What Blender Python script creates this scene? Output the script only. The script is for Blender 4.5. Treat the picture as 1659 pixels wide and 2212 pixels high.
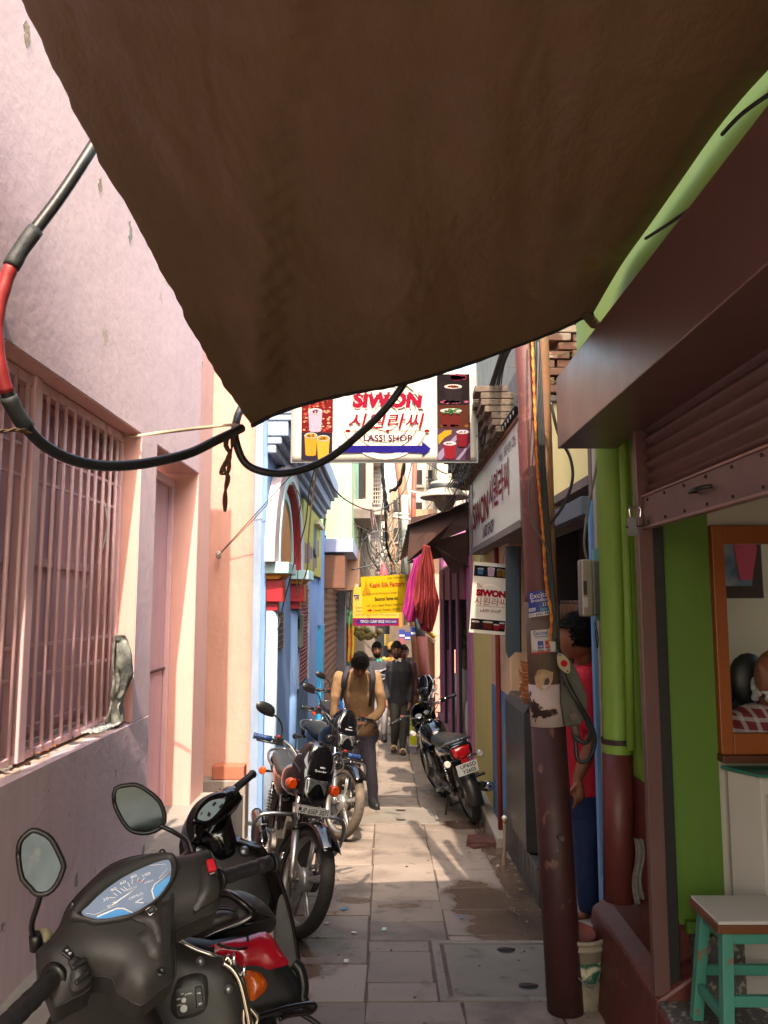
import bpy, bmesh, math, random
from mathutils import Vector as V, Matrix, noise
from mathutils.geometry import delaunay_2d_cdt
random.seed(7)
for o in list(bpy.data.objects): bpy.data.objects.remove(o)
SC = bpy.context.scene; COL = SC.collection
rad = math.radians; PI = math.pi; sin = math.sin; cos = math.cos
# ---------------------------------------------------------------- camera
TH = math.atan(.1144); CT, ST = cos(TH), sin(TH)
CAMZ = 1.72
cd = bpy.data.cameras.new('camera'); cam = bpy.data.objects.new('camera', cd); COL.objects.link(cam)
cam.location = (0, 0, CAMZ); cam.rotation_euler = (PI/2+TH, 0, 0)
cd.sensor_fit = 'VERTICAL'; cd.sensor_height = 36; cd.lens = 36*1696/2212
cd.clip_start = .05; cd.clip_end = 500
SC.camera = cam
# ---------------------------------------------------------------- light
SUN_EL, SUN_AZ = rad(53), rad(6.5)      # sun behind the camera, a little to its right
w = bpy.data.worlds.new('World'); SC.world = w; w.use_nodes = True
nt = w.node_tree; bg = nt.nodes['Background']; sky = nt.nodes.new('ShaderNodeTexSky')
sky.sky_type = 'NISHITA'; sky.sun_disc = False; sky.sun_elevation = SUN_EL; sky.sun_rotation = PI-SUN_AZ
sky.air_density = 1.9; sky.dust_density = 6.0; sky.ozone_density = 1.0
nt.links.new(sky.outputs[0], bg.inputs[0]); bg.inputs[1].default_value = SKY_S = .15
sd = bpy.data.lights.new('sun', 'SUN'); sun = bpy.data.objects.new('sun', sd); COL.objects.link(sun)
sd.energy = 2.0; sd.angle = rad(.5); sd.color = (1, .84, .68)
sun.rotation_euler = V((-sin(SUN_AZ)*cos(SUN_EL), cos(SUN_AZ)*cos(SUN_EL), -sin(SUN_EL))).to_track_quat('-Z', 'Y').to_euler()
SC.view_settings.view_transform = 'Standard'; SC.view_settings.look = 'None'
SC.view_settings.exposure = 2.32; SC.view_settings.gamma = 1
SC.cycles.max_bounces = 8; SC.cycles.diffuse_bounces = 5
# ---------------------------------------------------------------- measuring helpers (photo scale 1659 x 2212)
def ray(px, py):
    a = (px-829.5)/1696; b = (1106-py)/1696
    return V((a, CT-b*ST, ST+b*CT))
def P(px, py, y):
    r = ray(px, py); return V((0, 0, CAMZ))+r*(y/r.y)
def PX(px, py, x):
    r = ray(px, py); return V((0, 0, CAMZ))+r*(x/r.x)
SL = .045
def zg(y): return -SL*y
def G(px, py, h=0):
    r = ray(px, py); return V((0, 0, CAMZ))+r*((-CAMZ+h)/(r.z+SL*r.y))
def PL(px, py, O, N):           # on a plane through O with normal N
    r = ray(px, py); c = V((0, 0, CAMZ)); return c+r*((O-c).dot(N)/r.dot(N))
# ---------------------------------------------------------------- materials
MATS = {}
def hexc(h):
    h = h.lstrip('#'); c = [int(h[i:i+2], 16)/255 for i in (0, 2, 4)]
    return tuple(((x+.055)/1.055)**2.4 if x > .04 else x/12.92 for x in c)
def M(name, col, rough=.6, metal=0., col2=None, scale=4., amt=.5, bump=0., bscale=40., spec=.5, coat=0., streak=0., speck=None, specks=30., speckt=.62, trans=0., stretch=None, emit=None, alpha=1., wear=None, wscale=3., wt=.6, blend=.08):
    if name in MATS: return MATS[name]
    if isinstance(col, str): col = hexc(col)
    if isinstance(col2, str): col2 = hexc(col2)
    m = bpy.data.materials.new(name); m.use_nodes = True; MATS[name] = m
    n = m.node_tree.nodes; l = m.node_tree.links; b = n['Principled BSDF']
    b.inputs['Roughness'].default_value = rough; b.inputs['Metallic'].default_value = metal
    b.inputs['Specular IOR Level'].default_value = spec
    if coat: b.inputs['Coat Weight'].default_value = coat; b.inputs['Coat Roughness'].default_value = .08
    b.inputs['Base Color'].default_value = (*col, 1)
    if trans: b.inputs['Transmission Weight'].default_value = trans
    if alpha < 1: b.inputs['Alpha'].default_value = alpha
    if emit: b.inputs['Emission Color'].default_value = (*emit[:3], 1); b.inputs['Emission Strength'].default_value = emit[3]
    tc = n.new('ShaderNodeTexCoord'); out = None
    def mapping(s):
        mp = n.new('ShaderNodeMapping'); mp.inputs['Scale'].default_value = s; l.new(tc.outputs['Object'], mp.inputs[0]); return mp.outputs[0]
    def noi(sc, det=6, src=None, dist=0.):
        t = n.new('ShaderNodeTexNoise'); t.inputs['Scale'].default_value = sc; t.inputs['Detail'].default_value = det
        t.inputs['Roughness'].default_value = .6; t.inputs['Distortion'].default_value = dist
        l.new(src or tc.outputs['Object'], t.inputs['Vector']); return t.outputs['Fac']
    def ramp(fac, a, c):
        r = n.new('ShaderNodeMapRange'); r.inputs[1].default_value = a; r.inputs[2].default_value = c; l.new(fac, r.inputs[0]); return r.outputs[0]
    def mix(fac, A, B):
        x = n.new('ShaderNodeMix'); x.data_type = 'RGBA'
        if isinstance(fac, float): x.inputs[0].default_value = fac
        else: l.new(fac, x.inputs[0])
        for i, c in ((6, A), (7, B)):
            if isinstance(c, tuple): x.inputs[i].default_value = (*c[:3], 1)
            else: l.new(c, x.inputs[i])
        return x.outputs[2]
    cur = tuple(col)
    if col2 is not None:
        src = mapping(stretch) if stretch else None
        cur = mix(ramp(noi(scale, 8, src, .4), .5-amt*.5, .5+amt*.5), tuple(col), tuple(col2))
    if streak:
        f = ramp(noi(6., 5, mapping((3., 3., .25))), .45, .8)
        mm = n.new('ShaderNodeMath'); mm.operation = 'MULTIPLY'; mm.inputs[1].default_value = streak; l.new(f, mm.inputs[0])
        cur = mix(mm.outputs[0], cur, tuple(c*.45 for c in col))
    if wear is not None:
        if isinstance(wear, str): wear = hexc(wear)
        cur = mix(ramp(noi(wscale, 10, None, .3), wt, wt+blend), cur, tuple(wear))
    if speck is not None:
        if isinstance(speck, str): speck = hexc(speck)
        cur = mix(ramp(noi(specks, 4), speckt, speckt+.05), cur, tuple(speck))
    if not isinstance(cur, tuple): l.new(cur, b.inputs['Base Color'])
    if rough > .15 and rough < .9:
        rr = n.new('ShaderNodeMapRange'); rr.inputs[3].default_value = rough*.8; rr.inputs[4].default_value = min(1, rough*1.25); l.new(noi(scale*3+3, 5), rr.inputs[0]); l.new(rr.outputs[0], b.inputs['Roughness'])
    if bump:
        bp = n.new('ShaderNodeBump'); bp.inputs['Strength'].default_value = bump; bp.inputs['Distance'].default_value = .02
        ad = n.new('ShaderNodeMath'); ad.operation = 'MULTIPLY_ADD'; ad.inputs[1].default_value = .35
        l.new(noi(bscale, 8), ad.inputs[0]); l.new(noi(bscale*.12, 4), ad.inputs[2]); l.new(ad.outputs[0], bp.inputs['Height']); l.new(bp.outputs[0], b.inputs['Normal'])
    return m
# ---------------------------------------------------------------- mesh builder
def frame(d):
    d = d.normalized(); a = V((0, 0, 1)) if abs(d.z) < .95 else V((1, 0, 0))
    x = d.cross(a).normalized(); return x, x.cross(d).normalized()
class MB:
    def __init__(s, mtx=None): s.v = []; s.f = []; s.mi = []; s.sm = []; s.mats = []; s.M = mtx
    def _m(s, m):
        if m not in s.mats: s.mats.append(m)
        return s.mats.index(m)
    def add(s, vs, fs, m, smooth=False):
        o = len(s.v)
        for p in vs:
            p = V(p); s.v.append(s.M @ p if s.M is not None else p)
        k = s._m(m)
        for f in fs: s.f.append([o+i for i in f]); s.mi.append(k); s.sm.append(smooth)
    def box(s, c, d, m, rot=None, taper=1.):
        hx, hy, hz = d[0]/2, d[1]/2, d[2]/2; vs = []
        for z in (-hz, hz):
            k = taper if z > 0 else 1
            for x, y in ((-hx, -hy), (hx, -hy), (hx, hy), (-hx, hy)):
                p = V((x*k, y*k, z));
                if rot is not None: p = rot @ p
                vs.append(p+V(c))
        s.add(vs, [(0, 3, 2, 1), (4, 5, 6, 7), (0, 1, 5, 4), (1, 2, 6, 5), (2, 3, 7, 6), (3, 0, 4, 7)], m)
    def bb(s, x0, x1, y0, y1, z0, z1, m): s.box(((x0+x1)/2, (y0+y1)/2, (z0+z1)/2), (abs(x1-x0), abs(y1-y0), abs(z1-z0)), m)
    def tube(s, pts, r, m, n=8, caps=True, flat=1.):
        pts = [V(p) for p in pts]
        if not isinstance(r, (list, tuple)): r = [r]*len(pts)
        vs = []; fs = []; X = None
        for i, p in enumerate(pts):
            d = (pts[min(i+1, len(pts)-1)]-pts[max(i-1, 0)])
            if d.length < 1e-9: d = V((0, 0, 1))
            d.normalize()
            if X is None: X, Y = frame(d)
            else:
                X = (X-d*X.dot(d)); X = X.normalized() if X.length > 1e-6 else frame(d)[0]; Y = X.cross(d)
            for k in range(n):
                a = 2*PI*k/n; vs.append(p+(X*cos(a)+Y*sin(a)*flat)*r[i])
        for i in range(len(pts)-1):
            for k in range(n):
                k2 = (k+1) % n; fs.append((i*n+k, i*n+k2, (i+1)*n+k2, (i+1)*n+k))
        s.add(vs, fs, m, True)
        if caps:
            o = len(s.v)-len(vs); k = s._m(m)
            s.f.append([o+i for i in range(n)][::-1]); s.f.append([o+(len(pts)-1)*n+i for i in range(n)]); s.mi += [k, k]; s.sm += [False, False]
    def cyl(s, a, b, r, m, n=16, r2=None): s.tube([a, b], [r, r if r2 is None else r2], m, n)
    def lathe(s, prof, m, O=(0, 0, 0), axis=(0, 0, 1), n=24, smooth=True, closed=False, arc=1.):
        ax = V(axis).normalized(); X, Y = frame(ax); O = V(O); vs = []; fs = []
        N = n if arc >= 1 else n+1
        for r, h in prof:
            for k in range(N):
                a = 2*PI*k/n*arc; vs.append(O+ax*h+(X*cos(a)+Y*sin(a))*r)
        L = len(prof)
        for i in range(L if closed else L-1):
            for k in range(n):
                k2 = (k+1) % N; j = (i+1) % L; fs.append((i*N+k, i*N+k2, j*N+k2, j*N+k))
        s.add(vs, fs, m, smooth)
    def sph(s, c, r, m, n=12, rot=None):
        if not isinstance(r, (tuple, list)): r = (r, r, r)
        vs = []; fs = []; h = n//2+1
        for i in range(h+1):
            t = PI*i/h
            for k in range(n):
                a = 2*PI*k/n; p = V((r[0]*sin(t)*cos(a), r[1]*sin(t)*sin(a), r[2]*cos(t)))
                if rot is not None: p = rot @ p
                vs.append(p+V(c))
        for i in range(h):
            for k in range(n):
                k2 = (k+1) % n; fs.append((i*n+k, (i+1)*n+k, (i+1)*n+k2, i*n+k2))
        s.add(vs, fs, m, True)
    def poly(s, pts, m): s.add(pts, [list(range(len(pts)))], m)
    def prism(s, pts, vec, m, cap=True, smooth=False):
        n = len(pts); vec = V(vec); vs = [V(p) for p in pts]+[V(p)+vec for p in pts]
        fs = [(i, (i+1) % n, n+(i+1) % n, n+i) for i in range(n)]
        s.add(vs, fs, m, smooth)
        if cap:
            o = len(s.v)-2*n; k = s._m(m); s.f.append([o+i for i in range(n)][::-1]); s.f.append([o+n+i for i in range(n)]); s.mi += [k, k]; s.sm += [False, False]
    def grid(s, fn, nu, nv, m, smooth=True):
        vs = [fn(i/nu, j/nv) for j in range(nv+1) for i in range(nu+1)]
        fs = [(j*(nu+1)+i, j*(nu+1)+i+1, (j+1)*(nu+1)+i+1, (j+1)*(nu+1)+i) for j in range(nv) for i in range(nu)]
        s.add(vs, fs, m, smooth)
    def loft(s, rings, m, caps=True, smooth=True):
        n = len(rings[0]); vs = [p for r in rings for p in r]
        fs = [(i*n+k, i*n+(k+1) % n, (i+1)*n+(k+1) % n, (i+1)*n+k) for i in range(len(rings)-1) for k in range(n)]
        s.add(vs, fs, m, smooth)
        if caps:
            o = len(s.v)-len(vs); k = s._m(m); s.f.append([o+i for i in range(n)][::-1]); s.f.append([o+(len(rings)-1)*n+i for i in range(n)]); s.mi += [k, k]; s.sm += [False, False]
    def text(s, body, size, x, z, m, off=0., align='CENTER', shear=0., bold=0., sx=1., fn=None, w=None, h=None):
        cu = bpy.data.curves.new('t', 'FONT'); cu.body = body; cu.size = size; cu.align_x = align; cu.align_y = 'CENTER'
        cu.shear = shear; cu.offset = bold; cu.resolution_u = 3
        ob = bpy.data.objects.new('t', cu); COL.objects.link(ob); bpy.context.view_layer.update()
        me = bpy.data.meshes.new_from_object(ob.evaluated_get(bpy.context.evaluated_depsgraph_get()))
        X = [q.co.x for q in me.vertices]; Z = [q.co.y for q in me.vertices]
        if w and X: sx = w/(max(X)-min(X))
        sz = h/(max(Z)-min(Z)) if h and Z else 1.
        cx = (max(X)+min(X))/2 if (w and align == 'CENTER') else 0; cz = (max(Z)+min(Z))/2 if h else 0
        vs = [V(((q.co.x-cx)*sx+x, off, (q.co.y-cz)*sz+z)) for q in me.vertices]
        if fn: vs = [fn(q) for q in vs]
        s.add(vs, [list(p.vertices) for p in me.polygons], m)
        bpy.data.objects.remove(ob); bpy.data.meshes.remove(me); bpy.data.curves.remove(cu)
    def build(s, name, parent=None, bevel=0., seg=2, sub=0, fix=True, loc=None, solid=0., auto=False, merge=0.):
        me = bpy.data.meshes.new(name)
        me.from_pydata([tuple(p) for p in s.v], [], s.f)
        for m in s.mats: me.materials.append(m)
        me.polygons.foreach_set('material_index', s.mi); me.polygons.foreach_set('use_smooth', s.sm)
        bm = bmesh.new(); bm.from_mesh(me)
        if merge: bmesh.ops.remove_doubles(bm, verts=bm.verts, dist=merge)
        if fix: bmesh.ops.recalc_face_normals(bm, faces=bm.faces)
        bm.to_mesh(me); bm.free(); me.update()
        o = bpy.data.objects.new(name, me); COL.objects.link(o)
        if parent is not None: o.parent = parent
        if loc is not None: o.location = loc
        if solid:
            md = o.modifiers.new('solid', 'SOLIDIFY'); md.thickness = solid; md.offset = 0
        if bevel:
            md = o.modifiers.new('bevel', 'BEVEL'); md.width = bevel; md.segments = seg; md.limit_method = 'ANGLE'; md.angle_limit = rad(40); md.harden_normals = False
        if sub:
            md = o.modifiers.new('sub', 'SUBSURF'); md.levels = sub; md.render_levels = sub
        return o
def tag(o, label=None, cat=None, group=None, kind=None):
    if label: o['label'] = label
    if cat: o['category'] = cat
    if group: o['group'] = group
    if kind: o['kind'] = kind
    return o
def empty(name, loc=(0, 0, 0), label=None, cat=None, group=None, rot=None):
    o = bpy.data.objects.new(name, None); COL.objects.link(o); o.location = loc; o.empty_display_size = .1
    if rot is not None: o.rotation_euler = rot
    return tag(o, label, cat, group)
def mv(o, loc, rot=None):
    o.location = loc
    if rot is not None: o.rotation_euler = rot
    return o
def recentre(o):           # put an unparented mesh's origin at its own base
    me = o.data
    if not len(me.vertices): return o
    xs = [v.co for v in me.vertices]
    c = V(((min(p.x for p in xs)+max(p.x for p in xs))/2, (min(p.y for p in xs)+max(p.y for p in xs))/2, min(p.z for p in xs)))
    me.transform(Matrix.Translation(-c)); o.location = c; return o
def lerp(a, b, t): return a+(b-a)*t
def curve_pts(ctrl, n=8):      # Catmull-Rom through control points
    c = [V(p) for p in ctrl]; out = []
    for i in range(len(c)-1):
        p0 = c[max(i-1, 0)]; p1 = c[i]; p2 = c[i+1]; p3 = c[min(i+2, len(c)-1)]
        for k in range(n):
            t = k/n; out.append(.5*((2*p1)+(p2-p0)*t+(2*p0-5*p1+4*p2-p3)*t*t+(3*p1-p0-3*p2+p3)*t**3))
    out.append(c[-1]); return out
def smooth2(ctrl, n=4):        # closed smooth outline in 2D
    c = [V((p[0], p[1])) for p in ctrl]; L = len(c); out = []
    for i in range(L):
        p0, p1, p2, p3 = c[i-1], c[i], c[(i+1) % L], c[(i+2) % L]
        for k in range(n):
            t = k/n; out.append(.5*((2*p1)+(p2-p0)*t+(2*p0-5*p1+4*p2-p3)*t*t+(3*p1-p0-3*p2+p3)*t**3))
    return out
def edge_dist(p, poly):
    best = 1e9; L = len(poly)
    for i in range(L):
        a = poly[i]; b = poly[(i+1) % L]; ab = b-a; t = max(0, min(1, (p-a).dot(ab)/max(ab.length_squared, 1e-12))); best = min(best, (p-a-ab*t).length_squared)
    return math.sqrt(best)
def puff(mb, poly, fn, m, H=.02, r=.02, t=.02, res=.015, hf=None, smooth=True, back=True):
    """a padded panel: 2D outline -> fn(u, v, h) gives the 3D point; front bulges by H over edge radius r, side goes t deep"""
    poly = [V((p[0], p[1])) for p in poly]; L = len(poly)
    xs = [p.x for p in poly]; ys = [p.y for p in poly]; pts = list(poly)
    ny = int((max(ys)-min(ys))/res)+2; nx = int((max(xs)-min(xs))/res)+2
    for j in range(ny):
        for i in range(nx):
            q = V((min(xs)+i*res+(j % 2)*res*.5, min(ys)+j*res)); ins = False
            for k in range(L):
                a = poly[k]; b = poly[k-1]
                if (a.y > q.y) != (b.y > q.y) and q.x < (b.x-a.x)*(q.y-a.y)/(b.y-a.y)+a.x: ins = not ins
            if ins and edge_dist(q, poly) > res*.45: pts.append(q)
    vs2, _, fs, _, _, _ = delaunay_2d_cdt(pts, [(i, (i+1) % L) for i in range(L)], [], 2, 1e-6)
    vv = []
    for p in vs2:
        p = V((p[0], p[1])); d = edge_dist(p, poly); h = H*math.sqrt(max(0, 1-(1-min(1, d/r))**2)) if r > 0 else H
        if hf: h += hf(p.x, p.y, d)
        vv.append(fn(p.x, p.y, h))
    mb.add(vv, [list(f) for f in fs], m, smooth)
    if t > 0:
        ring = [fn(p.x, p.y, 0 if not hf else hf(p.x, p.y, 0)) for p in poly]+[fn(p.x, p.y, -t) for p in poly]
        mb.add(ring, [(i, (i+1) % L, L+(i+1) % L, L+i) for i in range(L)], m, smooth)
        if back: mb.add([fn(p[0], p[1], -t) for p in vs2], [list(f)[::-1] for f in fs], m, False)
# ================================================================ materials used widely
pink = M('pink_plaster', '#cbafb6', .85, col2='#d2b8bb', scale=1.3, amt=.5, bump=.25, bscale=22, streak=.16, wear='#b5a294', wscale=3.2, wt=.655, blend=.02)
pink_lo = M('mauve_plaster', '#c6acb0', .85, col2='#cfb5b8', scale=1.6, amt=.6, bump=.7, bscale=16, streak=.2, wear='#7d7372', wscale=6, wt=.66, blend=.02)
peach = M('peach_paint', '#cf9c92', .75, col2='#d3a399', scale=2, bump=.25, bscale=15, streak=.15)
peach_rough = M('peach_rough_plaster', '#c29688', .9, col2='#b78b80', scale=2.5, bump=.8, bscale=12, streak=.2, wear='#6d6350', wscale=2.2, wt=.72, blend=.05)
pinkmetal = M('pink_gloss_paint', '#cfa6aa', .42, col2='#d4b0b2', scale=6, bump=.05, wear='#7c5553', wscale=14, wt=.7)
pinkmetal_d = M('pink_shutter_paint', '#bf98a2', .5, col2='#c8a2aa', scale=1.5, streak=.3)
sillm = M('dusty_sill', '#a89688', .95, col2='#9d8a7e', scale=3, bump=.4)
conc = M('concrete', '#8f8880', .9, col2='#7a726a', scale=3, bump=.4, streak=.2)
blue = M('blue_limewash', '#5f82b4', .9, col2='#7896c2', scale=1.6, amt=.7, bump=.4, bscale=14, streak=.3, wear='#5f7186', wscale=6, wt=.66)
blue_d = M('blue_grey_limewash', '#788ba6', .9, col2='#8c9cb2', scale=2, bump=.4, streak=.35, wear='#4a4a50', wscale=4, wt=.64)
white_lw = M('white_limewash', '#a3b2c4', .85, col2='#8ba0ba', scale=4, bump=.5, bscale=16, wear='#7f93ab', wscale=7, wt=.62)
archw = M('pinkish_white_plaster', '#b8a8ac', .9, col2='#ab9ba2', scale=3, bump=.6, bscale=18, wear='#b39e9e', wscale=9, wt=.66)
ltblue = M('pale_turquoise_paint', '#8fb8c2', .6, col2='#a3c6cc', scale=3, bump=.1)
orange = M('orange_paint', '#c07c18', .6, col2='#a9680f', scale=3, bump=.2, streak=.4)
redp = M('red_gloss_paint', '#8e1c26', .4, col2='#a12430', scale=3, bump=.1)
cyan = M('cyan_paint', '#1f86b8', .5, col2='#2f96c8', scale=2, wear='#5f8aa0', wscale=6)
green = M('lime_green_paint', '#75963a', .55, col2='#6b8c2f', scale=2.5, bump=.2, bscale=10, streak=.25, wear='#4c5a30', wscale=6, wt=.66, blend=.04)
green_in = M('olive_green_paint', '#4f6f1c', .55, col2='#476518', scale=1.2, bump=.15, bscale=10, streak=.2, wear='#3a4a20', wscale=6, wt=.67)
maroon = M('maroon_paint', '#5a2622', .5, col2='#4b1f1c', scale=3, bump=.25, wear='#8b7065', wscale=5, wt=.68)
brownmetal = M('dark_brown_sheet_metal', '#543a38', .34, col2='#5f4340', scale=1.2, bump=.05, bscale=6, spec=.6, streak=.25)
brownshut = M('brown_shutter_steel', '#6a4845', .36, col2='#775248', scale=3, spec=.6, bump=.05, streak=.25)
blackp = M('black_gap_paint', '#0a0a0a', .6)
cream = M('cream_paint', '#cdbf8e', .7, col2='#c3b480', scale=2, bump=.1, streak=.3)
granite = M('speckled_granite', '#3c3b3a', .45, col2='#55524f', scale=8, speck='#86817b', specks=45, speckt=.55)
whitelam = M('white_laminate', '#b4b0a8', .35, col2='#aaa69d', scale=2)
offwhite = M('off_white_wall', '#a8a496', .7, col2='#a09c8c', scale=1)
yellow_lw = M('yellow_limewash', '#c5b06a', .9, col2='#b8a25c', scale=2, bump=.5, bscale=14, streak=.2, wear='#96885c', wscale=5, wt=.66)
pinkshop = M('pink_shop_paint', '#9d5c82', .6, col2='#8f5276', scale=2, streak=.25, bump=.15, wear='#574049', wscale=6, wt=.68)
brick = M('old_brick', '#8f6248', .95, col2='#6b5648', scale=9, amt=.5, bump=.9, bscale=20, wear='#b39f87', wscale=6, wt=.55)
grime = M('grimy_cement', '#6f6660', .9, col2='#544c46', scale=4, bump=.6, streak=.3)
steel = M('galvanised_steel', '#8d8f92', .35, .9, col2='#6f7073', scale=5)
chrome = M('chrome', '#d8d8da', .08, 1.)
rubber = M('tyre_rubber', '#232221', .75, col2='#37322d', scale=8, bump=.1)
blackpl = M('black_plastic', '#141415', .45, bump=.03, bscale=80)
wirem = M('black_cable_sheath', '#161719', .45, col2='#2a2c2f', scale=10)
greycab = M('grey_cable_sheath', '#55534f', .55)
rope = M('jute_rope', '#5b4632', .95, bump=.6, bscale=150)
darkin = M('dark_interior', '#1c1a1a', .9)
# ---------------------------------------------------------------- ground
def paving_mat():
    m = M('flagstone_paving', '#736860', .8, col2='#877a6e', scale=3, amt=.8, bump=.6, bscale=22, wear='#4d4139', wscale=2.8, wt=.51, blend=.25)
    n = m.node_tree.nodes; l = m.node_tree.links; b = n['Principled BSDF']
    geo = n.new('ShaderNodeNewGeometry'); base = b.inputs['Base Color'].links[0].from_socket
    hv = n.new('ShaderNodeHueSaturation'); mr = n.new('ShaderNodeMapRange'); mr.inputs[3].default_value = .72; mr.inputs[4].default_value = 1.15
    l.new(geo.outputs['Random Per Island'], mr.inputs[0]); l.new(mr.outputs[0], hv.inputs['Value']); l.new(base, hv.inputs['Color'])
    tc = n.new('ShaderNodeTexCoord'); sep = n.new('ShaderNodeSeparateXYZ'); l.new(tc.outputs['Object'], sep.inputs[0])
    ns = n.new('ShaderNodeTexNoise'); ns.inputs['Scale'].default_value = 4.5; ns.inputs['Detail'].default_value = 8; l.new(tc.outputs['Object'], ns.inputs['Vector'])
    def math_(op, a, c, d=None):
        x = n.new('ShaderNodeMath'); x.operation = op
        for i, q in enumerate((a, c, d)):
            if q is None: continue
            if isinstance(q, (int, float)): x.inputs[i].default_value = q
            else: l.new(q, x.inputs[i])
        return x.outputs[0]
    tot = None                                    # wet patches: ellipses with ragged edges
    for cx, cy, rx, ry in WET:
        dx = math_('DIVIDE', math_('SUBTRACT', sep.outputs[0], cx), rx); dy = math_('DIVIDE', math_('SUBTRACT', sep.outputs[1], cy), ry)
        d = math_('SQRT', math_('ADD', math_('MULTIPLY', dx, dx), math_('MULTIPLY', dy, dy)), 0)
        tot = d if tot is None else math_('MINIMUM', tot, d)
    f = math_('ADD', tot, math_('MULTIPLY', math_('SUBTRACT', ns.outputs['Fac'], .5), 1.5))
    mr2 = n.new('ShaderNodeMapRange'); mr2.inputs[1].default_value = 1.08; mr2.inputs[2].default_value = .86; l.new(f, mr2.inputs[0]); wet = mr2.outputs[0]
    dk = n.new('ShaderNodeMix'); dk.data_type = 'RGBA'; dk.blend_type = 'MULTIPLY'; l.new(math_('MULTIPLY', wet, .85), dk.inputs[0]); l.new(hv.outputs[0], dk.inputs[6]); dk.inputs[7].default_value = (.36, .27, .22, 1)
    # small dark spots
    n2 = n.new('ShaderNodeTexNoise'); n2.inputs['Scale'].default_value = 7; n2.inputs['Detail'].default_value = 6; l.new(tc.outputs['Object'], n2.inputs['Vector'])
    mr3 = n.new('ShaderNodeMapRange'); mr3.inputs[1].default_value = .62; mr3.inputs[2].default_value = .68; mr3.inputs[4].default_value = .6; l.new(n2.outputs['Fac'], mr3.inputs[0])
    d2 = n.new('ShaderNodeMix'); d2.data_type = 'RGBA'; l.new(mr3.outputs[0], d2.inputs[0]); l.new(dk.outputs[2], d2.inputs[6]); d2.inputs[7].default_value = (.09, .065, .05, 1)
    l.new(d2.outputs[2], b.inputs['Base Color'])
    l.new(math_('MULTIPLY_ADD', wet, -.5, .72), b.inputs['Roughness'])
    return m
WET = [(.66, 5.5, .24, .42), (.72, 5.0, .26, .36), (.93, 5.6, .12, 1.3), (-.42, 4.75, .22, .2), (-.5, 4.35, .3, .12), (-.2, 5.45, .14, .06), (.1, 5.35, .16, .05), (.75, 7.6, .25, .2), (.9, 7.0, .14, .5)]
pav = paving_mat()
joint = M('joint_mortar', '#3a302a', .95, col2='#5d4d43', scale=10, bump=.5)
g = MB(); g.grid(lambda u, v: V((-60+120*u, -30+180*v, zg(-30+180*v)-.03)), 2, 12, M('pale_bounce_earth', '#a3978a', .95, col2='#95897c', scale=.5), False)  # earth paled so the unseen ground behind the camera bounces more light
tag(g.build('ground'), kind='structure')
random.seed(3)
pv = MB()
def slab(x0, x1, y0, y1, m=pav, dz=0., gap=.006, t=.03):
    x0 += gap*random.uniform(.5, 1.4); x1 -= gap*random.uniform(.5, 1.4); y0 += gap*random.uniform(.4, 1.5); y1 -= gap*random.uniform(.4, 1.5)
    h = dz+random.uniform(-.002, .003); tx = random.uniform(-.002, .002); ty = random.uniform(-.002, .002)
    c = [(x0, y0), (x1, y0), (x1, y1), (x0, y1)]; c = [(x+random.uniform(-.007, .007), y+random.uniform(-.007, .007)) for x, y in c]
    top = [V((x, y, zg(y)+h+(tx if x == c[0][0] else 0)+(ty if i > 1 else 0))) for i, (x, y) in enumerate(c)]
    pv.add(top+[p-V((0, 0, t)) for p in top], [(0, 1, 2, 3), (0, 4, 5, 1), (1, 5, 6, 2), (2, 6, 7, 3), (3, 7, 4, 0)], m)
cols = [(-1.75, -1.2), (-1.2, -.56), (-.56, -.087), (-.087, .372), (.372, .828), (.828, 1.12)]
for ci, (x0, x1) in enumerate(cols):
    y = -4+random.uniform(0, .3); 
    while y < 42:
        L = random.uniform(.36, .47) if ci != 5 else random.uniform(.5, .8)
        y1 = y+L
        if ci in (3, 4, 5) and y1 > 4.0 and y < 4.76:            # manhole frame sits here for x > .3
            if y < 4.0: slab(x0, x1, y, 4.0) if 4.0-y > .05 else None
            if y1 > 4.76: slab(x0, x1, 4.76, y1) if y1-4.76 > .05 else None
            if ci == 3: slab(x0, .26, max(y, 4.0), min(y1, 4.76))
        elif x1 < -1.1 and y < 7.2: pass
        else: slab(x0, x1, y, y1)
        y = y1
cf = M('cement_frame', '#7a736b', .9, col2='#68625a', scale=6, bump=.4, speck='#5d5852', specks=25, speckt=.6)
tag(pv.build('paving', bevel=.004), kind='structure')
jm = MB(); jm.grid(lambda u, v: V((-1.8+3.1*u, -5+50*v, zg(-5+50*v)-.0075)), 1, 10, joint, False)
tag(jm.build('joint_bed'), kind='structure')
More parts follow.
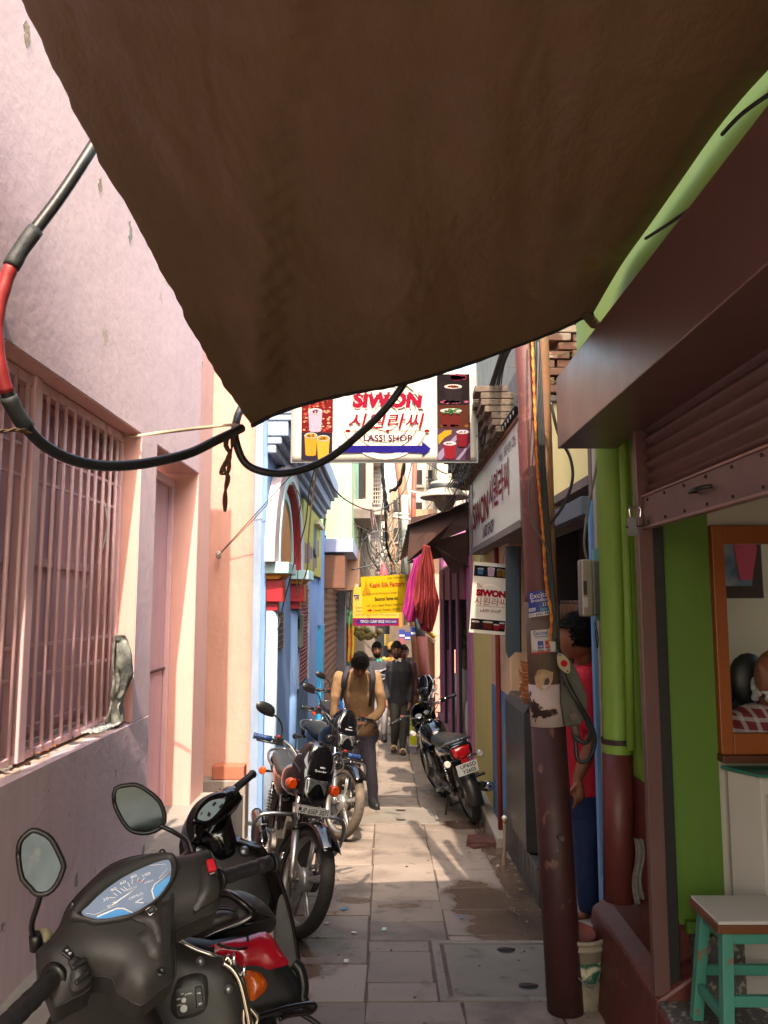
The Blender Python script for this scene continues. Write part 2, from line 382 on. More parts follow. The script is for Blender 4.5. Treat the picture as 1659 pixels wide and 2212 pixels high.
# inspection cover in its cement frame, near
def cover(x0, x1, y0, y1, label, holes, rim=.045):
    t = empty('manhole_cover', (0, 0, 0), label, 'manhole cover', 'inspection covers in the alley')
    def b(mb, a, c, d, e, h, m): mb.add([V((x, y, zg(y)+k)) for k in (-.02, h) for x, y in ((a, d), (c, d), (c, e), (a, e))], [(0, 3, 2, 1), (4, 5, 6, 7), (0, 1, 5, 4), (1, 2, 6, 5), (2, 3, 7, 6), (3, 0, 4, 7)], m)
    f = MB(); b(f, x0, x1, y0, y0+rim, .004, cf); b(f, x0, x1, y1-rim, y1, .004, cf); b(f, x0, x0+rim, y0+rim, y1-rim, .004, cf); b(f, x1-rim, x1, y0+rim, y1-rim, .004, cf); f.build('frame', t, bevel=.003)
    c = MB(); g_ = .022; b(c, x0+rim+g_, x1-rim-g_*.5, y0+rim+g_*.3, y1-rim-g_*.4, .001, cf2); c.build('cover_slab', t, bevel=.004)
    for hx, hy, r in holes:
        h = MB()
        q = [V((hx+r*cos(a)*1.0, hy+r*.8*sin(a), zg(hy+r*.8*sin(a))+.0035)) for a in [2*PI*k/20 for k in range(20)]]
        h.poly(q, blackp); h.tube([V((hx-r, hy, zg(hy)+.006)), V((hx+r, hy, zg(hy)+.006))], .005, M('rusty_iron', '#3b332e', .7, .4), 6)
        h.build('lifting_hole', t)
    return t
cf2 = M('stained_cement_cover', '#736d64', .9, col2='#625c54', scale=5, bump=.4, wear='#3f3b35', wscale=5, wt=.6, blend=.1)
cover(.27, 1.04, 4.0, 4.76, 'large cement inspection cover with two iron lifting holes beside the foot of the maroon pole', [(.68, 4.62, .05), (.72, 4.16, .048)])
cover(-.26, .52, 7.62, 8.32, 'farther inspection cover in the sunlit paving next to the black shoe', [(.17, 8.2, .05), (.16, 7.78, .045)], .02)
# ================================================================ left: pink house
H = empty('pink_house', (-1.2, 3, 0), 'pink plastered house wall with barred window and narrow door along the left of the alley', 'house')
Hi = Matrix.Translation((1.2, -3, 0))
TOPZ = 5.0
def part(mb, name, par, bevel=0., **k):
    o = mb.build(name, par, bevel=bevel, **k)
    return o
def hp(mb): mb.M = Matrix.Translation(-V(H.location)); return mb
w_ = hp(MB())
WY0, WY1, WZ0, WZ1 = .95, 3.83, 1.15, 2.55; DY0, DY1, DZ1 = 4.09, 5.03, 2.55
def wallquad(mb, x, y0, y1, z0, z1, m, nu=1, nv=1): mb.add([(x, y0, z0), (x, y1, z0), (x, y1, z1), (x, y0, z1)], [(0, 1, 2, 3)], m)
# main wall face x=-1.2, thickness to -1.55 ; below the sill it is mauve and stands 4 mm proud
for (y0, y1, z0, z1, m) in ((-.9, WY0, WZ0, TOPZ, pink), (WY0, WY1, WZ1, TOPZ, pink), (WY1, DY0, WZ0, TOPZ, pink), (DY0, DY1, DZ1, TOPZ, pink), (DY1, 5.38, 0, TOPZ, peach)):
    w_.bb(-1.55, -1.2, y0, y1, z0, z1, m)
w_.bb(-1.55, -1.197, -.9, DY0, -.4, WZ0-.005, pink_lo)
w_.bb(-2.2, -1.55, 4.9, 5.38, -.4, TOPZ, peach)
part(w_, 'wall', H)
# reveals in peach, a few mm proud of the wall body
r_ = hp(MB())
r_.bb(-1.5, -1.203, WY1-.006, WY1+.003, WZ0, WZ1, peach)
r_.bb(-1.5, -1.203, WY0, WY1-.006, WZ1-.006, WZ1+.003, peach)
r_.bb(-1.5, -1.203, DY1-.006, DY1+.003, .3, DZ1, peach); r_.bb(-1.5, -1.203, DY0, DY1-.006, DZ1-.006, DZ1+.003, peach); r_.bb(-1.5, -1.203, DY0-.003, DY0+.006, .3, DZ1-.006, peach)
part(r_, 'reveal', H)
s_ = hp(MB())
s_.grid(lambda u, v: V((-1.5+.295*u, lerp(WY0, WY1+.0, v), WZ0+.012-.02*u+.004*noise.noise((u*4, v*40, 0)))), 6, 60, sillm)
part(s_, 'sill', H)
# window: shutters behind the grille
W = MB(); hp(W)
for y0, y1 in ((WY0, 1.7), (1.74, 2.62), (2.66, WY1-.0)):
    W.bb(-1.46, -1.42, y0, y1, 1.17, 2.54, pinkmetal_d)
for zz in (1.2, 1.86, 2.5): W.bb(-1.42, -1.40, WY0, WY1-.002, zz, zz+.035, pinkmetal_d)
for yy in (1.0, 1.72, 2.64, 3.35, 3.78): W.bb(-1.42, -1.395, yy-.03, yy+.03, 1.17, 2.54, pinkmetal_d)
win = part(W, 'window_shutter', H, .004)
Gx = -1.30
f = hp(MB())
for yy in (1.80, 2.83): f.bb(Gx-.035, Gx+.03, yy-.03, yy+.03, WZ0+.01, WZ1-.008, pinkmetal)
f.bb(Gx-.02, Gx+.02, WY0, WY1-.008, WZ1-.05, WZ1-.01, pinkmetal); f.bb(Gx-.02, Gx+.02, WY0, WY1-.008, WZ0+.01, WZ0+.04, pinkmetal); f.bb(Gx-.02, Gx+.02, WY1-.045, WY1-.01, WZ0+.04, WZ1-.05, pinkmetal)
gf = part(f, 'window_grille', H, .005)
for k, zz in enumerate((1.45, 1.56, 2.17, 2.28)):
    b = hp(MB()); b.bb(Gx-.008, Gx+.008, WY0, WY1-.02, zz-.006, zz+.006, pinkmetal); o = b.build('cross_bar', H); o.parent = gf
yy = 1.0
bars = []
while yy < 3.77:
    if min(abs(yy-q) for q in (1.80, 2.83)) > .04: bars.append(yy)
    yy += .088
b = hp(MB()); b.cyl((Gx+.014, bars[0], WZ0+.02), (Gx+.014, bars[0], WZ1-.02), .0085, pinkmetal, 8); b0 = b.build('upright_bar', H); b0.parent = gf
for yy in bars[1:]:
    c = b0.copy(); COL.objects.link(c); c.location = (random.uniform(-.002, .002), yy-bars[0], 0)
# peeling patches and old plaster showing through
random.seed(41)
for px_, py_, s_, m_ in ((58, 72, .035, 'flake_tan'), (216, 400, .03, 'flake_tan'), (281, 500, .04, 'flake_grey'), (437, 785, .02, 'flake_white'), (164, 1902, .022, 'flake_grey'), (205, 1880, .010, 'flake_white'), (60, 1905, .012, 'flake_white'), (150, 1760, .008, 'flake_white'), (410, 690, .016, 'flake_tan')):
    c = PX(px_, py_, -1.2 if py_ < 1300 else -1.197); n_ = 13; q = hp(MB())
    q.prism([(c.x+.0005, c.y+s_*random.uniform(.35, 1)*cos(2*PI*k/n_), c.z+s_*random.uniform(.6, 1.6)*sin(2*PI*k/n_)) for k in range(n_)], (.0015, 0, 0), M(m_, {'flake_tan': '#a39180', 'flake_grey': '#8b8d8f', 'flake_white': '#b9b5b0'}[m_], .9, col2='#7d7468', scale=60, bump=.5)); part(q, 'peeling_patch', H)
# door
d_ = hp(MB())
d_.bb(-1.42, -1.38, DY0+.0, DY1-.006, .42, 2.5, pinkmetal_d)
d_.bb(-1.38, -1.365, DY0+.01, DY1-.05, 1.30, 1.315, M('door_gap', '#4b2f33', .7))
d_.bb(-1.38, -1.35, DY1-.05, DY1-.007, .42, 2.5, pinkmetal); d_.bb(-1.38, -1.35, DY0+.0, DY1-.05, 2.45, 2.5, pinkmetal)
part(d_, 'door', H, .004)
l_ = hp(MB()); l_.bb(-1.56, -.93, -.9, 5.38, -.5, .47, conc); part(l_, 'ledge', H, .02)
# recessed bay and the rough plaster end wall that faces the camera
n_ = hp(MB())
n_.bb(-1.75, -1.6, 5.38, 7.2, -.6, TOPZ, peach)
n_.bb(-2.4, -1.16, 7.2, 7.55, -.6, TOPZ, peach_rough)
n_.bb(-1.6, -1.2, 7.02, 7.2, -.6, .18, conc); n_.bb(-1.5, -1.22, 7.05, 7.19, .18, .30, M('red_block', '#a4614c', .9, bump=.4))
part(n_, 'end_wall', H, .01)
# ================================================================ left: blue temple-like house
B = empty('blue_house', (-1.05, 7, 0), 'pale blue limewashed house with a pointed arch in relief and stepped cornice', 'house')
def at(o): return MB(Matrix.Translation(-V(o.location)))
w2 = at(B)
AY0, AY1, AZ0, AZ1 = 7.2, 9.1, 2.07, 2.96
# facade pieces around openings (door y 10.35-11.9)
w2.bb(-1.16, -1.05, 7.0, 7.56, -.7, 4.3, blue); w2.bb(-1.35, -1.05, 7.56, 7.9, -.7, 4.3, blue)
w2.bb(-1.35, -1.05, 7.9, 9.4, -.7, 4.3, blue); w2.bb(-1.35, -1.05, 9.4, 12.9, 2.95, 4.3, blue)
w2.bb(-1.35, -1.05, 9.4, 12.9, 2.0, 2.95, blue)
w2.bb(-1.35, -1.05, 10.7, 12.9, -.7, 2.0, blue); w2.bb(-1.6, -1.35, 7.56, 12.9, -.7, 4.3, blue_d)
w2.bb(-1.165, -1.09, 6.985, 6.9995, -.7, 4.3, blue_d)
part(w2, 'wall', B, .01)
wl = at(B); wl.bb(-1.05, -.99, 12.55, 13.2, -.9, 1.35, cyan); wl.bb(-1.05, -1.0, 12.5, 13.2, 1.35, 2.9, blue); part(wl, 'pilaster', B)
# arch relief
def arch_pts(y0, y1, z0, z1, n=14):
    out = []; ym = (y0+y1)/2; hh = (y1-y0)/2; H_ = z1-z0
    for k in range(n+1):
        t = k/n; out.append((y0+hh*(1-(1-t)**1.0)*1.0 if False else y0+hh*(1-cos(t*PI/2)), z0+H_*sin(t*PI/2)**.9))
    return out+[(y1-(p[0]-y0), p[1]) for p in out[::-1][1:]]
def arch_band(mb, inn, outr, x0, x1, m):
    n = len(inn)
    for i in range(n-1):
        a, b_, c, d = inn[i], inn[i+1], outr[i+1], outr[i]
        q = [(a[0], a[1]), (b_[0], b_[1]), (c[0], c[1]), (d[0], d[1])]
        mb.add([(x, p[0], p[1]) for x in (x0, x1) for p in q], [(0, 1, 2, 3), (4, 5, 6, 7), (0, 1, 5, 4), (1, 2, 6, 5), (2, 3, 7, 6), (3, 0, 4, 7)], m)
inn = arch_pts(AY0, AY1, AZ0, AZ1); rim = arch_pts(AY0-.06, AY1+.05, AZ0, AZ1+.06); outr = arch_pts(6.85, AY1+.3, AZ0, AZ1+.16)
ar = at(B); arch_band(ar, rim, outr, -1.045, -.955, archw); part(ar, 'arch', B)
ar = at(B); arch_band(ar, inn, rim, -1.045, -.945, ltblue); part(ar, 'arch_rim', B)
ar = at(B); inn2 = arch_pts(AY0+.02, AY1-.03, AZ0, AZ1-.03); arch_band(ar, inn2, inn, -1.047, -.958, redp)
ar.prism([(-1.048, p[0], p[1]) for p in inn2], (.008, 0, 0), orange)
i3 = arch_pts(AY0+.25, AY1-.3, AZ0, AZ1-.18); i4 = arch_pts(AY0+.17, AY1-.22, AZ0, AZ1-.10); arch_band(ar, i3, i4, -1.04, -1.02, ltblue)
part(ar, 'arch_niche', B)
for y0, y1 in ((6.93, 7.5), (8.75, 9.4)):
    k_ = at(B); k_.bb(-1.05, -.84, y0, y1, 1.97, 2.07, ltblue); k_.prism([(-1.05, y0+.06, 1.97), (-.88, y0+.06, 1.97), (-.93, y0+.06, 1.92), (-1.05, y0+.06, 1.92)], (0, y1-y0-.12, 0), orange)
    k_.bb(-1.05, -.9, y0+.1, y1-.25, 1.72, 1.92, redp); k_.bb(-1.05, -.95, y0+.14, y1-.3, 1.64, 1.72, redp)
    part(k_, 'bracket', B, .006)
c_ = at(B); c_.tube([(-1.03, 7.14, -.5), (-1.03, 7.14, 1.64)], .075, white_lw, 14); part(c_, 'half_column', B)
c_ = at(B); c_.tube([(-1.05, 9.0, -.6), (-1.05, 9.0, 1.64)], .07, blue, 14); part(c_, 'half_column', B)
co = at(B)
for i, (x, z0, z1) in enumerate(((-.97, 3.05, 3.13), (-.92, 3.13, 3.2), (-.86, 3.2, 3.34), (-.8, 3.34, 3.4), (-.74, 3.4, 3.62))): co.bb(-1.049, x, 6.95-i*.01, 12.6+i*.02, z0, z1, blue_d)
part(co, 'cornice', B, .01)
gm = at(B)
gm.bb(-1.049, -1.035, 7.75, 8.15, 1.25, 1.62, darkin)
for k in range(6): gm.bb(-1.036, -1.028, 7.75, 8.15, 1.27+k*.06, 1.28+k*.06, steel)
for k in range(4): gm.bb(-1.034, -1.026, 7.8+k*.1, 7.81+k*.1, 1.25, 1.62, steel)
part(gm, 'vent_grille', B)
dd = at(B); dd.bb(-1.3, -1.27, 9.4, 10.7, -.6, 2.0, M('blue_door_paint', '#2f4e72', .6, col2='#5d2a34', scale=1.5, amt=.2, bump=.2, streak=.4, wear='#8c98a5', wscale=5, wt=.64))
part(dd, 'door', B)
lv = at(B)
for k in range(26): lv.box((-1.03, 10.05, .78+k*.047-.04), (.02, 1.1, .034), M('red_louvre', '#7d2028', .5, col2='#6a1a22', scale=4), Matrix.Rotation(rad(25), 3, 'Y'))
lv.bb(-1.06, -1.0, 9.4, 9.47, .7, 2.0, blue_d); lv.bb(-1.06, -1.0, 10.63, 10.7, .7, 2.0, blue_d)
lv.bb(-1.055, -1.012, 9.47, 10.63, -.55, .70, M('blue_panel', '#40607f', .6, col2='#34506c', scale=2, streak=.4, wear='#8995a0', wscale=4, wt=.62))
part(lv, 'louvre_window', B)
# ================================================================ right: green shop house
S = empty('green_shop', (1.2, 3, 0), 'lime green shop front with maroon base, half raised brown roller shutter above it', 'shop')
g1 = at(S)
g1.bb(1.11, 1.30, 3.275, 4.08, .95, 5.0, green); g1.bb(1.105, 1.3, 3.27, 4.085, .05, .95, maroon); g1.bb(1.3, 3.2, 3.27, 4.08, 2.62, 5.0, green)
g1.bb(1.07, 3.2, -.9, 3.27, 2.6, 5.0, green)
part(g1, 'wall', S, .006)
bm_ = at(S)
bm_.bb(1.01, 1.07, -.9, 4.0, 3.0, 3.3, M('light_green_band', '#7f9c34', .6, col2='#779430', scale=1)); bm_.bb(1.04, 1.07, -.9, 4.0, 2.86, 2.96, green); part(bm_, 'beam', S, .01)
pl = at(S)
pl.prism([(.98, 3.16, zg(0)-.4), (1.03, 3.16, .22), (1.2, 3.16, .33), (1.2, 3.16, -.4)], (0, .94, 0), maroon); pl.prism([(.99, -.9, -.5), (1.03, -.9, .205), (1.06, -.9, .205), (1.06, -.9, -.5)], (0, 4.06, 0), maroon); part(pl, 'plinth', S, .015)
th = at(S); th.bb(1.04, 3.2, -.9, 3.18, -.1, .22, granite); th.bb(1.2, 3.2, 3.15, 3.26, .22, .45, granite); part(th, 'shop_floor', S, .008)
iw = at(S)
iw.bb(1.12, 1.335, 3.226, 3.27, .47, 2.6, green_in); iw.bb(1.17, 1.345, 3.19, 3.22, .45, .49, green_in)
iw.bb(1.335, 1.36, 3.235, 3.265, .2, 2.6, offwhite); iw.bb(1.36, 3.2, 3.235, 3.265, 2.03, 2.6, offwhite); iw.bb(1.36, 3.2, 3.235, 3.265, .2, 1.16, offwhite); iw.bb(1.1, 3.2, 4.06, 4.1, .2, 2.6, offwhite); iw.bb(1.30, 1.335, 3.27, 4.06, .2, 2.6, offwhite); iw.bb(3.2, 3.3, -2.5, 3.3, .2, 3, offwhite); iw.bb(1.2, 3.2, -2.5, 3.2, 2.5, 2.54, offwhite)
iw.bb(1.2, 3.2, -.9, -.85, .2, 2.6, offwhite)  # unseen end wall added to darken the shop interior
part(iw, 'inner_wall', S)
# roller shutter
rs = empty('roller_shutter', (1.08, 3.2, 2), 'brown corrugated steel roller shutter pulled most of the way up over the green shop', 'shutter')
q = at(rs); zz = [2.14+i*.0125 for i in range(30)]
q.add([(1.075+.012*sin(i*PI/2.0), y, z) for i, z in enumerate(zz) for y in (-1.5, 3.17)], [(2*i, 2*i+1, 2*i+3, 2*i+2) for i in range(29)], brownshut, True); part(q, 'curtain', rs, solid=.002)
q = at(rs); q.bb(1.05, 1.075, -1.5, 3.17, 2.02, 2.14, M('shutter_rail_brown', '#54383a', .45, col2='#483032', scale=5, wear='#7a5c50', wscale=9, wt=.62, blend=.1)); q.bb(1.045, 1.08, -1.5, 3.17, 2.14, 2.15, brownshut); q.bb(1.045, 1.08, -1.5, 3.17, 2.012, 2.022, brownshut)
for k in range(16):
    for zz_ in (2.035, 2.125): q.sph((1.048, 3.1-k*.19, zz_), .006, blackpl, 6)
q.tube(curve_pts([(1.05, 2.62, 2.09), (1.02, 2.60, 2.085), (1.015, 2.53, 2.085), (1.05, 2.5, 2.09)]), .008, blackpl, 6)
part(q, 'bottom_rail', rs, .002)
q = at(rs); q.bb(1.03, 1.09, 3.17, 3.21, .23, 2.42, brownmetal); q.bb(1.09, 1.135, 3.18, 3.225, .23, 2.1, blackp); part(q, 'guide_rail', rs, .003)
q = at(rs); q.prism([(.80, -1.5, 2.42), (.80, -1.5, 2.75), (1.069, -1.5, 2.9), (1.069, -1.5, 2.42)], (0, 5.06, 0), brownmetal); part(q, 'hood', rs, .004)
q = at(rs); q.bb(.99, 1.02, 3.155, 3.18, 1.985, 2.06, steel); q.tube(curve_pts([(1.0, 3.17, 2.06), (1.0, 3.17, 2.1), (1.04, 3.17, 2.1), (1.04, 3.17, 2.06)]), .005, chrome, 6); q.cyl((.98, 3.17, 2.02), (1.1, 3.17, 2.03), .004, blackpl, 6); part(q, 'padlock', rs)
# drain pipes on the corner
def pipe(pts, r, m, label, extra=None, name='drain_pipe'):
    t = MB(); t.tube(pts, r, m, 16)
    if extra: extra(t)
    return tag(recentre(t.build(name)), label, 'pipe', 'pipes on the shop corner')
pa = [P(1337, 1940, 3.62), P(1334, 1600, 3.64), P(1318, 950, 3.68), P(1303, 640, 3.7), P(1300, 560, 3.72)]
def two(t):
    t.tube([pa[0]+V((0, 0, -.01)), lerp(pa[0], pa[1], .92)], .068, maroon, 16); t.lathe([(.072, -.012), (.072, .012)], M('strap', '#2c1c18', .6), lerp(pa[0], pa[1], 1.0), (0, 0, 1), 16)
pipe(pa, .064, green, 'thick green down pipe with a maroon painted foot at the corner of the shop', two)
pipe([P(1362, 1620, 3.5), P(1357, 1300, 3.5), P(1345, 960, 3.52), P(1330, 640, 3.54)], .018, green, 'thin green pipe running beside the thick down pipe')
# ================================================================ right: lassi shop, yellow strip, pink shop
L = empty('lassi_shop', (1.1, 5, 0), 'lassi shop with dark doorway, blue and cream painted pillar and black tiled plinth', 'shop')
tile = M('black_tile', '#23262a', .35, col2='#33373b', scale=6, speck='#5d6064', specks=30, speckt=.66)
bluecream = M('blue_lower_paint', '#3f6288', .75, col2='#4f6f90', scale=2, bump=.3, streak=.4, wear='#6d6a66', wscale=4, wt=.6)
creamp = M('cream_pillar_paint', '#b79b7c', .8, col2='#ab8d70', scale=2, bump=.3, streak=.3)
q = at(L)
q.bb(1.1, 3, 4.12, 4.18, -.4, 5.2, grime)                              # party wall
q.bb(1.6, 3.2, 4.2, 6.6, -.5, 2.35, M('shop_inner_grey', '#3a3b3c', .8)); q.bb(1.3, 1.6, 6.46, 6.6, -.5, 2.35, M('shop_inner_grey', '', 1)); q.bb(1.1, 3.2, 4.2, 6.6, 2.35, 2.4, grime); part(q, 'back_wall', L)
q = at(L); q.bb(1.082, 1.104, 4.1, 4.15, .05, 2.25, M('sky_blue_frame', '#5b8fc4', .5)); q.bb(1.05, 1.1, 4.15, 5.2, 2.18, 2.28, M('grey_blue_lintel', '#4a5663', .6, bump=.3)); part(q, 'door_frame', L, .004)
q = at(L); q.bb(1.03, 1.6, 4.12, 5.3, -.4, .02, conc); part(q, 'step', L, .01)
q = at(L); q.bb(1.0, 1.35, 5.3, 6.75, -.5, .0, tile); q.bb(.985, 1.35, 5.29, 6.76, 0, .02, M('black_stone_cap', '#3b3f45', .3)); 
for k in range(9): q.bb(.997, 1.0, 5.34+k*.155, 5.345+k*.155, -.4, -.005, M('tile_grout', '#5d5f60', .9))
part(q, 'plinth', L)
q = at(L); q.bb(1.02, 1.4, 6.45, 7.6, -.5, .95, bluecream); q.bb(1.02, 1.4, 6.45, 7.6, .95, 3.0, creamp); part(q, 'pillar', L, .01)
q = at(L); q.bb(1.3, 1.6, 4.6, 6.45, 1.55, 1.58, M('dark_wood', '#2a1f18', .6)); part(q, 'shelf', L)
# board over the shop
SG = empty('shop_signboard', (.95, 6.6, 2.24), 'long white signboard above the lassi shop seen edge on with red lettering', 'sign')
BM = Matrix.Translation((.90, 5.0, 2.24)) @ Matrix.Rotation(rad(90), 4, 'Z') @ Matrix.Identity(4)
def flip(p): return p
panelm = M('white_flex_board', '#b9b7b4', .3, col2='#aeaaa6', scale=2, spec=.5)
navy = M('navy_print', '#23235f', .4); crim = M('crimson_print', '#6e0a20', .85, spec=.08); plum = M('plum_print', '#401630', .85, spec=.08); goldp = M('gold_print', '#b2803a', .4)
q = at(SG); q.bb(.90, .93, 5.08, 8.1, 2.26, 2.93, panelm); part(q, 'panel', SG)
q = at(SG); q.bb(.885, .95, 5.05, 5.08, 2.24, 2.95, steel); q.bb(.885, .95, 8.1, 8.13, 2.24, 2.95, steel); q.bb(.885, .95, 5.08, 8.1, 2.93, 2.955, M('rust_trim', '#6b4630', .8)); q.bb(.885, 1.3, 5.08, 8.1, 2.2, 2.255, grime); part(q, 'frame', SG, .003)
TB = MB(Matrix.Translation(-V(SG.location)))
def bt(s, size, u, z, m, off=.004, **k): TB.text(s, size, 0, 0, m, fn=lambda v: V((.90-off, 8.1-u-(v.x), z+v.z)), **k)
bt('SIWON', .34, .83, 2.54, crim, .007, bold=.008, sx=1.02)
bt('시원라씨', .3, 2.0, 2.6, crim, .006, sx=1.0, bold=.004)
bt('LASSI SHOP', .14, 1.35, 2.34, plum, .006, bold=.003)
bt('Mob. : 8874391226', .1, 2.45, 2.82, plum, .006)
bt('The', .12, .3, 2.78, crim, .006, shear=.3)
part(TB, 'lettering', SG)
q = at(SG); q.bb(.893, .8985, 7.9, 8.08, 2.27, 2.92, M('photo_strip_dark', '#4a3236', .4, col2='#8d6f6a', scale=9, amt=.2)); part(q, 'picture_strip', SG)
# cream boxed end and brick ruin above
U = empty('brick_upper_storey', (1.5, 7, 3), 'ruined brick upper storey with grey plaster over the lassi shop', 'building')
q = at(U)
q.bb(.99, 2.5, 5.15, 5.3, 2.26, 3.05, cream); q.bb(.97, 2.5, 5.12, 5.32, 3.05, 3.09, grime); part(q, 'cream_box', U, .006)
q = at(U); q.bb(1.02, 3, 5.5, 9.3, 3.05, 3.5, grime); q.bb(1.12, 3, 5.6, 9.3, 3.5, 5.6, M('grey_old_plaster', '#8b8578', .95, col2='#716a5e', scale=3, bump=.6, streak=.5)); part(q, 'wall', U, .01)
random.seed(11)
q = at(U)
for j in range(26):
    z = 3.1+j*.062
    for i in range(9):
        if random.random() < .06: continue
        x = .98+i*.215+(j % 2)*.1+j*.004; q.box((x+.1, 5.42+random.uniform(-.015, .02), z+.027), (.195, .2, .052), brick, Matrix.Rotation(random.uniform(-.04, .04), 3, 'Y'))
part(q, 'brickwork', U, .004)
q = at(U)
for j in range(7):
    for i in range(12):
        q.box((.93-j*.02+random.uniform(-.02, .02), 5.75+i*.26, 2.98+j*.05), (.24, .22, .045), M('weathered_brick', '#6b5d50', .95, col2='#4f453c', scale=8, bump=.9), Matrix.Rotation(random.uniform(-.06, .06), 3, 'Z'))
part(q, 'brick_eave', U, .004)
# yellow strip with red pipe
Y = empty('yellow_wall', (1.05, 8, 0), 'narrow yellow limewashed wall strip between the lassi shop and the pink shop', 'wall')
q = at(Y); q.bb(1.035, 1.4, 7.6, 9.2, -.7, 3.3, yellow_lw); part(q, 'plaster', Y, .01)
q = at(Y); q.bb(.93, 1.4, 6.78, 10.0, -.7, -.22, conc); part(q, 'kerb', Y, .015)
redpipe = M('faded_red_pipe', '#7d2a24', .6, col2='#6b211d', scale=5, bump=.2)
t = MB(); t.tube([(1.0, 7.0, -.35), (1.0, 7.0, 1.2), (1.005, 7.0, 2.2)], .022, redpipe, 8); tag(recentre(t.build('conduit_pipe')), 'faded red conduit pipe fixed between the yellow strip and the blue pillar', 'pipe')
t = MB(); t.tube(curve_pts([(.93, 6.3, .02), (.93, 6.3, -.1), (.9, 6.27, -.35), (.86, 6.2, zg(6.2)+.02)], 6), .014, M('hose_beige', '#7c6a5c', .6), 8); t.sph((.93, 6.3, .06), .02, M('white_cap', '#c9c6c0', .4), 8); t.cyl((.93, 6.3, .02), (.93, 6.3, .045), .012, M('brass', '#a67c3a', .35, .9), 8)
tag(recentre(t.build('water_hose')), 'thin hose with a white cap standing out of the paving by the black tiled plinth', 'hose')
random.seed(21)
t = MB(); dk_ = M('dark_red_stone', '#4a2722', .8, col2='#3a1d19', scale=8, bump=.8)
t.box((.86, 6.88, zg(6.88)+.02), (.34, .17, .07), dk_, Matrix.Rotation(rad(-8), 3, 'Z') @ Matrix.Rotation(rad(3), 3, 'X'), .93); t.box((.78, 6.80, zg(6.8)+.0), (.14, .10, .05), dk_, Matrix.Rotation(rad(25), 3, 'Z'), .85)
tag(recentre(t.build('stone_block', bevel=.012)), 'dark red worn stone lying by the rear wheel of the parked motorcycle', 'stone')
# pink shop
K = empty('pink_shop', (1.0, 11.5, 0), 'open pink painted shop front with folded maroon shutters and mirror panels', 'shop')
q = at(K); q.bb(1.0, 1.25, 9.2, 9.6, -.9, 3.0, pinkshop); q.bb(1.0, 1.15, 13.9, 14.3, -1, 3.0, pinkshop); q.bb(2.2, 2.3, 9.6, 14, -1, 3, pinkshop); q.bb(1.25, 2.2, 13.85, 13.95, -1, 3, pinkshop); q.bb(1.25, 2.3, 9.55, 9.65, -1, 3, pinkshop); part(q, 'wall', K, .01)
q = at(K); q.bb(.93, 2.2, 9.6, 13.9, -1, -.18, M('pink_step', '#7d5560', .8, bump=.4, streak=.4)); part(q, 'platform', K, .015)
q = at(K)
for y in (10.2, 11.3, 12.6): q.bb(.96, 1.0, y, y+.06, -.17, 2.2, blackp); q.bb(.94, .99, y+.07, y+.16, -.17, 2.2, pinkshop)
part(q, 'folding_frame', K, .004)
q = at(K); q.bb(1.0, 2.2, 9.7, 13.8, 2.2, 2.26, M('lilac_ceiling', '#8f7aa8', .7)); q.bb(.97, 1.03, 9.6, 13.9, 1.75, 2.25, M('magenta_cloth', '#7b1f44', .7)); part(q, 'ceiling', K)
random.seed(5)
for i, (y, z0, z1, w_, c) in enumerate(((13.75, .9, 2.0, .55, '#6a3f66'), (13.7, .55, 1.5, .4, '#8a8a2a'), (13.78, 0.1, .9, .3, '#3f4fa0'))):
    t = MB(); t.grid(lambda u, v: V((1.05+i*.32+w_*u, y-.02*sin(u*14+v*3), lerp(z0, z1, v))), 10, 6, M('hung_cloth_%d' % i, c, .8, col2='#4a3020', scale=12, amt=.2)); tag(recentre(t.build('hanging_cloth', solid=.004)), ['purple cloth hung inside the pink shop', 'yellow green patterned cloth hung inside the pink shop', 'blue edged cloth hung low inside the pink shop'][i], 'cloth', 'cloths hung in the pink shop')
def bolster(c, r, label):
    t = MB(); t.sph((0, 0, 0), r, M('white_cotton', '#a9a29c', .9, bump=.3, bscale=12), 16)
    for v in t.v: v += V((.015*noise.noise(v*7), .015*noise.noise(v*7+V((5, 0, 0))), .03*noise.noise(v*5)))
    o = t.build('white_bolster', loc=c); tag(o, label, 'cushion', 'white cushions in the pink shop')
bolster((1.2, 10.0, .25), (.2, .3, .42), 'tall white cotton bolster standing in the near side of the pink shop')
bolster((1.2, 9.95, -.06), (.22, .3, .15), 'white cushion lying under the tall bolster in the pink shop')
bolster((1.2, 12.3, .3), (.2, .25, .4), 'white cushion leaning at the far side of the pink shop')
# brown tin awning
AW = empty('tin_awning', (.5, 9.5, 2.2), 'rusty dark brown tin awning over the pink shop with a ragged edge', 'awning')
tin = M('rusty_brown_tin', '#33221e', .6, col2='#4d3128', scale=3, bump=.3, bscale=12, streak=.3)
q = at(AW)
a0 = P(883, 1195, 9.2); a1 = P(884, 1118, 9.2); b0 = P(1012, 1105, 9.3); b1 = P(1020, 1215, 10)
q.prism([P(880, 1212, 9.3), P(888, 1118, 9.3), P(1014, 1096, 8.9), P(1014, 1140, 8.9), P(945, 1168, 9.2)], (.02, .03, 0), tin)
q.grid(lambda u, v: lerp(lerp(V((.28, 9.25, 2.62)), V((1.05, 8.6, 2.86)), u), lerp(V((.28, 13.8, 2.45)), V((1.1, 13.8, 2.9)), u), v)+V((0, 0, .02*sin(v*60))), 6, 90, tin, True)
part(q, 'roof_sheet', AW, solid=.006)
q = at(AW)
q.prism([P(880, 1218, 9.35), P(940, 1172, 9.3), P(1012, 1150, 9.0), P(1012, 1215, 9.4), P(980, 1240, 9.6), P(955, 1205, 9.5)], (.02, .5, .05), tin); part(q, 'valance', AW)
q = at(AW)
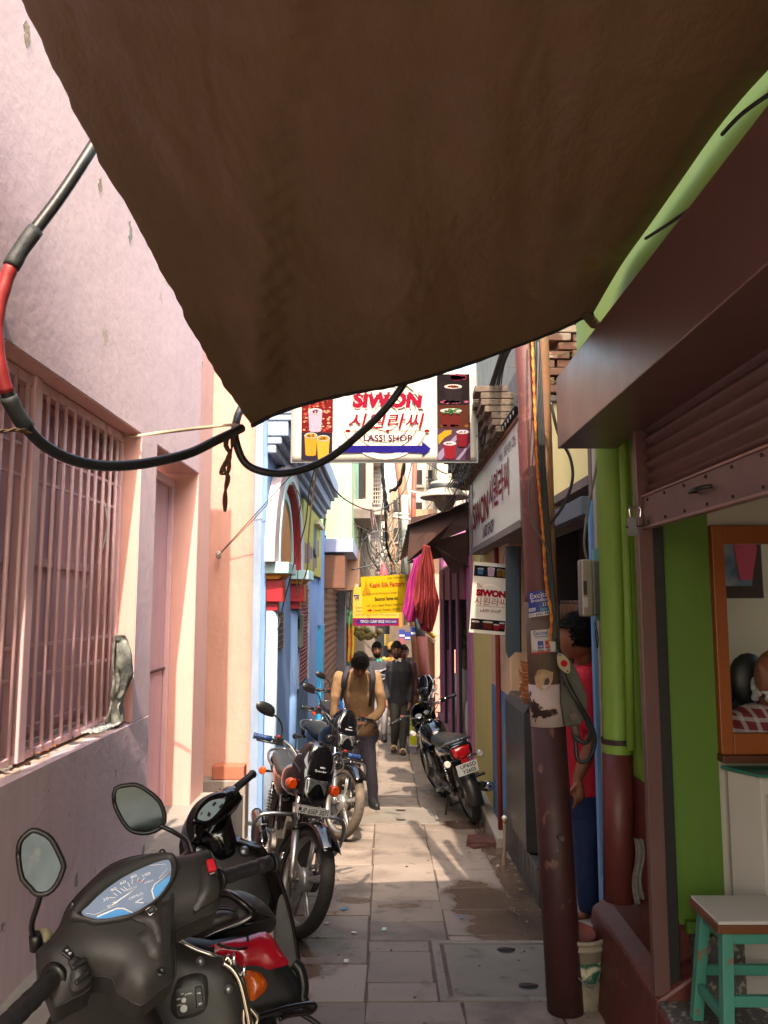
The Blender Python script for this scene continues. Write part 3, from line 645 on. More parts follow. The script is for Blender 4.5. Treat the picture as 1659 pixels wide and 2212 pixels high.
for k in range(14): q.bb(1.0, 1.03, 9.7+k*.3, 9.9+k*.3, 2.1+.02*(k % 2), 2.3, brownshut)
q.tube([(.3, 9.3, 2.55), (1.05, 9.3, 2.1)], .012, tin, 6); part(q, 'support_slat', AW)
# cloth of saree hanging
def saree(outline_top, outline_bot, y, m, name, label, grp, folds=5, amp=.03):
    t = MB()
    def fn(u, v):
        a = P(*[lerp(p, q_, u) for p, q_ in zip(outline_top[0], outline_top[1])], y); 
        k = u*(len(outline_bot)-1); i = min(int(k), len(outline_bot)-2); b = P(*[lerp(p, q_, k-i) for p, q_ in zip(outline_bot[i], outline_bot[i+1])], y)
        p = lerp(a, b, v); return p+V((.008*sin(v*9+u*5), amp*(.3+v)*sin(u*folds*2*PI+v*1.5)+.02*noise.noise((u*4, v*3, 1)), 0))
    t.grid(fn, 60, 50, m); return tag(recentre(t.build(name, solid=.003)), label, 'cloth', grp)
sar = M('red_gold_brocade', '#74101f', .6, col2='#6e2a20', scale=26, amt=.5, bump=.1)
mag = M('magenta_silk', '#7d1a56', .45, col2='#8e2464', scale=4)
saree([(914, 1176), (930, 1180)], [(890, 1290), (905, 1345), (918, 1352), (934, 1366), (948, 1300)], 8.6, sar, 'hanging_saree', 'red and gold brocade saree hanging in a cone from the tin awning', 'sarees hanging from the awning', 4, .035)
saree([(893, 1208), (912, 1196)], [(868, 1318), (882, 1345), (898, 1342), (903, 1310)], 8.85, mag, 'hanging_saree', 'magenta silk saree hanging behind the red brocade one', 'sarees hanging from the awning', 3, .02)
saree([(918, 1190), (928, 1190)], [(898, 1330), (912, 1360), (930, 1368), (938, 1340)], 8.72, M('crimson_silk', '#96142c', .5, col2='#a81c38', scale=4), 'hanging_saree', 'plain crimson silk saree hanging under the red brocade one', 'sarees hanging from the awning', 3, .02)
# ================================================================ far left buildings
def FB(mb, x0, x1, y0, y1, y, d, m): 
    a = P(x0, y1, y); b = P(x1, y0, y); mb.bb(a.x, b.x, y, y+d, a.z, b.z, m)
grn = M('pale_green_wall', '#8fa886', .85, col2='#829a78', scale=1.5, bump=.2, streak=.4, wear='#8a8674', wscale=3, wt=.66)
lilac = M('lilac_slab', '#8c93b0', .7, col2='#7f86a4', scale=2, bump=.2)
brshut = M('brown_rib_shutter', '#6d4d38', .6, col2='#593e2e', scale=5, streak=.3)
greyp = M('grey_pillar', '#6d6c74', .8, col2='#57555c', scale=3, bump=.4, streak=.3)
N1 = empty('shuttered_house', (-1.0, 15, 0), 'pale green upper house over a ribbed brown shop shutter and lilac canopy slab', 'building')
q = at(N1); FB(q, 690, 760, 985, 1175, 13.6, 6, grn); q.bb(-3, -1.3, 13.2, 19, -1, 3.0, greyp); FB(q, 640, 700, 850, 1175, 13.2, 1.5, grn); part(q, 'upper_wall', N1)
q = at(N1); q.bb(-1.3, -.52, 13.2, 17.0, 2.55, 2.78, lilac); part(q, 'canopy', N1, .01)
q = at(N1); q.bb(-1.3, -.66, 13.25, 13.9, 1.95, 2.5, M('rust_box', '#6b4634', .8, col2='#58382b', scale=4, bump=.2)); part(q, 'shutter_box', N1, .006); q = at(N1); q.bb(-1.3, -.5, 15.5, 16.2, 1.95, 2.75, M('peach_box', '#b58a70', .8)); part(q, 'shutter_box', N1, .006)
q = at(N1); zz = [-.75+i*.03 for i in range(92)]
q.add([(-1.0+.018*sin(i*PI/2), y, z) for i, z in enumerate(zz) for y in (13.25, 16.6)], [(2*i, 2*i+1, 2*i+3, 2*i+2) for i in range(91)], brshut, True); part(q, 'roller_shutter', N1)
q = at(N1); q.bb(-1.2, -.82, 16.6, 17.2, -1, 2.3, greyp); part(q, 'pillar', N1, .01)
q = at(N1)
for k in range(22): q.cyl((-1.04+k*.0, 13.3+k*.16, 2.78), (-1.0, 13.3+k*.16, 3.5), .012, M('dark_iron', '#2d2b2a', .6), 5)
for zz_ in (2.85, 3.15, 3.5): q.cyl((-1.02, 13.3, zz_), (-1.02, 16.8, zz_), .018, M('dark_iron', '', 0) if 'dark_iron' in MATS else None, 5)
part(q, 'railing', N1)
q = at(N1); FB(q, 758, 803, 1078, 1100, 14.6, 3.5, M('dusty_pink', '#a9847c', .8)); FB(q, 762, 800, 1100, 1120, 14.6, 3.5, grime); FB(q, 748, 775, 985, 1078, 15.5, 2, M('teal_shutter', '#4c6a63', .7)); FB(q, 775, 792, 1000, 1078, 15.6, 2, darkin); FB(q, 790, 806, 1000, 1085, 15.5, .3, M('peach_slab', '#c08f75', .8, wear='#7d6453')); part(q, 'balcony', N1, .01)
N2 = empty('lattice_house', (-1.0, 20, 0), 'tall grey house with concrete lattice screens and small balconies far down the left side', 'building')
greyw = M('grey_white_wall', '#8e8b8a', .85, col2='#7b7674', scale=1.5, bump=.2, streak=.4)
q = at(N2); FB(q, 640, 800, 900, 1420, 18.5, 9, greyw); FB(q, 795, 822, 940, 1180, 19, 6, M('lilac_grey_wall', '#9b93a0', .8, streak=.4)); FB(q, 735, 810, 1170, 1420, 18, 4, M('brown_grey_wall', '#6d6259', .9, streak=.4)); part(q, 'wall', N2)
q = at(N2)
for k, (x0, x1, y0, y1, yy) in enumerate(((800, 822, 1120, 1230, 18.8), (806, 826, 1000, 1090, 18.9))):
    a = P(x0, y1, yy); b = P(x1, y0, yy)
    for i in range(5): q.bb(lerp(a.x, b.x, i/4)-.012, lerp(a.x, b.x, i/4)+.012, yy-.05, yy-.01, a.z, b.z, conc)
    n_ = int((b.z-a.z)/.1)
    for j in range(n_): q.bb(a.x, b.x, yy-.055, yy-.015, a.z+j*.1, a.z+j*.1+.03, conc)
part(q, 'lattice_screen', N2)
q = at(N2)
for (x0, x1, y0, y1, yy) in ((780, 838, 1095, 1112, 18.3), (785, 842, 1205, 1222, 21), (795, 830, 985, 1000, 18.4)): FB(q, x0, x1, y0, y1, yy, 1.6, conc)
part(q, 'balcony_slab', N2, .01)
q = at(N2)
for (x0, x1, y0, y1, yy) in ((770, 796, 1130, 1200, 18.46), (764, 790, 1020, 1068, 18.46), (800, 818, 1050, 1085, 18.9)): FB(q, x0, x1, y0, y1, yy, .03, darkin)
part(q, 'window', N2)
# far end of the alley
def bld(name, label, specs, wins=(), base=None):
    e = empty(name, (P(specs[0][0], specs[0][3], specs[0][4])[0], specs[0][4], 0), label, 'building')
    q = at(e)
    for (x0, x1, y0, y1, yy, d, m) in specs: FB(q, x0, x1, y0, y1, yy, d, m)
    part(q, 'wall', e)
    for (x0, x1, y0, y1, yy) in wins:
        q = at(e); FB(q, x0, x1, y0, y1, yy-.03, .05, darkin); q2 = at(e); a = P(x0, y1, yy); b = P(x1, y0, yy); q2.bb(a.x-.06, b.x+.06, yy-.09, yy-.03, a.z-.08, a.z, conc)
        o = part(q, 'window', e); o2 = part(q2, 'sill', e); o2.parent = o
    return e
sunw = M('bright_cream_wall', '#b7b0a2', .85, col2='#a49c8e', scale=1, streak=.4, bump=.2); tanw = M('tan_wall', '#a0836a', .85, col2='#8c7058', scale=1, streak=.4)
bld('far_house', 'pale unfinished house with brick floors at the far end of the alley', [(798, 850, 1120, 1420, 34, 5, sunw), (820, 900, 1190, 1420, 38, 5, tanw)], [(806, 820, 1140, 1170, 34), (826, 840, 1140, 1170, 34), (806, 820, 1200, 1235, 34), (828, 842, 1200, 1235, 34)])
bld('white_tall_house', 'tall white rendered house beyond the steel poles on the right', [(868, 1010, 985, 1150, 22, 6, sunw), (880, 960, 1100, 1300, 21.5, 5, tanw), (946, 1010, 820, 1160, 20, 4, M('grey_cream_wall', '#98907f', .9, streak=.5))], [(895, 912, 1015, 1048, 22), (925, 944, 1015, 1048, 22), (896, 912, 1085, 1120, 22)])
bld('brick_house', 'old brick house with small openings right of the sky gap', [(842, 890, 1060, 1420, 30, 6, M('far_brick', '#8d7866', .95, col2='#74604f', scale=6, streak=.4))], [(850, 860, 1080, 1110, 30), (866, 876, 1085, 1115, 30), (850, 860, 1140, 1170, 30), (866, 878, 1145, 1175, 30)])
bld('salmon_house', 'salmon pink house wall with a brown railing behind the red and blue steel pole', [(912, 1000, 1240, 1570, 17.5, 5, M('salmon_wall', '#b98072', .85, col2='#ad7568', scale=1.5, streak=.3, bump=.2))], [])
q = MB()
for k in range(16): a = P(921, 1500, 15.2+k*.14); q.bb(.93, .96, 15.0+k*.14, 15.09+k*.14, -.55, .95, M('brown_rail_wood', '#7c4a26', .6))
q.bb(.92, .97, 14.95, 17.3, .95, 1.02, M('cream_rail', '#b39a78', .7)); q.bb(.92, .97, 14.95, 17.3, -.55, -.45, M('brown_rail_wood', '', .6))
for k in range(9): q.sph((.945, 15.1+k*.25, 1.07), .05, M('brass_knob', '#a8823a', .3, .9), 8)
tag(recentre(q.build('balustrade')), 'brown slatted balustrade topped with brass knobs beside the far parked bike', 'railing')
# dark passage under the signs at the end, its shade painted as a near-black slab
q = MB(); FB(q, 740, 905, 1335, 1500, 31, 1, M('dark_bazaar', '#1e1f22', .9)); tag(recentre(q.build('passage_shade_panel')), 'dark shaded bazaar passage wall at the very end of the alley', 'wall')
# hanging goods on the left at the spice shop
for i, (x, y, c, lab) in enumerate(((-.86, 17.3, '#b5511c', 'orange saree cloth hanging tallest by the grey pillar'), (-.80, 17.9, '#b98a22', 'yellow gold cloth hanging next to the orange one'), (-.74, 18.6, '#8c4a20', 'dark orange cloth hanging behind the yellow one'))):
    t = MB(); t.grid(lambda u, v: V((x+.14*u+.02*sin(v*5), y+.06*sin(u*9+v), lerp(1.45, -.5, v))), 10, 12, M('hanging_cloth_%d' % i, c, .8, col2='#a8a03a', scale=5, amt=.2)); tag(recentre(t.build('saree_cloth', solid=.004)), lab, 'cloth', 'cloths hanging by the grey pillar')
t = MB(); t.bb(-.72, -.58, 20, 20.4, -1, 1.1, M('red_post_paint', '#a13a26', .7)); tag(recentre(t.build('red_pillar', bevel=.01)), 'red orange pillar under the spice shop sign', 'pillar')
t = MB(); t.bb(-1.2, -.62, 23, 26, -1.1, 1.4, M('cream_brick', '#8d8378', .9))
for k in range(24): t.bb(-.625, -.615, 23, 26, -1.0+k*.1, -.99+k*.1, M('brick_line', '#5c544c', .9))
tag(recentre(t.build('brick_pier')), 'pale brick faced pier left of the man in the patterned sweater', 'pillar')
# ================================================================ tarpaulin overhead
def edge(pts): return curve_pts([P(*p) if len(p) == 3 and abs(p[0])+abs(p[1]) > 30 else V(p) for p in pts], 10)
Lg = edge([(545, 921, 3.45), (505, 862, 3.4), (470, 812, 3.3), (420, 722, 3.12), (335, 558, 2.8), (262, 425, 2.6), (200, 320, 2.45), (120, 150, 2.2), (45, 0, 2.0)])+[V((-1.06, 1, 3.42)), V((-1.08, 0, 3.45)), V((-1.1, -.5, 3.45)), V((-1.1, -1.0, 3.4))]
Rg = curve_pts([P(1281, 676, 3.42)]+[PX(a_, b_, .985) for a_, b_ in ((1340, 575), (1400, 490), (1470, 390), (1540, 290), (1600, 215), (1659, 150))], 10)+[V((.98, 1.2, 3.12)), V((.98, 0, 3.2)), V((.98, -.5, 3.22)), V((.98, -1.0, 3.22))]
Fg = edge([(545, 921, 3.45), (600, 893, 3.52), (680, 868, 3.56), (760, 850, 3.58), (875, 828, 3.58), (1000, 790, 3.56), (1110, 750, 3.52), (1200, 715, 3.48), (1281, 676, 3.42)])
def along(c, t):
    k = max(0., min(.99999, t))*(len(c)-1); i = int(k); return lerp(c[i], c[i+1], k-i)
def ylen(c, t):       # parametrise by distance
    d = [0]
    for i in range(len(c)-1): d.append(d[-1]+(c[i+1]-c[i]).length)
    s_ = t*d[-1]
    for i in range(len(c)-1):
        if d[i+1] >= s_: return lerp(c[i], c[i+1], (s_-d[i])/max(1e-9, d[i+1]-d[i]))
    return c[-1]
def tarp(u, v):
    l = ylen(Lg, v); r = ylen(Rg, v); f0 = along(Fg, u); s0 = lerp(Fg[0], Fg[-1], u)
    p = lerp(l, r, u)+(f0-s0)*math.exp(-v*7)
    w = v*4.2; e = sin(PI*u); on = min(1, w*3); edge_ = min(1, u*12)*min(1, (1-u)*12)
    p.z -= .05*e*min(1, v*5)                              # belly
    uc = .10+.17*w; p.z -= .085*math.exp(-((u-uc)/.055)**2)*math.exp(-w*.75)*on         # valley running up from the tied tip
    p.z += .011*sin(w*62+3*noise.noise((u*7, w*3, 2)))*math.exp(-((u-uc-.035)/.028)**2)*math.exp(-w*.55)*on   # ladder of small crumples beside it
    f1 = (u-.03)/(w*.55+.16); p.z += .012*sin(f1*5.0+2.5*noise.noise((u*3, w*1.6, 4)))*math.exp(-w*1.3)*math.exp(-f1*.35)*on*edge_
    f2 = (1.0-u)/(w*.5+.12); p.z += .010*sin(f2*5.5+1.5*noise.noise((u*3, w*1.6, 7)))*math.exp(-w*1.5)*math.exp(-f2*.5)*on*edge_
    p.z += .006*sin(2*PI*(u*8+1.3*noise.noise((u*2, w*.9, 0))))*e*on
    n1 = noise.noise((u*7, w*2.6, 5)); n2 = noise.noise((u*15+3*n1, w*7, 8)); n3 = noise.noise((u*34, w*13+2*n2, 3))
    p.z += (.012*n1+.007*n2*(1-abs(n2))+.0028*n3)*edge_*on
    if u < .02: p.x += .012*noise.noise((w*9, 3, 1))+.006*noise.noise((w*24, 7, 1))
    return p
tm = M('brown_tarpaulin', '#5f5141', .32, col2='#786650', scale=2.2, amt=.7, bump=.9, bscale=26, wear='#8a7258', wscale=9, wt=.70, blend=.04, spec=.35, stretch=(2.5, .8, 2))
tn = tm.node_tree; bpn = [n for n in tn.nodes if n.type == 'BUMP'][0]; bpn.inputs['Distance'].default_value = .02; bpn.inputs['Strength'].default_value = .45
t2 = tn.nodes.new('ShaderNodeTexNoise'); t2.inputs['Scale'].default_value = 22; t2.inputs['Detail'].default_value = 9; t2.inputs['Distortion'].default_value = .8; mp2 = tn.nodes.new('ShaderNodeMapping'); mp2.inputs['Scale'].default_value = (1.4, .7, 1); tcc = [n for n in tn.nodes if n.type == 'TEX_COORD'][0]
tn.links.new(tcc.outputs['Object'], mp2.inputs[0]); tn.links.new(mp2.outputs[0], t2.inputs['Vector']); b2_ = tn.nodes.new('ShaderNodeBump'); b2_.inputs['Distance'].default_value = .02; b2_.inputs['Strength'].default_value = .22; tn.links.new(t2.outputs['Fac'], b2_.inputs['Height']); tn.links.new(b2_.outputs[0], bpn.inputs['Normal'])
pb = tn.nodes['Principled BSDF']; ou = tn.nodes['Material Output']; tr = tn.nodes.new('ShaderNodeBsdfTranslucent'); mx = tn.nodes.new('ShaderNodeMixShader')
tr.inputs[0].default_value = (.17, .105, .055, 1); mx.inputs[0].default_value = .34; tn.links.new(pb.outputs[0], mx.inputs[1]); tn.links.new(tr.outputs[0], mx.inputs[2]); tn.links.new(mx.outputs[0], ou.inputs[0])
q = MB(); q.grid(lambda u, v: tarp(u, v**2.1), 210, 330, tm); TP = empty('tarpaulin', Fg[0], 'large dark brown tarpaulin slung across the alley overhead', 'tarpaulin')
q.M = None; o = q.build('sheet', solid=.004); o.parent = TP; o.matrix_parent_inverse = Matrix.Translation(-TP.location)
def child(q, name, par, **k):
    o = q.build(name, **k); o.parent = par; o.matrix_parent_inverse = Matrix.Translation(-V(par.location)); return o
q = MB(); q.tube([tarp(i/60, .001)+V((0, 0, -.003)) for i in range(61)], [.007+.004*random.random() for i in range(61)], M('dark_hem', '#221d1c', .8), 6); child(q, 'hem', TP)
q = MB(); c_ = P(1275, 678, 3.42)
for k in range(4): q.sph(c_+V((.015*k-.02, .01*k, -.012*k)), (.03, .02, .022), tm, 8)
child(q, 'tied_knot', TP)
# ================================================================ thick cable loops, ribbon, ropes
def cable(ctrl, r, m, name, label, cat='cable', grp=None, n=8, segs=10, extra=None):
    t = MB(); pts = curve_pts([P(*c) if abs(c[0])+abs(c[1]) > 30 else V(c) for c in ctrl], segs); t.tube(pts, r, m, n)
    if extra: extra(t, pts)
    return tag(recentre(t.build(name)), label, cat, grp)
redtape = M('red_tape', '#8e2a2c', .5); tape = M('black_tape', '#2c3033', .6, bump=.3, bscale=60)
def ex(t, pts):
    n = len(pts)
    def seg(a, b, r, m): 
        i0, i1 = int(a*n), int(b*n); t.tube(pts[i0:i1+1], [r*(1+.035*sin(i*1.1)) for i in range(i1-i0+1)], m, 10)
    seg(.20, .27, .0255, tape); seg(.27, .50, .0215, redtape); seg(.505, .57, .026, tape)
cable([(230, 270, 2.55), (200, 318, 2.5), (130, 425, 2.42), (45, 540, 2.35), (12, 610, 2.33), (-8, 700, 2.33), (2, 800, 2.35), (35, 890, 2.42), (100, 965, 2.55), (190, 1002, 2.7), (290, 1004, 2.85), (400, 982, 3.05), (470, 950, 3.2), (522, 925, 3.35)], .0195, wirem, 'thick_cable', 'thick black cable looping low in front of the barred window with red taped joint', n=12, extra=ex)
cable([(522, 880, 3.5), (512, 905, 3.45), (508, 945, 3.4), (530, 1000, 3.42), (580, 1021, 3.45), (640, 1018, 3.5), (710, 990, 3.55), (780, 935, 3.6), (835, 880, 3.62), (873, 828, 3.6), (900, 780, 3.7)], .0175, wirem, 'thick_cable', 'thick black cable sagging across the lower left of the hanging white banner', n=12)
rib = M('cream_ribbon', '#b8a88f', .7, col2='#a08f76', scale=9); ribw = M('pale_ribbon', '#c4c6be', .5)
def ribbon(ctrl, w_, m, name, label):
    pts = curve_pts([P(*c) for c in ctrl], 8); t = MB(); vs = []
    for i, p in enumerate(pts): 
        a = .6*sin(i*.35); d = V((sin(a)*.3, sin(a)*.7, cos(a))).normalized()*w_/2; vs += [p-d, p+d]
    t.add(vs, [(2*i, 2*i+1, 2*i+3, 2*i+2) for i in range(len(pts)-1)], m, True); return tag(recentre(t.build(name, solid=.0015)), label, 'ribbon')
ribbon([(240, 948, 3.78), (330, 937, 3.75), (430, 925, 3.6), (500, 918, 3.38), (525, 925, 3.34)], .016, rib, 'packing_ribbon', 'cream packing ribbon stretched from the window grille to the black cable')
t = MB(); 
for k in range(10):
    a = k*1.9; c = P(232+8*cos(a*2), 955+8*sin(a), 3.77); pts = [c+V((.02*cos(a+b), .02*sin(a*2+b), .028*sin(b+a))) for b in [i*.6 for i in range(9)]]; t.tube(pts, .004, ribw, 5, flat=.4)
tag(recentre(t.build('ribbon_knot')), 'knotted bunch of pale ribbon tied to the top of the window grille', 'ribbon')
for cc, lab in (([(222, 1070, 3.6), (232, 1130, 3.62), (220, 1190, 3.62), (204, 1225, 3.6)], 'pale torn ribbon hanging inside the window bars'), ([(200, 1240, 3.55), (186, 1268, 3.5), (172, 1300, 3.48), (164, 1330, 3.45)], 'lower dangling end of pale ribbon across the window bars')):
    cc = [(a, b, c-.02) for a, b, c in cc]; ribbon(cc, .012, ribw, 'ribbon_end', lab)
def twist(ctrl, r, m, name, label, turns=.5, cat='rope'):
    pts = curve_pts([P(*c) if abs(c[0])+abs(c[1]) > 30 else V(c) for c in ctrl], 12); t = MB(); L_ = [0]
    for i in range(len(pts)-1): L_.append(L_[-1]+(pts[i+1]-pts[i]).length)
    for ph in (0, PI):
        out = []
        for i, p in enumerate(pts):
            X, Y = frame(pts[min(i+1, len(pts)-1)]-pts[max(0, i-1)]+V((1e-6, 0, 0))); a = ph+L_[i]/(r*9)*2*PI*turns; out.append(p+(X*cos(a)+Y*sin(a))*r*.55)
        t.tube(out, r*.62, m, 6)
    return tag(recentre(t.build(name)), label, cat)
twist([(497, 935, 3.32), (488, 960, 3.32), (497, 985, 3.31), (483, 1010, 3.31), (492, 1030, 3.3), (487, 1060, 3.3), (486, 1105, 3.3)], .010, rope, 'jute_rope', 'frayed jute rope dangling from the cable tie in front of the pink wall')
twist([(502, 930, 3.33), (500, 970, 3.33), (483, 1005, 3.32), (478, 1022, 3.32), (492, 1020, 3.31), (497, 990, 3.31)], .008, rope, 'rope_loop', 'looped end of jute rope beside the dangling one')
twist([(-60, 925, 2.2), (-10, 932, 2.3), (40, 928, 2.4), (66, 935, 2.46)], .006, rope, 'tie_rope', 'brown string tying the thick cable to the left at the picture edge')
cable([(590, 1075, 4.9), (540, 1130, 5.0), (472, 1200, 5.2)], .003, greycab, 'guy_string', 'thin string running down to a nail insulator on the rough pink wall', 'string')
t = MB(); c = P(471, 1200, 5.4); t.sph(P(472, 1199, 7.1), (.028, .03, .04), M('porcelain', '#9a8a80', .4), 8); tag(recentre(t.build('insulator')), 'small insulator knob on the rough pink end wall', 'insulator')
cable([(655, 1000, 6.4), (600, 1058, 6.8), (472, 1199, 7.15)], .004, wirem, 'thin_wire', 'thin black wire from the banner to the insulator on the pink wall', 'cable')
# ================================================================ rag, glass, litter on the window sill
rag = M('dirty_grey_rag', '#8f918a', .95, col2='#4c4a42', scale=14, amt=.25, bump=.6, bscale=60)
t = MB(); A_ = [(262, 1372), (268, 1385), (280, 1455), (270, 1497), (262, 1522), (266, 1562)]; B_ = [(250, 1372), (246, 1400), (241, 1470), (240, 1500), (243, 1525), (238, 1565)]
def rf(u, v):
    k = v*(len(A_)-1); i = min(int(k), len(A_)-2); a = [lerp(A_[i][j], A_[i+1][j], k-i) for j in (0, 1)]; b = [lerp(B_[i][j], B_[i+1][j], k-i) for j in (0, 1)]
    return P(lerp(a[0], b[0], u), lerp(a[1], b[1], u), 3.68)+V((.01*sin(u*14+v*4), .035*sin(u*11+v*6)+.02*noise.noise((u*5, v*9, 1)), 0))
t.grid(rf, 16, 40, rag); tag(recentre(t.build('rag', solid=.006)), 'dirty grey rag hanging from the right end of the window grille', 'rag')
random.seed(4)
t = MB()
for k in range(18): 
    y = random.uniform(2.4, 3.7); t.box((-1.26+random.uniform(-.03, .04), y, 1.16+random.uniform(0, .01)), [random.uniform(.01, .03)]*2+[.008], random.choice([conc, M('dark_debris', '#2c2622', .9), M('orange_petals', '#8a5a3c', .8)]), Matrix.Rotation(random.uniform(0, 3), 3, 'Z'))
tag(recentre(t.build('litter')), 'small litter and orange petals scattered on the window sill', 'litter', kind='stuff')
t = MB(); t.grid(lambda u, v: V((-1.29+.09*u, 3.4+.28*v, 1.163+.012*noise.noise((u*8, v*9, 0))+.008)), 12, 20, M('clear_wrap', '#c0c6c4', .15, alpha=.5)); tag(recentre(t.build('plastic_wrap', solid=.002)), 'crumpled clear plastic wrap lying on the window sill', 'plastic')
t = MB(); t.bb(-1.27, -1.22, 3.7, 3.78, 1.147, 1.175, M('clay_shard', '#9a5b48', .9)); tag(recentre(t.build('brick_shard', bevel=.004)), 'small red brick shard in the corner of the window sill', 'shard')
# ================================================================ steel pole with notices
polem = M('maroon_pole_paint', '#5c2a26', .62, col2='#49201c', scale=3, bump=.25, wear='#9a624c', wscale=7, wt=.60, blend=.12, spec=.6)
poled = M('dark_maroon_paint', '#421b1b', .6, col2='#2f100e', scale=4, bump=.35, bscale=14, wear='#6a4a3c', wscale=9, wt=.62, blend=.06, spec=.6)
rustm = M('rusty_grey_steel', '#4f4640', .7, col2='#6a5243', scale=6, bump=.4, wear='#2e3a34', wscale=4, wt=.6)
wband = M('peeling_whitewash', '#b8a7a2', .8, col2='#a99591', scale=5, bump=.3, wear='#2f1a18', wscale=8, wt=.56, blend=.02)
PB = V((.847, 3.9, -.2)); PTp = P(1134, 740, 3.98)
def pc(z): return lerp(PB, PTp, (z-PB.z)/(PTp.z-PB.z))
PO = empty('steel_pole', PB, 'leaning steel street pole with maroon paint, notices and a worn white band', 'pole')
q = MB(); q.tube([pc(-.2), pc(1.12)], .084, poled, 28); child(q, 'lower_section', PO)
q = MB(); q.tube([pc(1.12), pc(1.32)], .0845, wband, 28); child(q, 'white_band', PO)
q = MB(); q.tube([pc(1.32), pc(1.72)], .083, rustm, 28); child(q, 'rusty_section', PO)
q = MB(); q.tube([pc(1.72), pc(1.76), pc(2.6), pc(2.65), pc(4.6)], [.083, .072, .066, .056, .05], polem, 28); child(q, 'upper_section', PO)
q = MB(); q.cyl(pc(.62)+V((.01, -.08, 0)), pc(.62)+V((.01, -.10, 0)), .02, poled, 6); q.cyl(pc(.62)+V((.01, -.08, 0)), pc(.62)+V((.01, -.112, 0)), .009, rustm, 8); child(q, 'bolt', PO)
def onpole(u, z, r, th0=-.25):       # u metres round the pole
    c = pc(z); a = th0+u/r; return c+V((sin(a)*r, -cos(a)*r, 0))
PAP = M('white_notice_paper', '#b9b4b0', .7); NAVY = M('notice_blue', '#22307f', .5, col2='#2a3a8e', scale=4)
def sticker(name, label, z0, z1, w_, items, base, tilt=0.):
    e = empty(name, pc(z0), label, 'notice', 'broadband notices on the pole'); q = MB()
    rr = .0775 if z0 > 1.74 else .0845
    fn = lambda u, z, k=0: onpole(u-.0, z+tilt*u, rr+.002+k*.0012)
    q.grid(lambda u, v: fn((u-.5)*w_, lerp(z0, z1, v)), 14, 3, base); child(q, 'sheet', e)
    for i, it in enumerate(items):
        q = MB(); kind = it[0]
        if kind == 'r': 
            _, u0, u1, a, b, m, lv = it; q.grid(lambda u, v: fn(lerp(u0, u1, u), lerp(a, b, v), lv), 10, 2, m); nm = 'printed_panel'
        else:
            _, s_, u, z, wd, hh, m, lv = it; q.text(s_, .05, u, z, m, w=wd, h=hh, bold=.0006, fn=lambda v: fn(v.x, v.z, lv)); nm = 'lettering'
        child(q, nm, e)
WHT = M('white_print', '#c4c2c6', .6); RED = M('red_print', '#b02a2a', .6); INK = M('dark_ink', '#22222c', .6)
zA = lambda py: P(1158, py, 3.82).z
s1 = (zA(1332), zA(1279)); H1 = s1[0]-0
z0, z1 = zA(1331), zA(1276)
sticker('broadband_notice', 'blue broadband notice with router symbol wrapped on the pole', z0, z1, .125, [
 ('t', 'Excitel', .002, lerp(z0, z1, .83), .098, .026, WHT, 2), ('t', 'Broadband', .006, lerp(z0, z1, .64), .1, .016, WHT, 2),
 ('r', -.06, -.022, lerp(z0, z1, .23), lerp(z0, z1, .36), WHT, 2), ('t', '49/mo', -.04, lerp(z0, z1, .295), .032, .010, NAVY, 4),
 ('r', .0, .052, lerp(z0, z1, .19), lerp(z0, z1, .30), M('router_blue', '#4a7f9e', .5), 2), ('r', .0, .003, lerp(z0, z1, .3), lerp(z0, z1, .48), M('router_blue', '', 1), 2), ('r', .049, .052, lerp(z0, z1, .3), lerp(z0, z1, .48), M('router_blue', '', 1), 2),
 ('t', ')))', .026, lerp(z0, z1, .44), .03, .022, WHT, 3),
 ('r', -.0625, .0625, z0-.0, lerp(z0, z1, .16), WHT, 1), ('t', '011 6965 6965', .0, lerp(z0, z1, .08), .115, .014, INK, 3)], NAVY, .15)
z0, z1 = zA(1412), zA(1361)
sticker('tariff_notice', 'white broadband tariff notice with red edge wrapped on the pole below the blue one', z0, z1, .115, [
 ('t', 'Excitel', -.005, lerp(z0, z1, .87), .07, .02, NAVY, 2), ('t', 'Broadband', .0, lerp(z0, z1, .72), .065, .010, NAVY, 2),
 ('r', -.022, .006, lerp(z0, z1, .2), lerp(z0, z1, .52), NAVY, 2), ('r', .014, .042, lerp(z0, z1, .2), lerp(z0, z1, .52), RED, 2), ('t', '₹382', -.008, lerp(z0, z1, .30), .022, .01, WHT, 4), ('t', '₹499', .028, lerp(z0, z1, .30), .022, .01, WHT, 4),
 ('r', -.0575, .0575, z0, lerp(z0, z1, .07), RED, 1), ('t', '91 6966 1996', .0, lerp(z0, z1, .12), .1, .012, INK, 3)], PAP, .1)
q = MB(); zc = zA(1470); q.poly([onpole(u, zc+z, .0865) for u, z in ((-.045, -.03), (-.02, -.05), (.02, -.04), (.04, 0), (.045, .035), (.0, .05), (-.03, .045), (-.05, .01))], M('torn_paper', '#b59a78', .8, col2='#8f6f50', scale=20)); tag(recentre(q.build('torn_paper', solid=.001)), 'torn brown paper remnant stuck on the pole above the white band', 'paper')
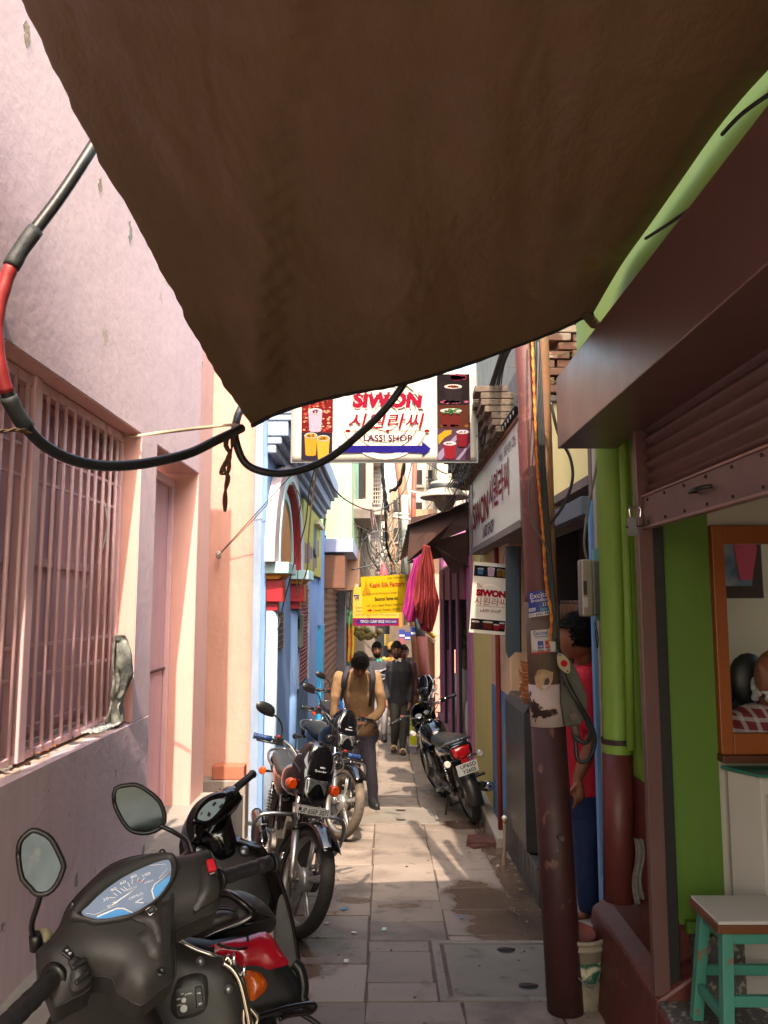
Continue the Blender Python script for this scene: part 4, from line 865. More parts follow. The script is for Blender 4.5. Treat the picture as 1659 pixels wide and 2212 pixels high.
# second post right behind, with bundle of cables
q = MB(); q.tube([P(1215, 2100, 4.02), P(1195, 1500, 4.05), P(1183, 1100, 4.08), P(1172, 760, 4.12), P(1165, 600, 4.15)], .036, M('greenish_rust_post', '#5a4a34', .7, col2='#7a4a2a', scale=5, bump=.4, wear='#2d3b30', wscale=4, wt=.55), 16)
tag(recentre(q.build('thin_post')), 'thin rusty post standing directly behind the leaning maroon pole', 'pole')
random.seed(9)
for i in range(4):
    cable([(1150+i*4, 700, 3.88), (1162+i*3.5, 900, 3.84), (1172+i*3, 1100, 3.82), (1185+i*3, 1260, 3.81), (1196+i*2, 1380, 3.8), (1206+i, 1430, 3.8), (1218+i*2, 1480, 3.78)], .006, wirem, 'pole_cable', 'bundled black cable strapped down the front of the pole', 'cable', 'black cables strapped to the pole', 6, 8)
orange_rope = M('orange_rope', '#b4501c', .8, col2='#c98a2c', scale=40, amt=.2)
twist([(1148, 700, 3.84), (1153, 830, 3.8), (1160, 1000, 3.79), (1173, 1150, 3.78), (1180, 1260, 3.78), (1191, 1330, 3.77), (1187, 1395, 3.77)], .007, orange_rope, 'orange_rope', 'orange twisted rope running down the face of the pole')
cable([(1163, 740, 3.83), (1160, 860, 3.8), (1150, 1000, 3.79), (1143, 1060, 3.78), (1146, 1120, 3.78), (1168, 1160, 3.77), (1186, 1195, 3.77)], .0035, greycab, 'loose_wire', 'thin loose wire hanging down the front of the pole', 'cable')
t = MB(); t.bb(-.012, .012, -.012, .012, 0, .048, M('white_plastic_clip', '#a9a49b', .4)); o = t.build('junction_clip', bevel=.003); mv(o, P(1194, 1408, 3.74)); tag(o, 'small white plastic junction box hanging on the pole cables', 'junction box')
def swbox():
    e = empty('cable_box', P(1245, 1560, 3.82), 'grey cable junction box fixed to the right side of the pole', 'junction box')
    t = MB(); pts = [(1213, 1432), (1232, 1425), (1243, 1440), (1268, 1500), (1270, 1530), (1255, 1565), (1222, 1570), (1213, 1520)]; t.prism([P(a, b, 3.83) for a, b in pts], (0, .1, 0), M('grey_cast_box', '#5c5a54', .75, col2='#43403a', scale=7, bump=.5)); child(t, 'case', e, bevel=.006)
    t = MB(); t.cyl(P(1238, 1548, 3.83), P(1238, 1548, 3.80), .018, rustm, 10); t.cyl(P(1240, 1560, 3.86), P(1246, 1600, 3.86), .02, rustm, 10); child(t, 'gland', e); return e
swbox()
for i, c in enumerate(([(1206, 1408, 3.78), (1222, 1470, 3.76), (1250, 1520, 3.75), (1274, 1560, 3.78), (1285, 1600, 3.8), (1272, 1640, 3.82), (1248, 1640, 3.84), (1243, 1590, 3.86)], [(1198, 1380, 3.79), (1215, 1450, 3.77), (1245, 1512, 3.76), (1268, 1560, 3.79), (1275, 1590, 3.8), (1262, 1605, 3.82), (1240, 1590, 3.84)])):
    cable(c, .010, wirem, 'looped_cable', ['outer thick cable looping below the grey junction box', 'inner thick cable looping below the grey junction box'][i], 'cable', None, 10)
t = MB(); c = P(1218, 1433, 3.73); R_ = Matrix.Rotation(rad(-25), 3, 'Y'); 
pr = [(.028*cos(a)*(1-.25*abs(sin(a))), .05*sin(a)) for a in [2*PI*k/20 for k in range(20)]]
t.prism([c+R_ @ V((x, 0, z)) for x, z in pr], (0, .012, 0), M('ivory_reflector', '#9d9377', .4)); t.cyl(c+V((0, -.006, 0)), c, .016, M('red_reflector', '#b3131c', .15, coat=1), 14); t.sph(c+R_ @ V((0, -.001, .04)), .004, blackpl, 6); t.sph(c+R_ @ V((0, -.001, -.04)), .004, blackpl, 6)
tag(recentre(t.build('reflector')), 'ivory oval reflector plate with red centre tied to the pole cables', 'reflector')
# meter box on the blue jamb
e = empty('meter_box', P(1285, 1340, 4.0), 'transparent grey plastic meter box on a wooden board at the doorway edge', 'meter box')
t = MB(); FB(t, 1286, 1312, 1185, 1340, 4.03, .03, M('peach_board', '#9c8672', .8, col2='#6f9db0', scale=3, amt=.1)); child(t, 'board', e)
clr = M('hazy_plastic', '#8d857c', .25, col2='#7b7368', scale=9, spec=.6)
t = MB(); FB(t, 1257, 1280, 1208, 1332, 3.9, .07, clr); FB(t, 1281, 1303, 1210, 1330, 3.94, .09, M('hazy_plastic_dark', '#6b665f', .3, col2='#57524b', scale=8)); child(t, 'case', e, bevel=.012, seg=3)
t = MB(); FB(t, 1261, 1268, 1255, 1285, 3.893, .006, blackpl); FB(t, 1261, 1270, 1290, 1312, 3.895, .004, M('meter_face', '#9d9d9b', .5)); child(t, 'meter_dial', e)
cable([(1303, 900, 3.95), (1290, 1000, 4.0), (1270, 1100, 4.0), (1262, 1170, 3.95), (1268, 1208, 3.93)], .007, greycab, 'meter_cable', 'grey cable dropping into the top of the meter box', 'cable')
cable([(1190, 870, 3.95), (1207, 940, 3.95), (1232, 990, 3.95), (1236, 1040, 3.95), (1215, 1095, 4.0), (1180, 1140, 4.05)], .008, wirem, 'black_loop_cable', 'black cable bowing out below the end of the brown hood', 'cable')
cable([(1285, 1345, 3.98), (1292, 1375, 3.98), (1290, 1400, 3.98), (1286, 1360, 3.98)], .003, wirem, 'meter_tail', 'thin wires hanging below the meter box', 'cable')
for c, lab in (([(1395, 515), (1450, 480), (1520, 430), (1600, 360), (1720, 265)], 'thin black wire across the green beam over the brown hood'), ([(1560, 290), (1610, 240), (1720, 165)], 'short black wire at the upper right edge against the green beam')):
    cable([tuple(PX(a, b, .96)) for a, b in c], .006, wirem, 'beam_wire', lab, 'cable')
# bucket with clay pot
e = empty('paint_bucket', (.99, 4.0, zg(4)), 'stained white plastic bucket with a wire handle standing behind the foot of the pole', 'bucket')
e.location = G(1256, 2168); e.location.z += .005
bk = M('stained_white_plastic', '#8f8470', .6, col2='#72685a', scale=7, wear='#4a4238', wscale=9, wt=.57, blend=.1)
def loc(e): return MB()
t = loc(e); t.lathe([(.0, 0), (.096, 0), (.098, .01), (.118, .27), (.128, .272), (.128, .285), (.12, .287), (.12, .30), (.130, .302), (.130, .318), (.122, .322), (.114, .31), (.094, .03), (0, .03)], bk, n=32); t.build('pail', e)
t = loc(e); t.lathe([(.1095, .13), (.1145, .22)], M('green_label', '#1f4b38', .5, col2='#b0a690', scale=14, amt=.1, wear='#a89b86', wscale=9, wt=.55), n=32, arc=.34, axis=(0, 0, 1)); o = t.build('label_band', e); o.rotation_euler.z = rad(-80)
t = loc(e); t.tube(curve_pts([(-.12, -.04, .26), (-.07, -.115, .2), (.02, -.14, .13), (.1, -.07, .24), (.12, -.02, .27)]), .0022, steel, 5); t.build('wire_handle', e)
pot = M('red_clay', '#7c3a2a', .7, col2='#6b3022', scale=8, bump=.1)
t = MB(); t.lathe([(0, 0), (.05, 0), (.075, .04), (.082, .06), (.074, .062), (.066, .04), (0, .02)], pot, n=24); o = t.build('clay_bowl'); mv(o, V(e.location)+V((-.012, 0, .27)), (rad(10), rad(6), 0)); tag(o, 'red clay bowl resting inside the white bucket', 'bowl')
t = MB(); t.lathe([(0, 0), (.08, 0), (.08, .27), (0, .28)], M('brown_water', '#3b2c22', .2), n=16); o = t.build('waste_fill', e)
# counter, clay cups, jars
t = MB(); cnt = M('black_counter_paint', '#1b1c1e', .35, col2='#26272a', scale=5, wear='#8c8c8a', wscale=5, wt=.68)
t.prism([(.965, 5.55, .03), (.965, 5.55, .95), (1.0, 5.5, 1.02), (1.08, 5.5, 1.02), (1.08, 5.5, .03)], (0, .85, 0), cnt); tag(recentre(t.build('counter', bevel=.008)), 'black painted metal counter standing on the tiled plinth', 'counter')
cup = M('terracotta_cup', '#a8744e', .8, col2='#95623f', scale=9); random.seed(12); first = None
for k in range(11):
    for j, (x, y) in enumerate(((1.015, 5.58), (1.03, 5.72))):
        if j == 1 and k > 7: continue
        if first is None:
            t = MB(); t.lathe([(0, 0), (.038, 0), (.058, .045), (.062, .05), (.056, .05), (.034, .006), (0, .006)], cup, n=18); o = first = t.build('clay_cup')
        else: o = first.copy(); COL.objects.link(o)
        mv(o, (x+random.uniform(-.006, .006), y+random.uniform(-.006, .006), 1.02+k*.024), (random.uniform(-.12, .12), random.uniform(-.15, .15), 0)); tag(o, 'terracotta cup in the leaning stacks on the black counter', 'cup', 'stacked clay cups on the counter')
jf = None
for k in range(4):
    if jf is None:
        j = empty('glass_jar', (0, 0, 0)); t = MB(); t.lathe([(0, 0), (.05, 0), (.05, .12), (.04, .13), (0, .13)], M('amber_jar', '#4e3a28', .15, col2='#6f5a3a', scale=6), n=14); t.build('jar_body', j); t = MB(); t.lathe([(0, .13), (.042, .13), (.042, .15), (0, .15)], M('jar_lid', '#5c5850', .5), n=14); t.build('lid', j); jf = j; o = j
    else:
        o = jf.copy(); COL.objects.link(o)
        for c in jf.children: d = c.copy(); COL.objects.link(d); d.parent = o
    mv(o, (1.36, 5.9-k*.14, 1.58)); tag(o, 'amber jar with a grey lid on the dark shelf inside the lassi shop', 'jar', 'jars on the lassi shop shelf')
t = MB(); t.prism([P(1092, 1180, 5.9), P(1122, 1180, 5.9), P(1124, 1410, 5.9), P(1112, 1408, 5.9), P(1098, 1422, 5.9), P(1092, 1405, 5.9)], (.02, .06, 0), M('dark_teal_sheet', '#22303a', .5, bump=.1)); tag(recentre(t.build('plastic_sheet')), 'dark teal rolled plastic sheet hanging by the cream pillar', 'sheet')
# ---- interior of the green shop
e = empty('open_mirror_frame', P(1530, 1600, 3.2), 'orange wooden framed window inside the green shop', 'window')  # mirror built as an open frame; its reflection is modelled behind it
wood = M('orange_brown_wood', '#8a4a17', .45, col2='#75390f', scale=4, stretch=(1, 1, .2), bump=.05)
t = MB(); t.bb(1.335, 1.385, 3.19, 3.235, 1.12, 2.03, wood); t.bb(1.385, 2.6, 3.19, 3.235, 1.955, 2.03, wood); t.bb(1.385, 2.6, 3.19, 3.235, 1.12, 1.20, wood); t.bb(1.33, 2.6, 3.17, 3.24, 1.09, 1.119, M('dark_sill_wood', '#4a2413', .5)); child(t, 'frame', e, bevel=.004)
e = empty('framed_picture', (1.7, 3.95, 1.75), 'dark framed picture of a pink figure on blue behind the orange window', 'picture')
t = MB(); a = P(1553, 1266, 3.9); b = P(1646, 1187, 3.9); t.bb(a.x-.1, b.x, 3.9, 3.94, a.z-.06, b.z+.2, M('dark_picture_frame', '#2a1c16', .5)); child(t, 'frame', e, bevel=.006)
t = MB(); t.bb(a.x-.02, b.x-.06, 3.893, 3.899, a.z, b.z+.16, M('picture_blue', '#3d5870', .5, col2='#7d8790', scale=7, amt=.3)); child(t, 'painting', e)
t = MB(); xm = a.x+.13; t.prism([(xm-.05, 3.885, b.z+.15), (xm+.05, 3.885, b.z+.15), (xm+.06, 3.885, b.z), (xm+.03, 3.885, a.z+.03), (xm-.03, 3.885, a.z+.03), (xm-.05, 3.885, b.z)], (0, .006, 0), M('picture_pink', '#9e3a55', .5)); child(t, 'painted_figure', e)
t = MB(); R0 = P(1600, 1480, 3.75)
t.sph(R0+V((.04, 0, .02)), (.1, .05, .13), blackpl, 16); t.bb(R0.x-.14, R0.x-.04, 3.72, 3.77, R0.z-.08, R0.z+.01, blackpl); t.bb(R0.x-.02, R0.x+.1, 3.75, 3.85, .22, R0.z-.05, blackpl); t.cyl((R0.x+.04, 3.8, .22), (R0.x+.04, 3.8, .25), .22, steel, 20)
tag(recentre(t.build('salon_chair', bevel=.015)), 'black salon chair seen through the orange framed window', 'chair')
# counter cabinet with glass top
e = empty('white_cabinet', (1.6, 3.1, .22), 'white laminate cabinet with a green edged glass top under the orange window', 'cabinet')
t = MB(); out = [(1.35, 3.185), (1.42, 3.06), (2.4, 3.06), (2.4, 3.185)]; t.prism([(x, y, .22) for x, y in out], (0, 0, .84), whitelam); child(t, 'body', e, bevel=.003)
t = MB(); t.prism([(1.435, 3.052, .28), (2.35, 3.052, .28), (2.35, 3.052, 1.0), (1.435, 3.052, 1.0)], (0, .006, 0), M('grey_laminate', '#9a978d', .4)); child(t, 'door_panel', e, bevel=.002)
t = MB(); out = [(1.33, 3.2), (1.405, 3.03), (2.45, 3.03), (2.45, 3.2)]; t.prism([(x, y, 1.065) for x, y in out], (0, 0, .012), M('green_glass', '#2f6b58', .05, spec=.8)); child(t, 'glass_top', e, bevel=.002)
# stool
e = empty('wooden_stool', (1.3, 2.95, .22), 'teal painted wooden stool with a white top standing on the granite shop floor', 'stool')
teal = M('teal_paint', '#3f8272', .55, col2='#33705f', scale=4, bump=.15, wear='#6d5240', wscale=14, wt=.60, blend=.04)
t = MB(); t.bb(1.125, 1.52, 2.78, 3.02, .64, .652, M('white_formica', '#b3b1ac', .2, col2='#a5a39c', scale=3)); child(t, 'top', e, bevel=.003)
t = MB(); t.bb(1.12, 1.525, 2.775, 3.025, .612, .64, M('brown_edge_wood', '#5d3418', .5)); child(t, 'top_edge', e, bevel=.003)
lp = []
for (x, y, dx, dy) in ((1.16, 2.81, -.03, -.04), (1.49, 2.81, .05, -.04), (1.16, 2.99, -.03, .04), (1.49, 2.99, .05, .04)):
    t = MB(); w_ = .019; a = V((x, y, .612)); b = V((x+dx, y+dy, .222)); 
    t.loft([[a+V((sx*w_, sy*w_, 0)) for sx, sy in ((-1, -1), (1, -1), (1, 1), (-1, 1))], [b+V((sx*w_, sy*w_, 0)) for sx, sy in ((-1, -1), (1, -1), (1, 1), (-1, 1))]], teal, smooth=False); child(t, 'leg', e, bevel=.003); lp.append((a, b))
t = MB()
for i, j, k in ((0, 2, .7), (0, 1, .55), (2, 3, .55), (1, 3, .7), (0, 1, .06), (2, 3, .06), (0, 2, .06)):
    p = lerp(lp[i][0], lp[i][1], k); r_ = lerp(lp[j][0], lp[j][1], k); t.box((p+r_)/2, ((r_-p).x if abs((r_-p).x) > .1 else .02, (r_-p).y if abs((r_-p).y) > .1 else .02, .035), teal)
child(t, 'stretcher', e, bevel=.003)
# small cloth hanging on the shutter guide
t = MB(); t.grid(lambda u, v: P(1370+18*u+4*sin(v*7), 1812+145*v*(1-.12*u), 3.1)+V((0, .012*sin(u*12), 0)), 8, 16, M('check_cloth', '#5c5955', .95, col2='#3d3b39', scale=90, amt=.3)); tag(recentre(t.build('checked_cloth', solid=.003)), 'small checked cloth hanging on the shutter guide rail', 'cloth')
# litter on the ground
random.seed(8)
lit = [('paper_scrap', 'white scrap of paper on the paving left of centre', (765, 2015), '#b5b5b0'), ('leaf_scrap', 'dry brown leaf by the front motorcycle tyre', (724, 1973), '#8a5a30'), ('paper_scrap', 'white crumpled scrap beside the motorcycle tyre', (706, 1995), '#b0b0ac'), ('blue_wrapper', 'blue wrapper scrap near the motorcycle tyre', (744, 1964), '#4a6a94'), ('white_wrapper', 'pale green wrapper on the middle flagstones', (830, 2008), '#9fb5a6'), ('paper_scrap', 'small white scrap in the lower middle of the paving', (748, 2077), '#c0c0bc'), ('dry_leaf', 'brown dry leaf by the black tiled plinth', (1125, 1922), '#7d5a3a'), ('wrapper_bit', 'tiny blue bit on the wet flagstone', (997, 1983), '#5577a0')]
for nm, lab, (px, py), c in lit:
    p = G(px, py, .006); t = MB(); n = 7; s_ = random.uniform(.013, .024)
    t.grid(lambda u, v: V(((u-.5)*2*s_, (v-.5)*1.4*s_, .008*noise.noise((u*3+px, v*3, 1))+.004)), 3, 3, M('scrap_'+c[1:], c, .7)); o = t.build(nm, solid=.0015); mv(o, p, (0, 0, random.uniform(0, 3))); tag(o, lab, 'litter')

random.seed(77); t = MB(); gm_ = [M('grit_%d' % i, c, .95) for i, c in enumerate(('#5a4d42', '#7a6a5a', '#3a322c', '#8f7d6a'))]
for k in range(620):
    r_ = random.random(); y = random.uniform(3.3, 12)
    x = (random.gauss(.98, .05) if y > 5.3 else random.gauss(.9, .07)) if r_ < .35 else (random.gauss(-.62, .16) if r_ < .75 else random.uniform(-.9, .95))
    if y < 7 and x < -.9: continue
    s_ = random.uniform(.003, .011); t.box((x, y, zg(y)+.003), (s_*random.uniform(.6, 1.8), s_*random.uniform(.6, 1.8), s_*.6), random.choice(gm_), Matrix.Rotation(random.uniform(0, 3), 3, 'Z'))
tag(t.build('grit'), 'fine grit and dirt crumbs scattered over the paving and along the walls', 'grit', kind='stuff')
# ================================================================ hanging signs
def sign_root(name, label, loc, rot=(0, 0, 0)): return empty(name, loc, label, 'sign', None, rot)
def cells(par, items, k=.0014):
    """flat printed areas on a sign facing -y; x right, z up, each later layer a little prouder"""
    for it in items:
        nm, m, lv, shapes = it; q = MB()
        for s_ in shapes:
            if s_[0] == 'r': _, x0, x1, z0, z1 = s_; q.add([(x0, -lv*k, z0), (x1, -lv*k, z0), (x1, -lv*k, z1), (x0, -lv*k, z1)], [(0, 1, 2, 3)], m)
            elif s_[0] == 'e':
                _, x, z, rx, rz = s_[:5]; n = 20; q.poly([(x+rx*cos(2*PI*i/n), -lv*k, z+rz*sin(2*PI*i/n)) for i in range(n)], m)
            elif s_[0] == 'p': q.poly([(x, -lv*k, z) for x, z in s_[1]], m)
            elif s_[0] == 'ring':
                _, x, z, r0, r1 = s_; n = 40; vs = [(x+r*cos(2*PI*i/n), -lv*k, z+r*sin(2*PI*i/n)) for r in (r0, r1) for i in range(n)]; q.add(vs, [(i, (i+1) % n, n+(i+1) % n, n+i) for i in range(n)], m)
            elif s_[0] == 't': _, body, x, z, w, h = s_[:6]; kw = s_[6] if len(s_) > 6 else {}; q.text(body, .1, x, z, m, off=-lv*k, w=w, h=h, **kw)
        q.build(nm, par)
cmat = lambda n, c, r=.45: M('print_'+n, tuple(x*.55 for x in hexc(c)) if c else (0, 0, 0), .85, spec=.08)
flex = M('white_flex_banner', '#a8a49c', .7, col2='#9f9b93', scale=3, spec=.12)
crim = MATS['crimson_print']; plum = MATS['plum_print']
def glass_pic(x, z, w, h, body, top, spots, n=10, seed=1, spotc=None):
    random.seed(seed); return [('p', [(x-w*.42, z-h/2), (x+w*.42, z-h/2), (x+w/2, z+h/2), (x-w/2, z+h/2)])]
def drink(par, x, z, w, h, c_body, c_top, c_spot, seed, rim='#c9c2c0', lv=3, n=9):
    random.seed(seed)
    cells(par, [('printed_glass', cmat(c_body[1:], c_body), lv, [('p', [(x-w*.40, z-h*.46), (x-w*.2, z-h*.5), (x+w*.2, z-h*.5), (x+w*.40, z-h*.46), (x+w/2, z+h*.42), (x-w/2, z+h*.42)])]),
     ('printed_rim', cmat(rim[1:], rim), lv+1, [('e', x, z+h*.42, w*.5, h*.13)]), ('printed_top', cmat(c_top[1:], c_top), lv+2, [('e', x, z+h*.42, w*.44, h*.10)]),
     ('printed_topping', cmat(c_spot[1:], c_spot), lv+3, [('e', x+random.uniform(-.25, .25)*w, z+h*.42+random.uniform(-.05, .05)*h, w*random.uniform(.03, .08), h*random.uniform(.015, .035)) for i in range(n)])])
def spots(par, x0, x1, z0, z1, c, n, r, seed, lv=2):
    random.seed(seed); cells(par, [('printed_nuts', cmat(c[1:], c), lv, [('e', random.uniform(x0+r, x1-r), random.uniform(z0+r, z1-r), r*random.uniform(.5, 1), r*random.uniform(.35, .8)) for i in range(n)])])
# --- big banner: local origin at its lower left corner
o = P(630.5, 996, 6.0); BW, BH = 1.434, .712
BN = sign_root('hanging_banner', 'large white banner hung across the alley with blue arrow and drink photos', o)
q = MB(); q.grid(lambda u, v: V((BW*u, .004*sin(u*9+v*2)+.009, BH*v)), 30, 14, flex); q.build('panel', BN, solid=.004)
q = MB(); q.bb(-.012, BW+.012, .016, .04, BH-.01, BH+.014, steel); q.bb(-.012, BW+.012, .016, .04, -.01, .012, steel); q.bb(-.012, .012, .016, .04, .012, BH-.01, steel); q.bb(BW-.012, BW+.012, .016, .04, .012, BH-.01, steel); q.build('frame', BN)
s_ = .00094
def zx(a): return (a-30)*s_
def zz_(a): return (815-a)*s_
R4 = lambda x0, x1, y0, y1: ('r', zx(x0), zx(x1), zz_(y1), zz_(y0))
cells(BN, [('faint_mandala', M('peach_print', '#bfa48d', .4, col2='#b9b0a4', scale=50, amt=.2), 2, [('ring', zx(800), zz_(440), .30, .34), ('ring', zx(800), zz_(440), .25, .262), ('ring', zx(800), zz_(440), .17, .2), ('ring', zx(800), zz_(440), .1, .112)]),
 ('photo_strip', cmat('maroon_bg', '#6e1518'), 3, [R4(107, 365, 70, 575)]), ('photo_strip', cmat('dusk_bg', '#2a2230'), 3, [R4(107, 362, 578, 805)]), ('photo_strip', cmat('black_bg', '#1a1216'), 3, [R4(1232, 1502, 80, 341)]), ('photo_strip', cmat('brown_bg', '#4a2418'), 3, [R4(1232, 1502, 343, 543)]), ('photo_strip', cmat('purple_bg', '#4c3346'), 3, [R4(1232, 1502, 545, 807)]),
 ('arrow', M('royal_blue_print', '#150f58', .85, spec=.08), 3, [('p', [(zx(a), zz_(b)) for a, b in ((413, 686), (1105, 686), (1105, 650), (1178, 713), (1105, 775), (1105, 745), (413, 745))])]),
 ('lettering', M('pink_edge_print', '#b98a8e', .4), 3, [('t', 'SIWON', zx(826), zz_(303), 600*s_, 146*s_, dict(bold=.008, shear=.12))]),
 ('lettering', crim, 4, [('t', 'SIWON', zx(820), zz_(300), 585*s_, 138*s_, dict(bold=.006, shear=.12)), ('t', '시원라씨', zx(810), zz_(478), 630*s_, 128*s_, dict(shear=.2, bold=.001)), R4(480, 1155, 561, 565), ('e', zx(490), zz_(563), .02, .012), ('e', zx(1145), zz_(563), .02, .012), ('e', zx(820), zz_(563), .012, .012)]),
 ('lettering', plum, 4, [('t', 'LASSI SHOP', zx(822), zz_(622), 400*s_, 54*s_, dict(bold=.002))])])
cells(BN, [('icing_print', cmat('icing', '#c4b8b8'), 6, [('e', zx(545+i*62+random.uniform(-8, 8)), zz_(243+random.uniform(-3, 6)), .018, .010+.006*(i % 2)) for i in range(10)])])
spots(BN, zx(107), zx(365), zz_(575), zz_(80), '#a2493a', 60, .016, 1, 4); spots(BN, zx(107), zx(365), zz_(575), zz_(340), '#b5886e', 26, .014, 2, 5)
drink(BN, zx(220), zz_(478), .11, .18, '#b79bb0', '#b5a3b4', '#7a2550', 3, lv=6)
drink(BN, zx(185), zz_(680), .10, .175, '#c08a28', '#b98a3c', '#6a4a1a', 4, lv=4); drink(BN, zx(288), zz_(708), .10, .185, '#cc9634', '#b98a3c', '#6a4a1a', 5, lv=7)
drink(BN, zx(1365), zz_(250), .14, .14, '#231a1c', '#c9b4a4', '#8a3020', 6, lv=4, n=26); spots(BN, zx(1240), zx(1500), zz_(338), zz_(300), '#9a4a62', 12, .02, 7, 4); spots(BN, zx(1330), zx(1495), zz_(130), zz_(86), '#7a2040', 12, .03, 8, 4)
drink(BN, zx(1345), zz_(455), .17, .14, '#5a1c18', '#c2beb2', '#6a1428', 9, lv=4, n=14); spots(BN, zx(1275), zx(1420), zz_(430), zz_(365), '#2f7a3a', 12, .012, 10, 9); spots(BN, zx(1236), zx(1500), zz_(540), zz_(500), '#7a4a2a', 8, .02, 11, 4)
cells(BN, [('printed_banana', cmat('banana', '#b08a20'), 5, [('p', [(zx(a), zz_(b)) for a, b in ((1236, 600), (1290, 560), (1350, 556), (1345, 590), (1290, 620), (1240, 680))])]), ('printed_boards', cmat('boards', '#8a7a94'), 4, [('p', [(zx(a), zz_(b)) for a, b in ((1236, 750), (1420, 560), (1450, 560), (1260, 805), (1236, 805))]), ('p', [(zx(a), zz_(b)) for a, b in ((1380, 805), (1500, 660), (1500, 690), (1410, 805))])])])
drink(BN, zx(1333), zz_(728), .10, .13, '#7e1a22', '#c4b4bc', '#7a2030', 12, lv=6, n=6); drink(BN, zx(1440), zz_(630), .10, .125, '#6e1420', '#c4b4bc', '#4a1430', 13, lv=9, n=6)
# --- small vertical sign, display corners (1024,1213) (1101,1221) (1090,1373) (1013,1366) at y 6.4
a = P(1013, 1366, 6.4); b = P(1090, 1373, 6.4); c = P(1024, 1213, 6.4); W2 = (b-a).length; H2 = (c-a).length
VS = sign_root('hanging_sign', 'small white vertical lassi sign tilted and hanging under the long signboard', a, (0, rad(-3.5)*-1, 0))
VS.rotation_euler = (0, math.atan2((c-a).x, (c-a).z), 0)
q = MB(); q.bb(0, W2, .0005, .012, 0, H2, flex); q.build('panel', VS, bevel=.001)
U = lambda u: u*W2; Z = lambda z: z*H2
cells(VS, [('photo_strip', cmat('black_bg2', '#17141c'), 1, [('r', U(.02), U(.98), Z(.80), Z(.95)), ('r', U(.03), U(.99), Z(.05), Z(.20))]),
 ('faint_mandala', MATS['peach_print'], 1, [('ring', U(.5), Z(.5), .105, .115)]),
 ('lettering', crim, 2, [('t', 'The', U(.2), Z(.665), .05, .032, dict(shear=.3)), ('t', 'SIWON', U(.54), Z(.57), .24, .058, dict(bold=.008)), ('t', '시원라씨', U(.54), Z(.455), .26, .062), ('r', U(.14), U(.95), Z(.384), Z(.388))]),
 ('lettering', plum, 2, [('t', 'LASSI SHOP', U(.56), Z(.325), .165, .024, dict(bold=.001))])])
for i, (u, z, cb, ct_, cs, w_, h_) in enumerate(((.2, .87, '#3a5a7a', '#7a9ab0', '#2a3a5a', .05, .05), (.5, .87, '#a38aa0', '#b5a3b4', '#7a2550', .06, .07), (.74, .87, '#6a5020', '#8a6a2c', '#4a3a1a', .05, .06), (.89, .865, '#8a6824', '#9a7a3c', '#4a3a1a', .045, .06), (.16, .115, '#2c1818', '#c9b4a4', '#8a3020', .065, .06), (.5, .12, '#5a1c18', '#c2beb2', '#2f7a3a', .085, .06), (.75, .10, '#7e1a22', '#c4b4bc', '#7a2030', .05, .05), (.9, .13, '#6e1420', '#c4b4bc', '#4a1430', .045, .05))):
    drink(VS, U(u), Z(z), w_, h_, cb, ct_, cs, 20+i, lv=2+i*.2, n=5)
t = MB(); t.tube([P(1040, 1190, 6.4), P(1038, 1216, 6.41)], .002, wirem, 4); t.tube([P(1090, 1190, 6.42), P(1086, 1221, 6.41)], .002, wirem, 4)
tag(recentre(t.build('sign_hooks')), 'pair of thin wires holding up the small vertical lassi sign', 'wire')
# --- yellow silk factory sign
yel = M('yellow_sign', '#947604', .8, spec=.1, col2='#9c7e08', scale=2); yr = cmat('sign_red', '#a31a20'); yk = cmat('sign_black', '#262018')
a = P(791, 1327, 13.0); W3 = (P(880, 1327, 13.0)-a).length; H3 = (P(777, 1247, 13)-a).length
KS = sign_root('silk_shop_sign', 'tilted yellow sign with red heading hanging over the alley', a, (0, rad(-3.2), 0))
q = MB(); q.bb(-.06, W3, .001, .02, 0, H3, yel); q.build('panel', KS)
cells(KS, [('lettering', yr, 3, [('t', 'Kashi Silk Factory', W3*.55, H3*.74, W3*.86, H3*.17, dict(bold=.002)), ('p', [(W3*.04, H3*.08), (W3*.1, H3*.08), (W3*.1, H3*.05), (W3*.15, H3*.1), (W3*.1, H3*.15), (W3*.1, H3*.12), (W3*.04, H3*.12)]), ('p', [(W3*.88, H3*.08), (W3*.95, H3*.08), (W3*.95, H3*.05), (W3*.99, H3*.1), (W3*.95, H3*.15), (W3*.95, H3*.12), (W3*.88, H3*.12)])]),
 ('lettering', yk, 3, [('t', 'Mob.: 9335440813', W3*.78, H3*.93, W3*.42, H3*.05), ('t', 'Banarasi Saree etc.', W3*.52, H3*.39, W3*.58, H3*.10, dict(bold=.002)), ('t', 'CK. 33/72, Nepali Khapra, Kashi Karvat', W3*.5, H3*.21, W3*.94, H3*.07), ('t', 'Chowk, Varanasi -221001', W3*.5, H3*.09, W3*.64, H3*.07)]),
 ('lettering', cmat('sign_brown', '#7a4424'), 3, [('t', 'Exporter & Wholesales Dealer in :', W3*.45, H3*.53, W3*.82, H3*.07)]),
 ('temple_print', cmat('sign_orange', '#a87a14'), 2, [('p', [(-.05, H3*.5), (.1, H3*.5), (.08, H3*.62), (.05, H3*.72), (.025, H3*.92), (0, H3*.72), (-.03, H3*.62)])])])
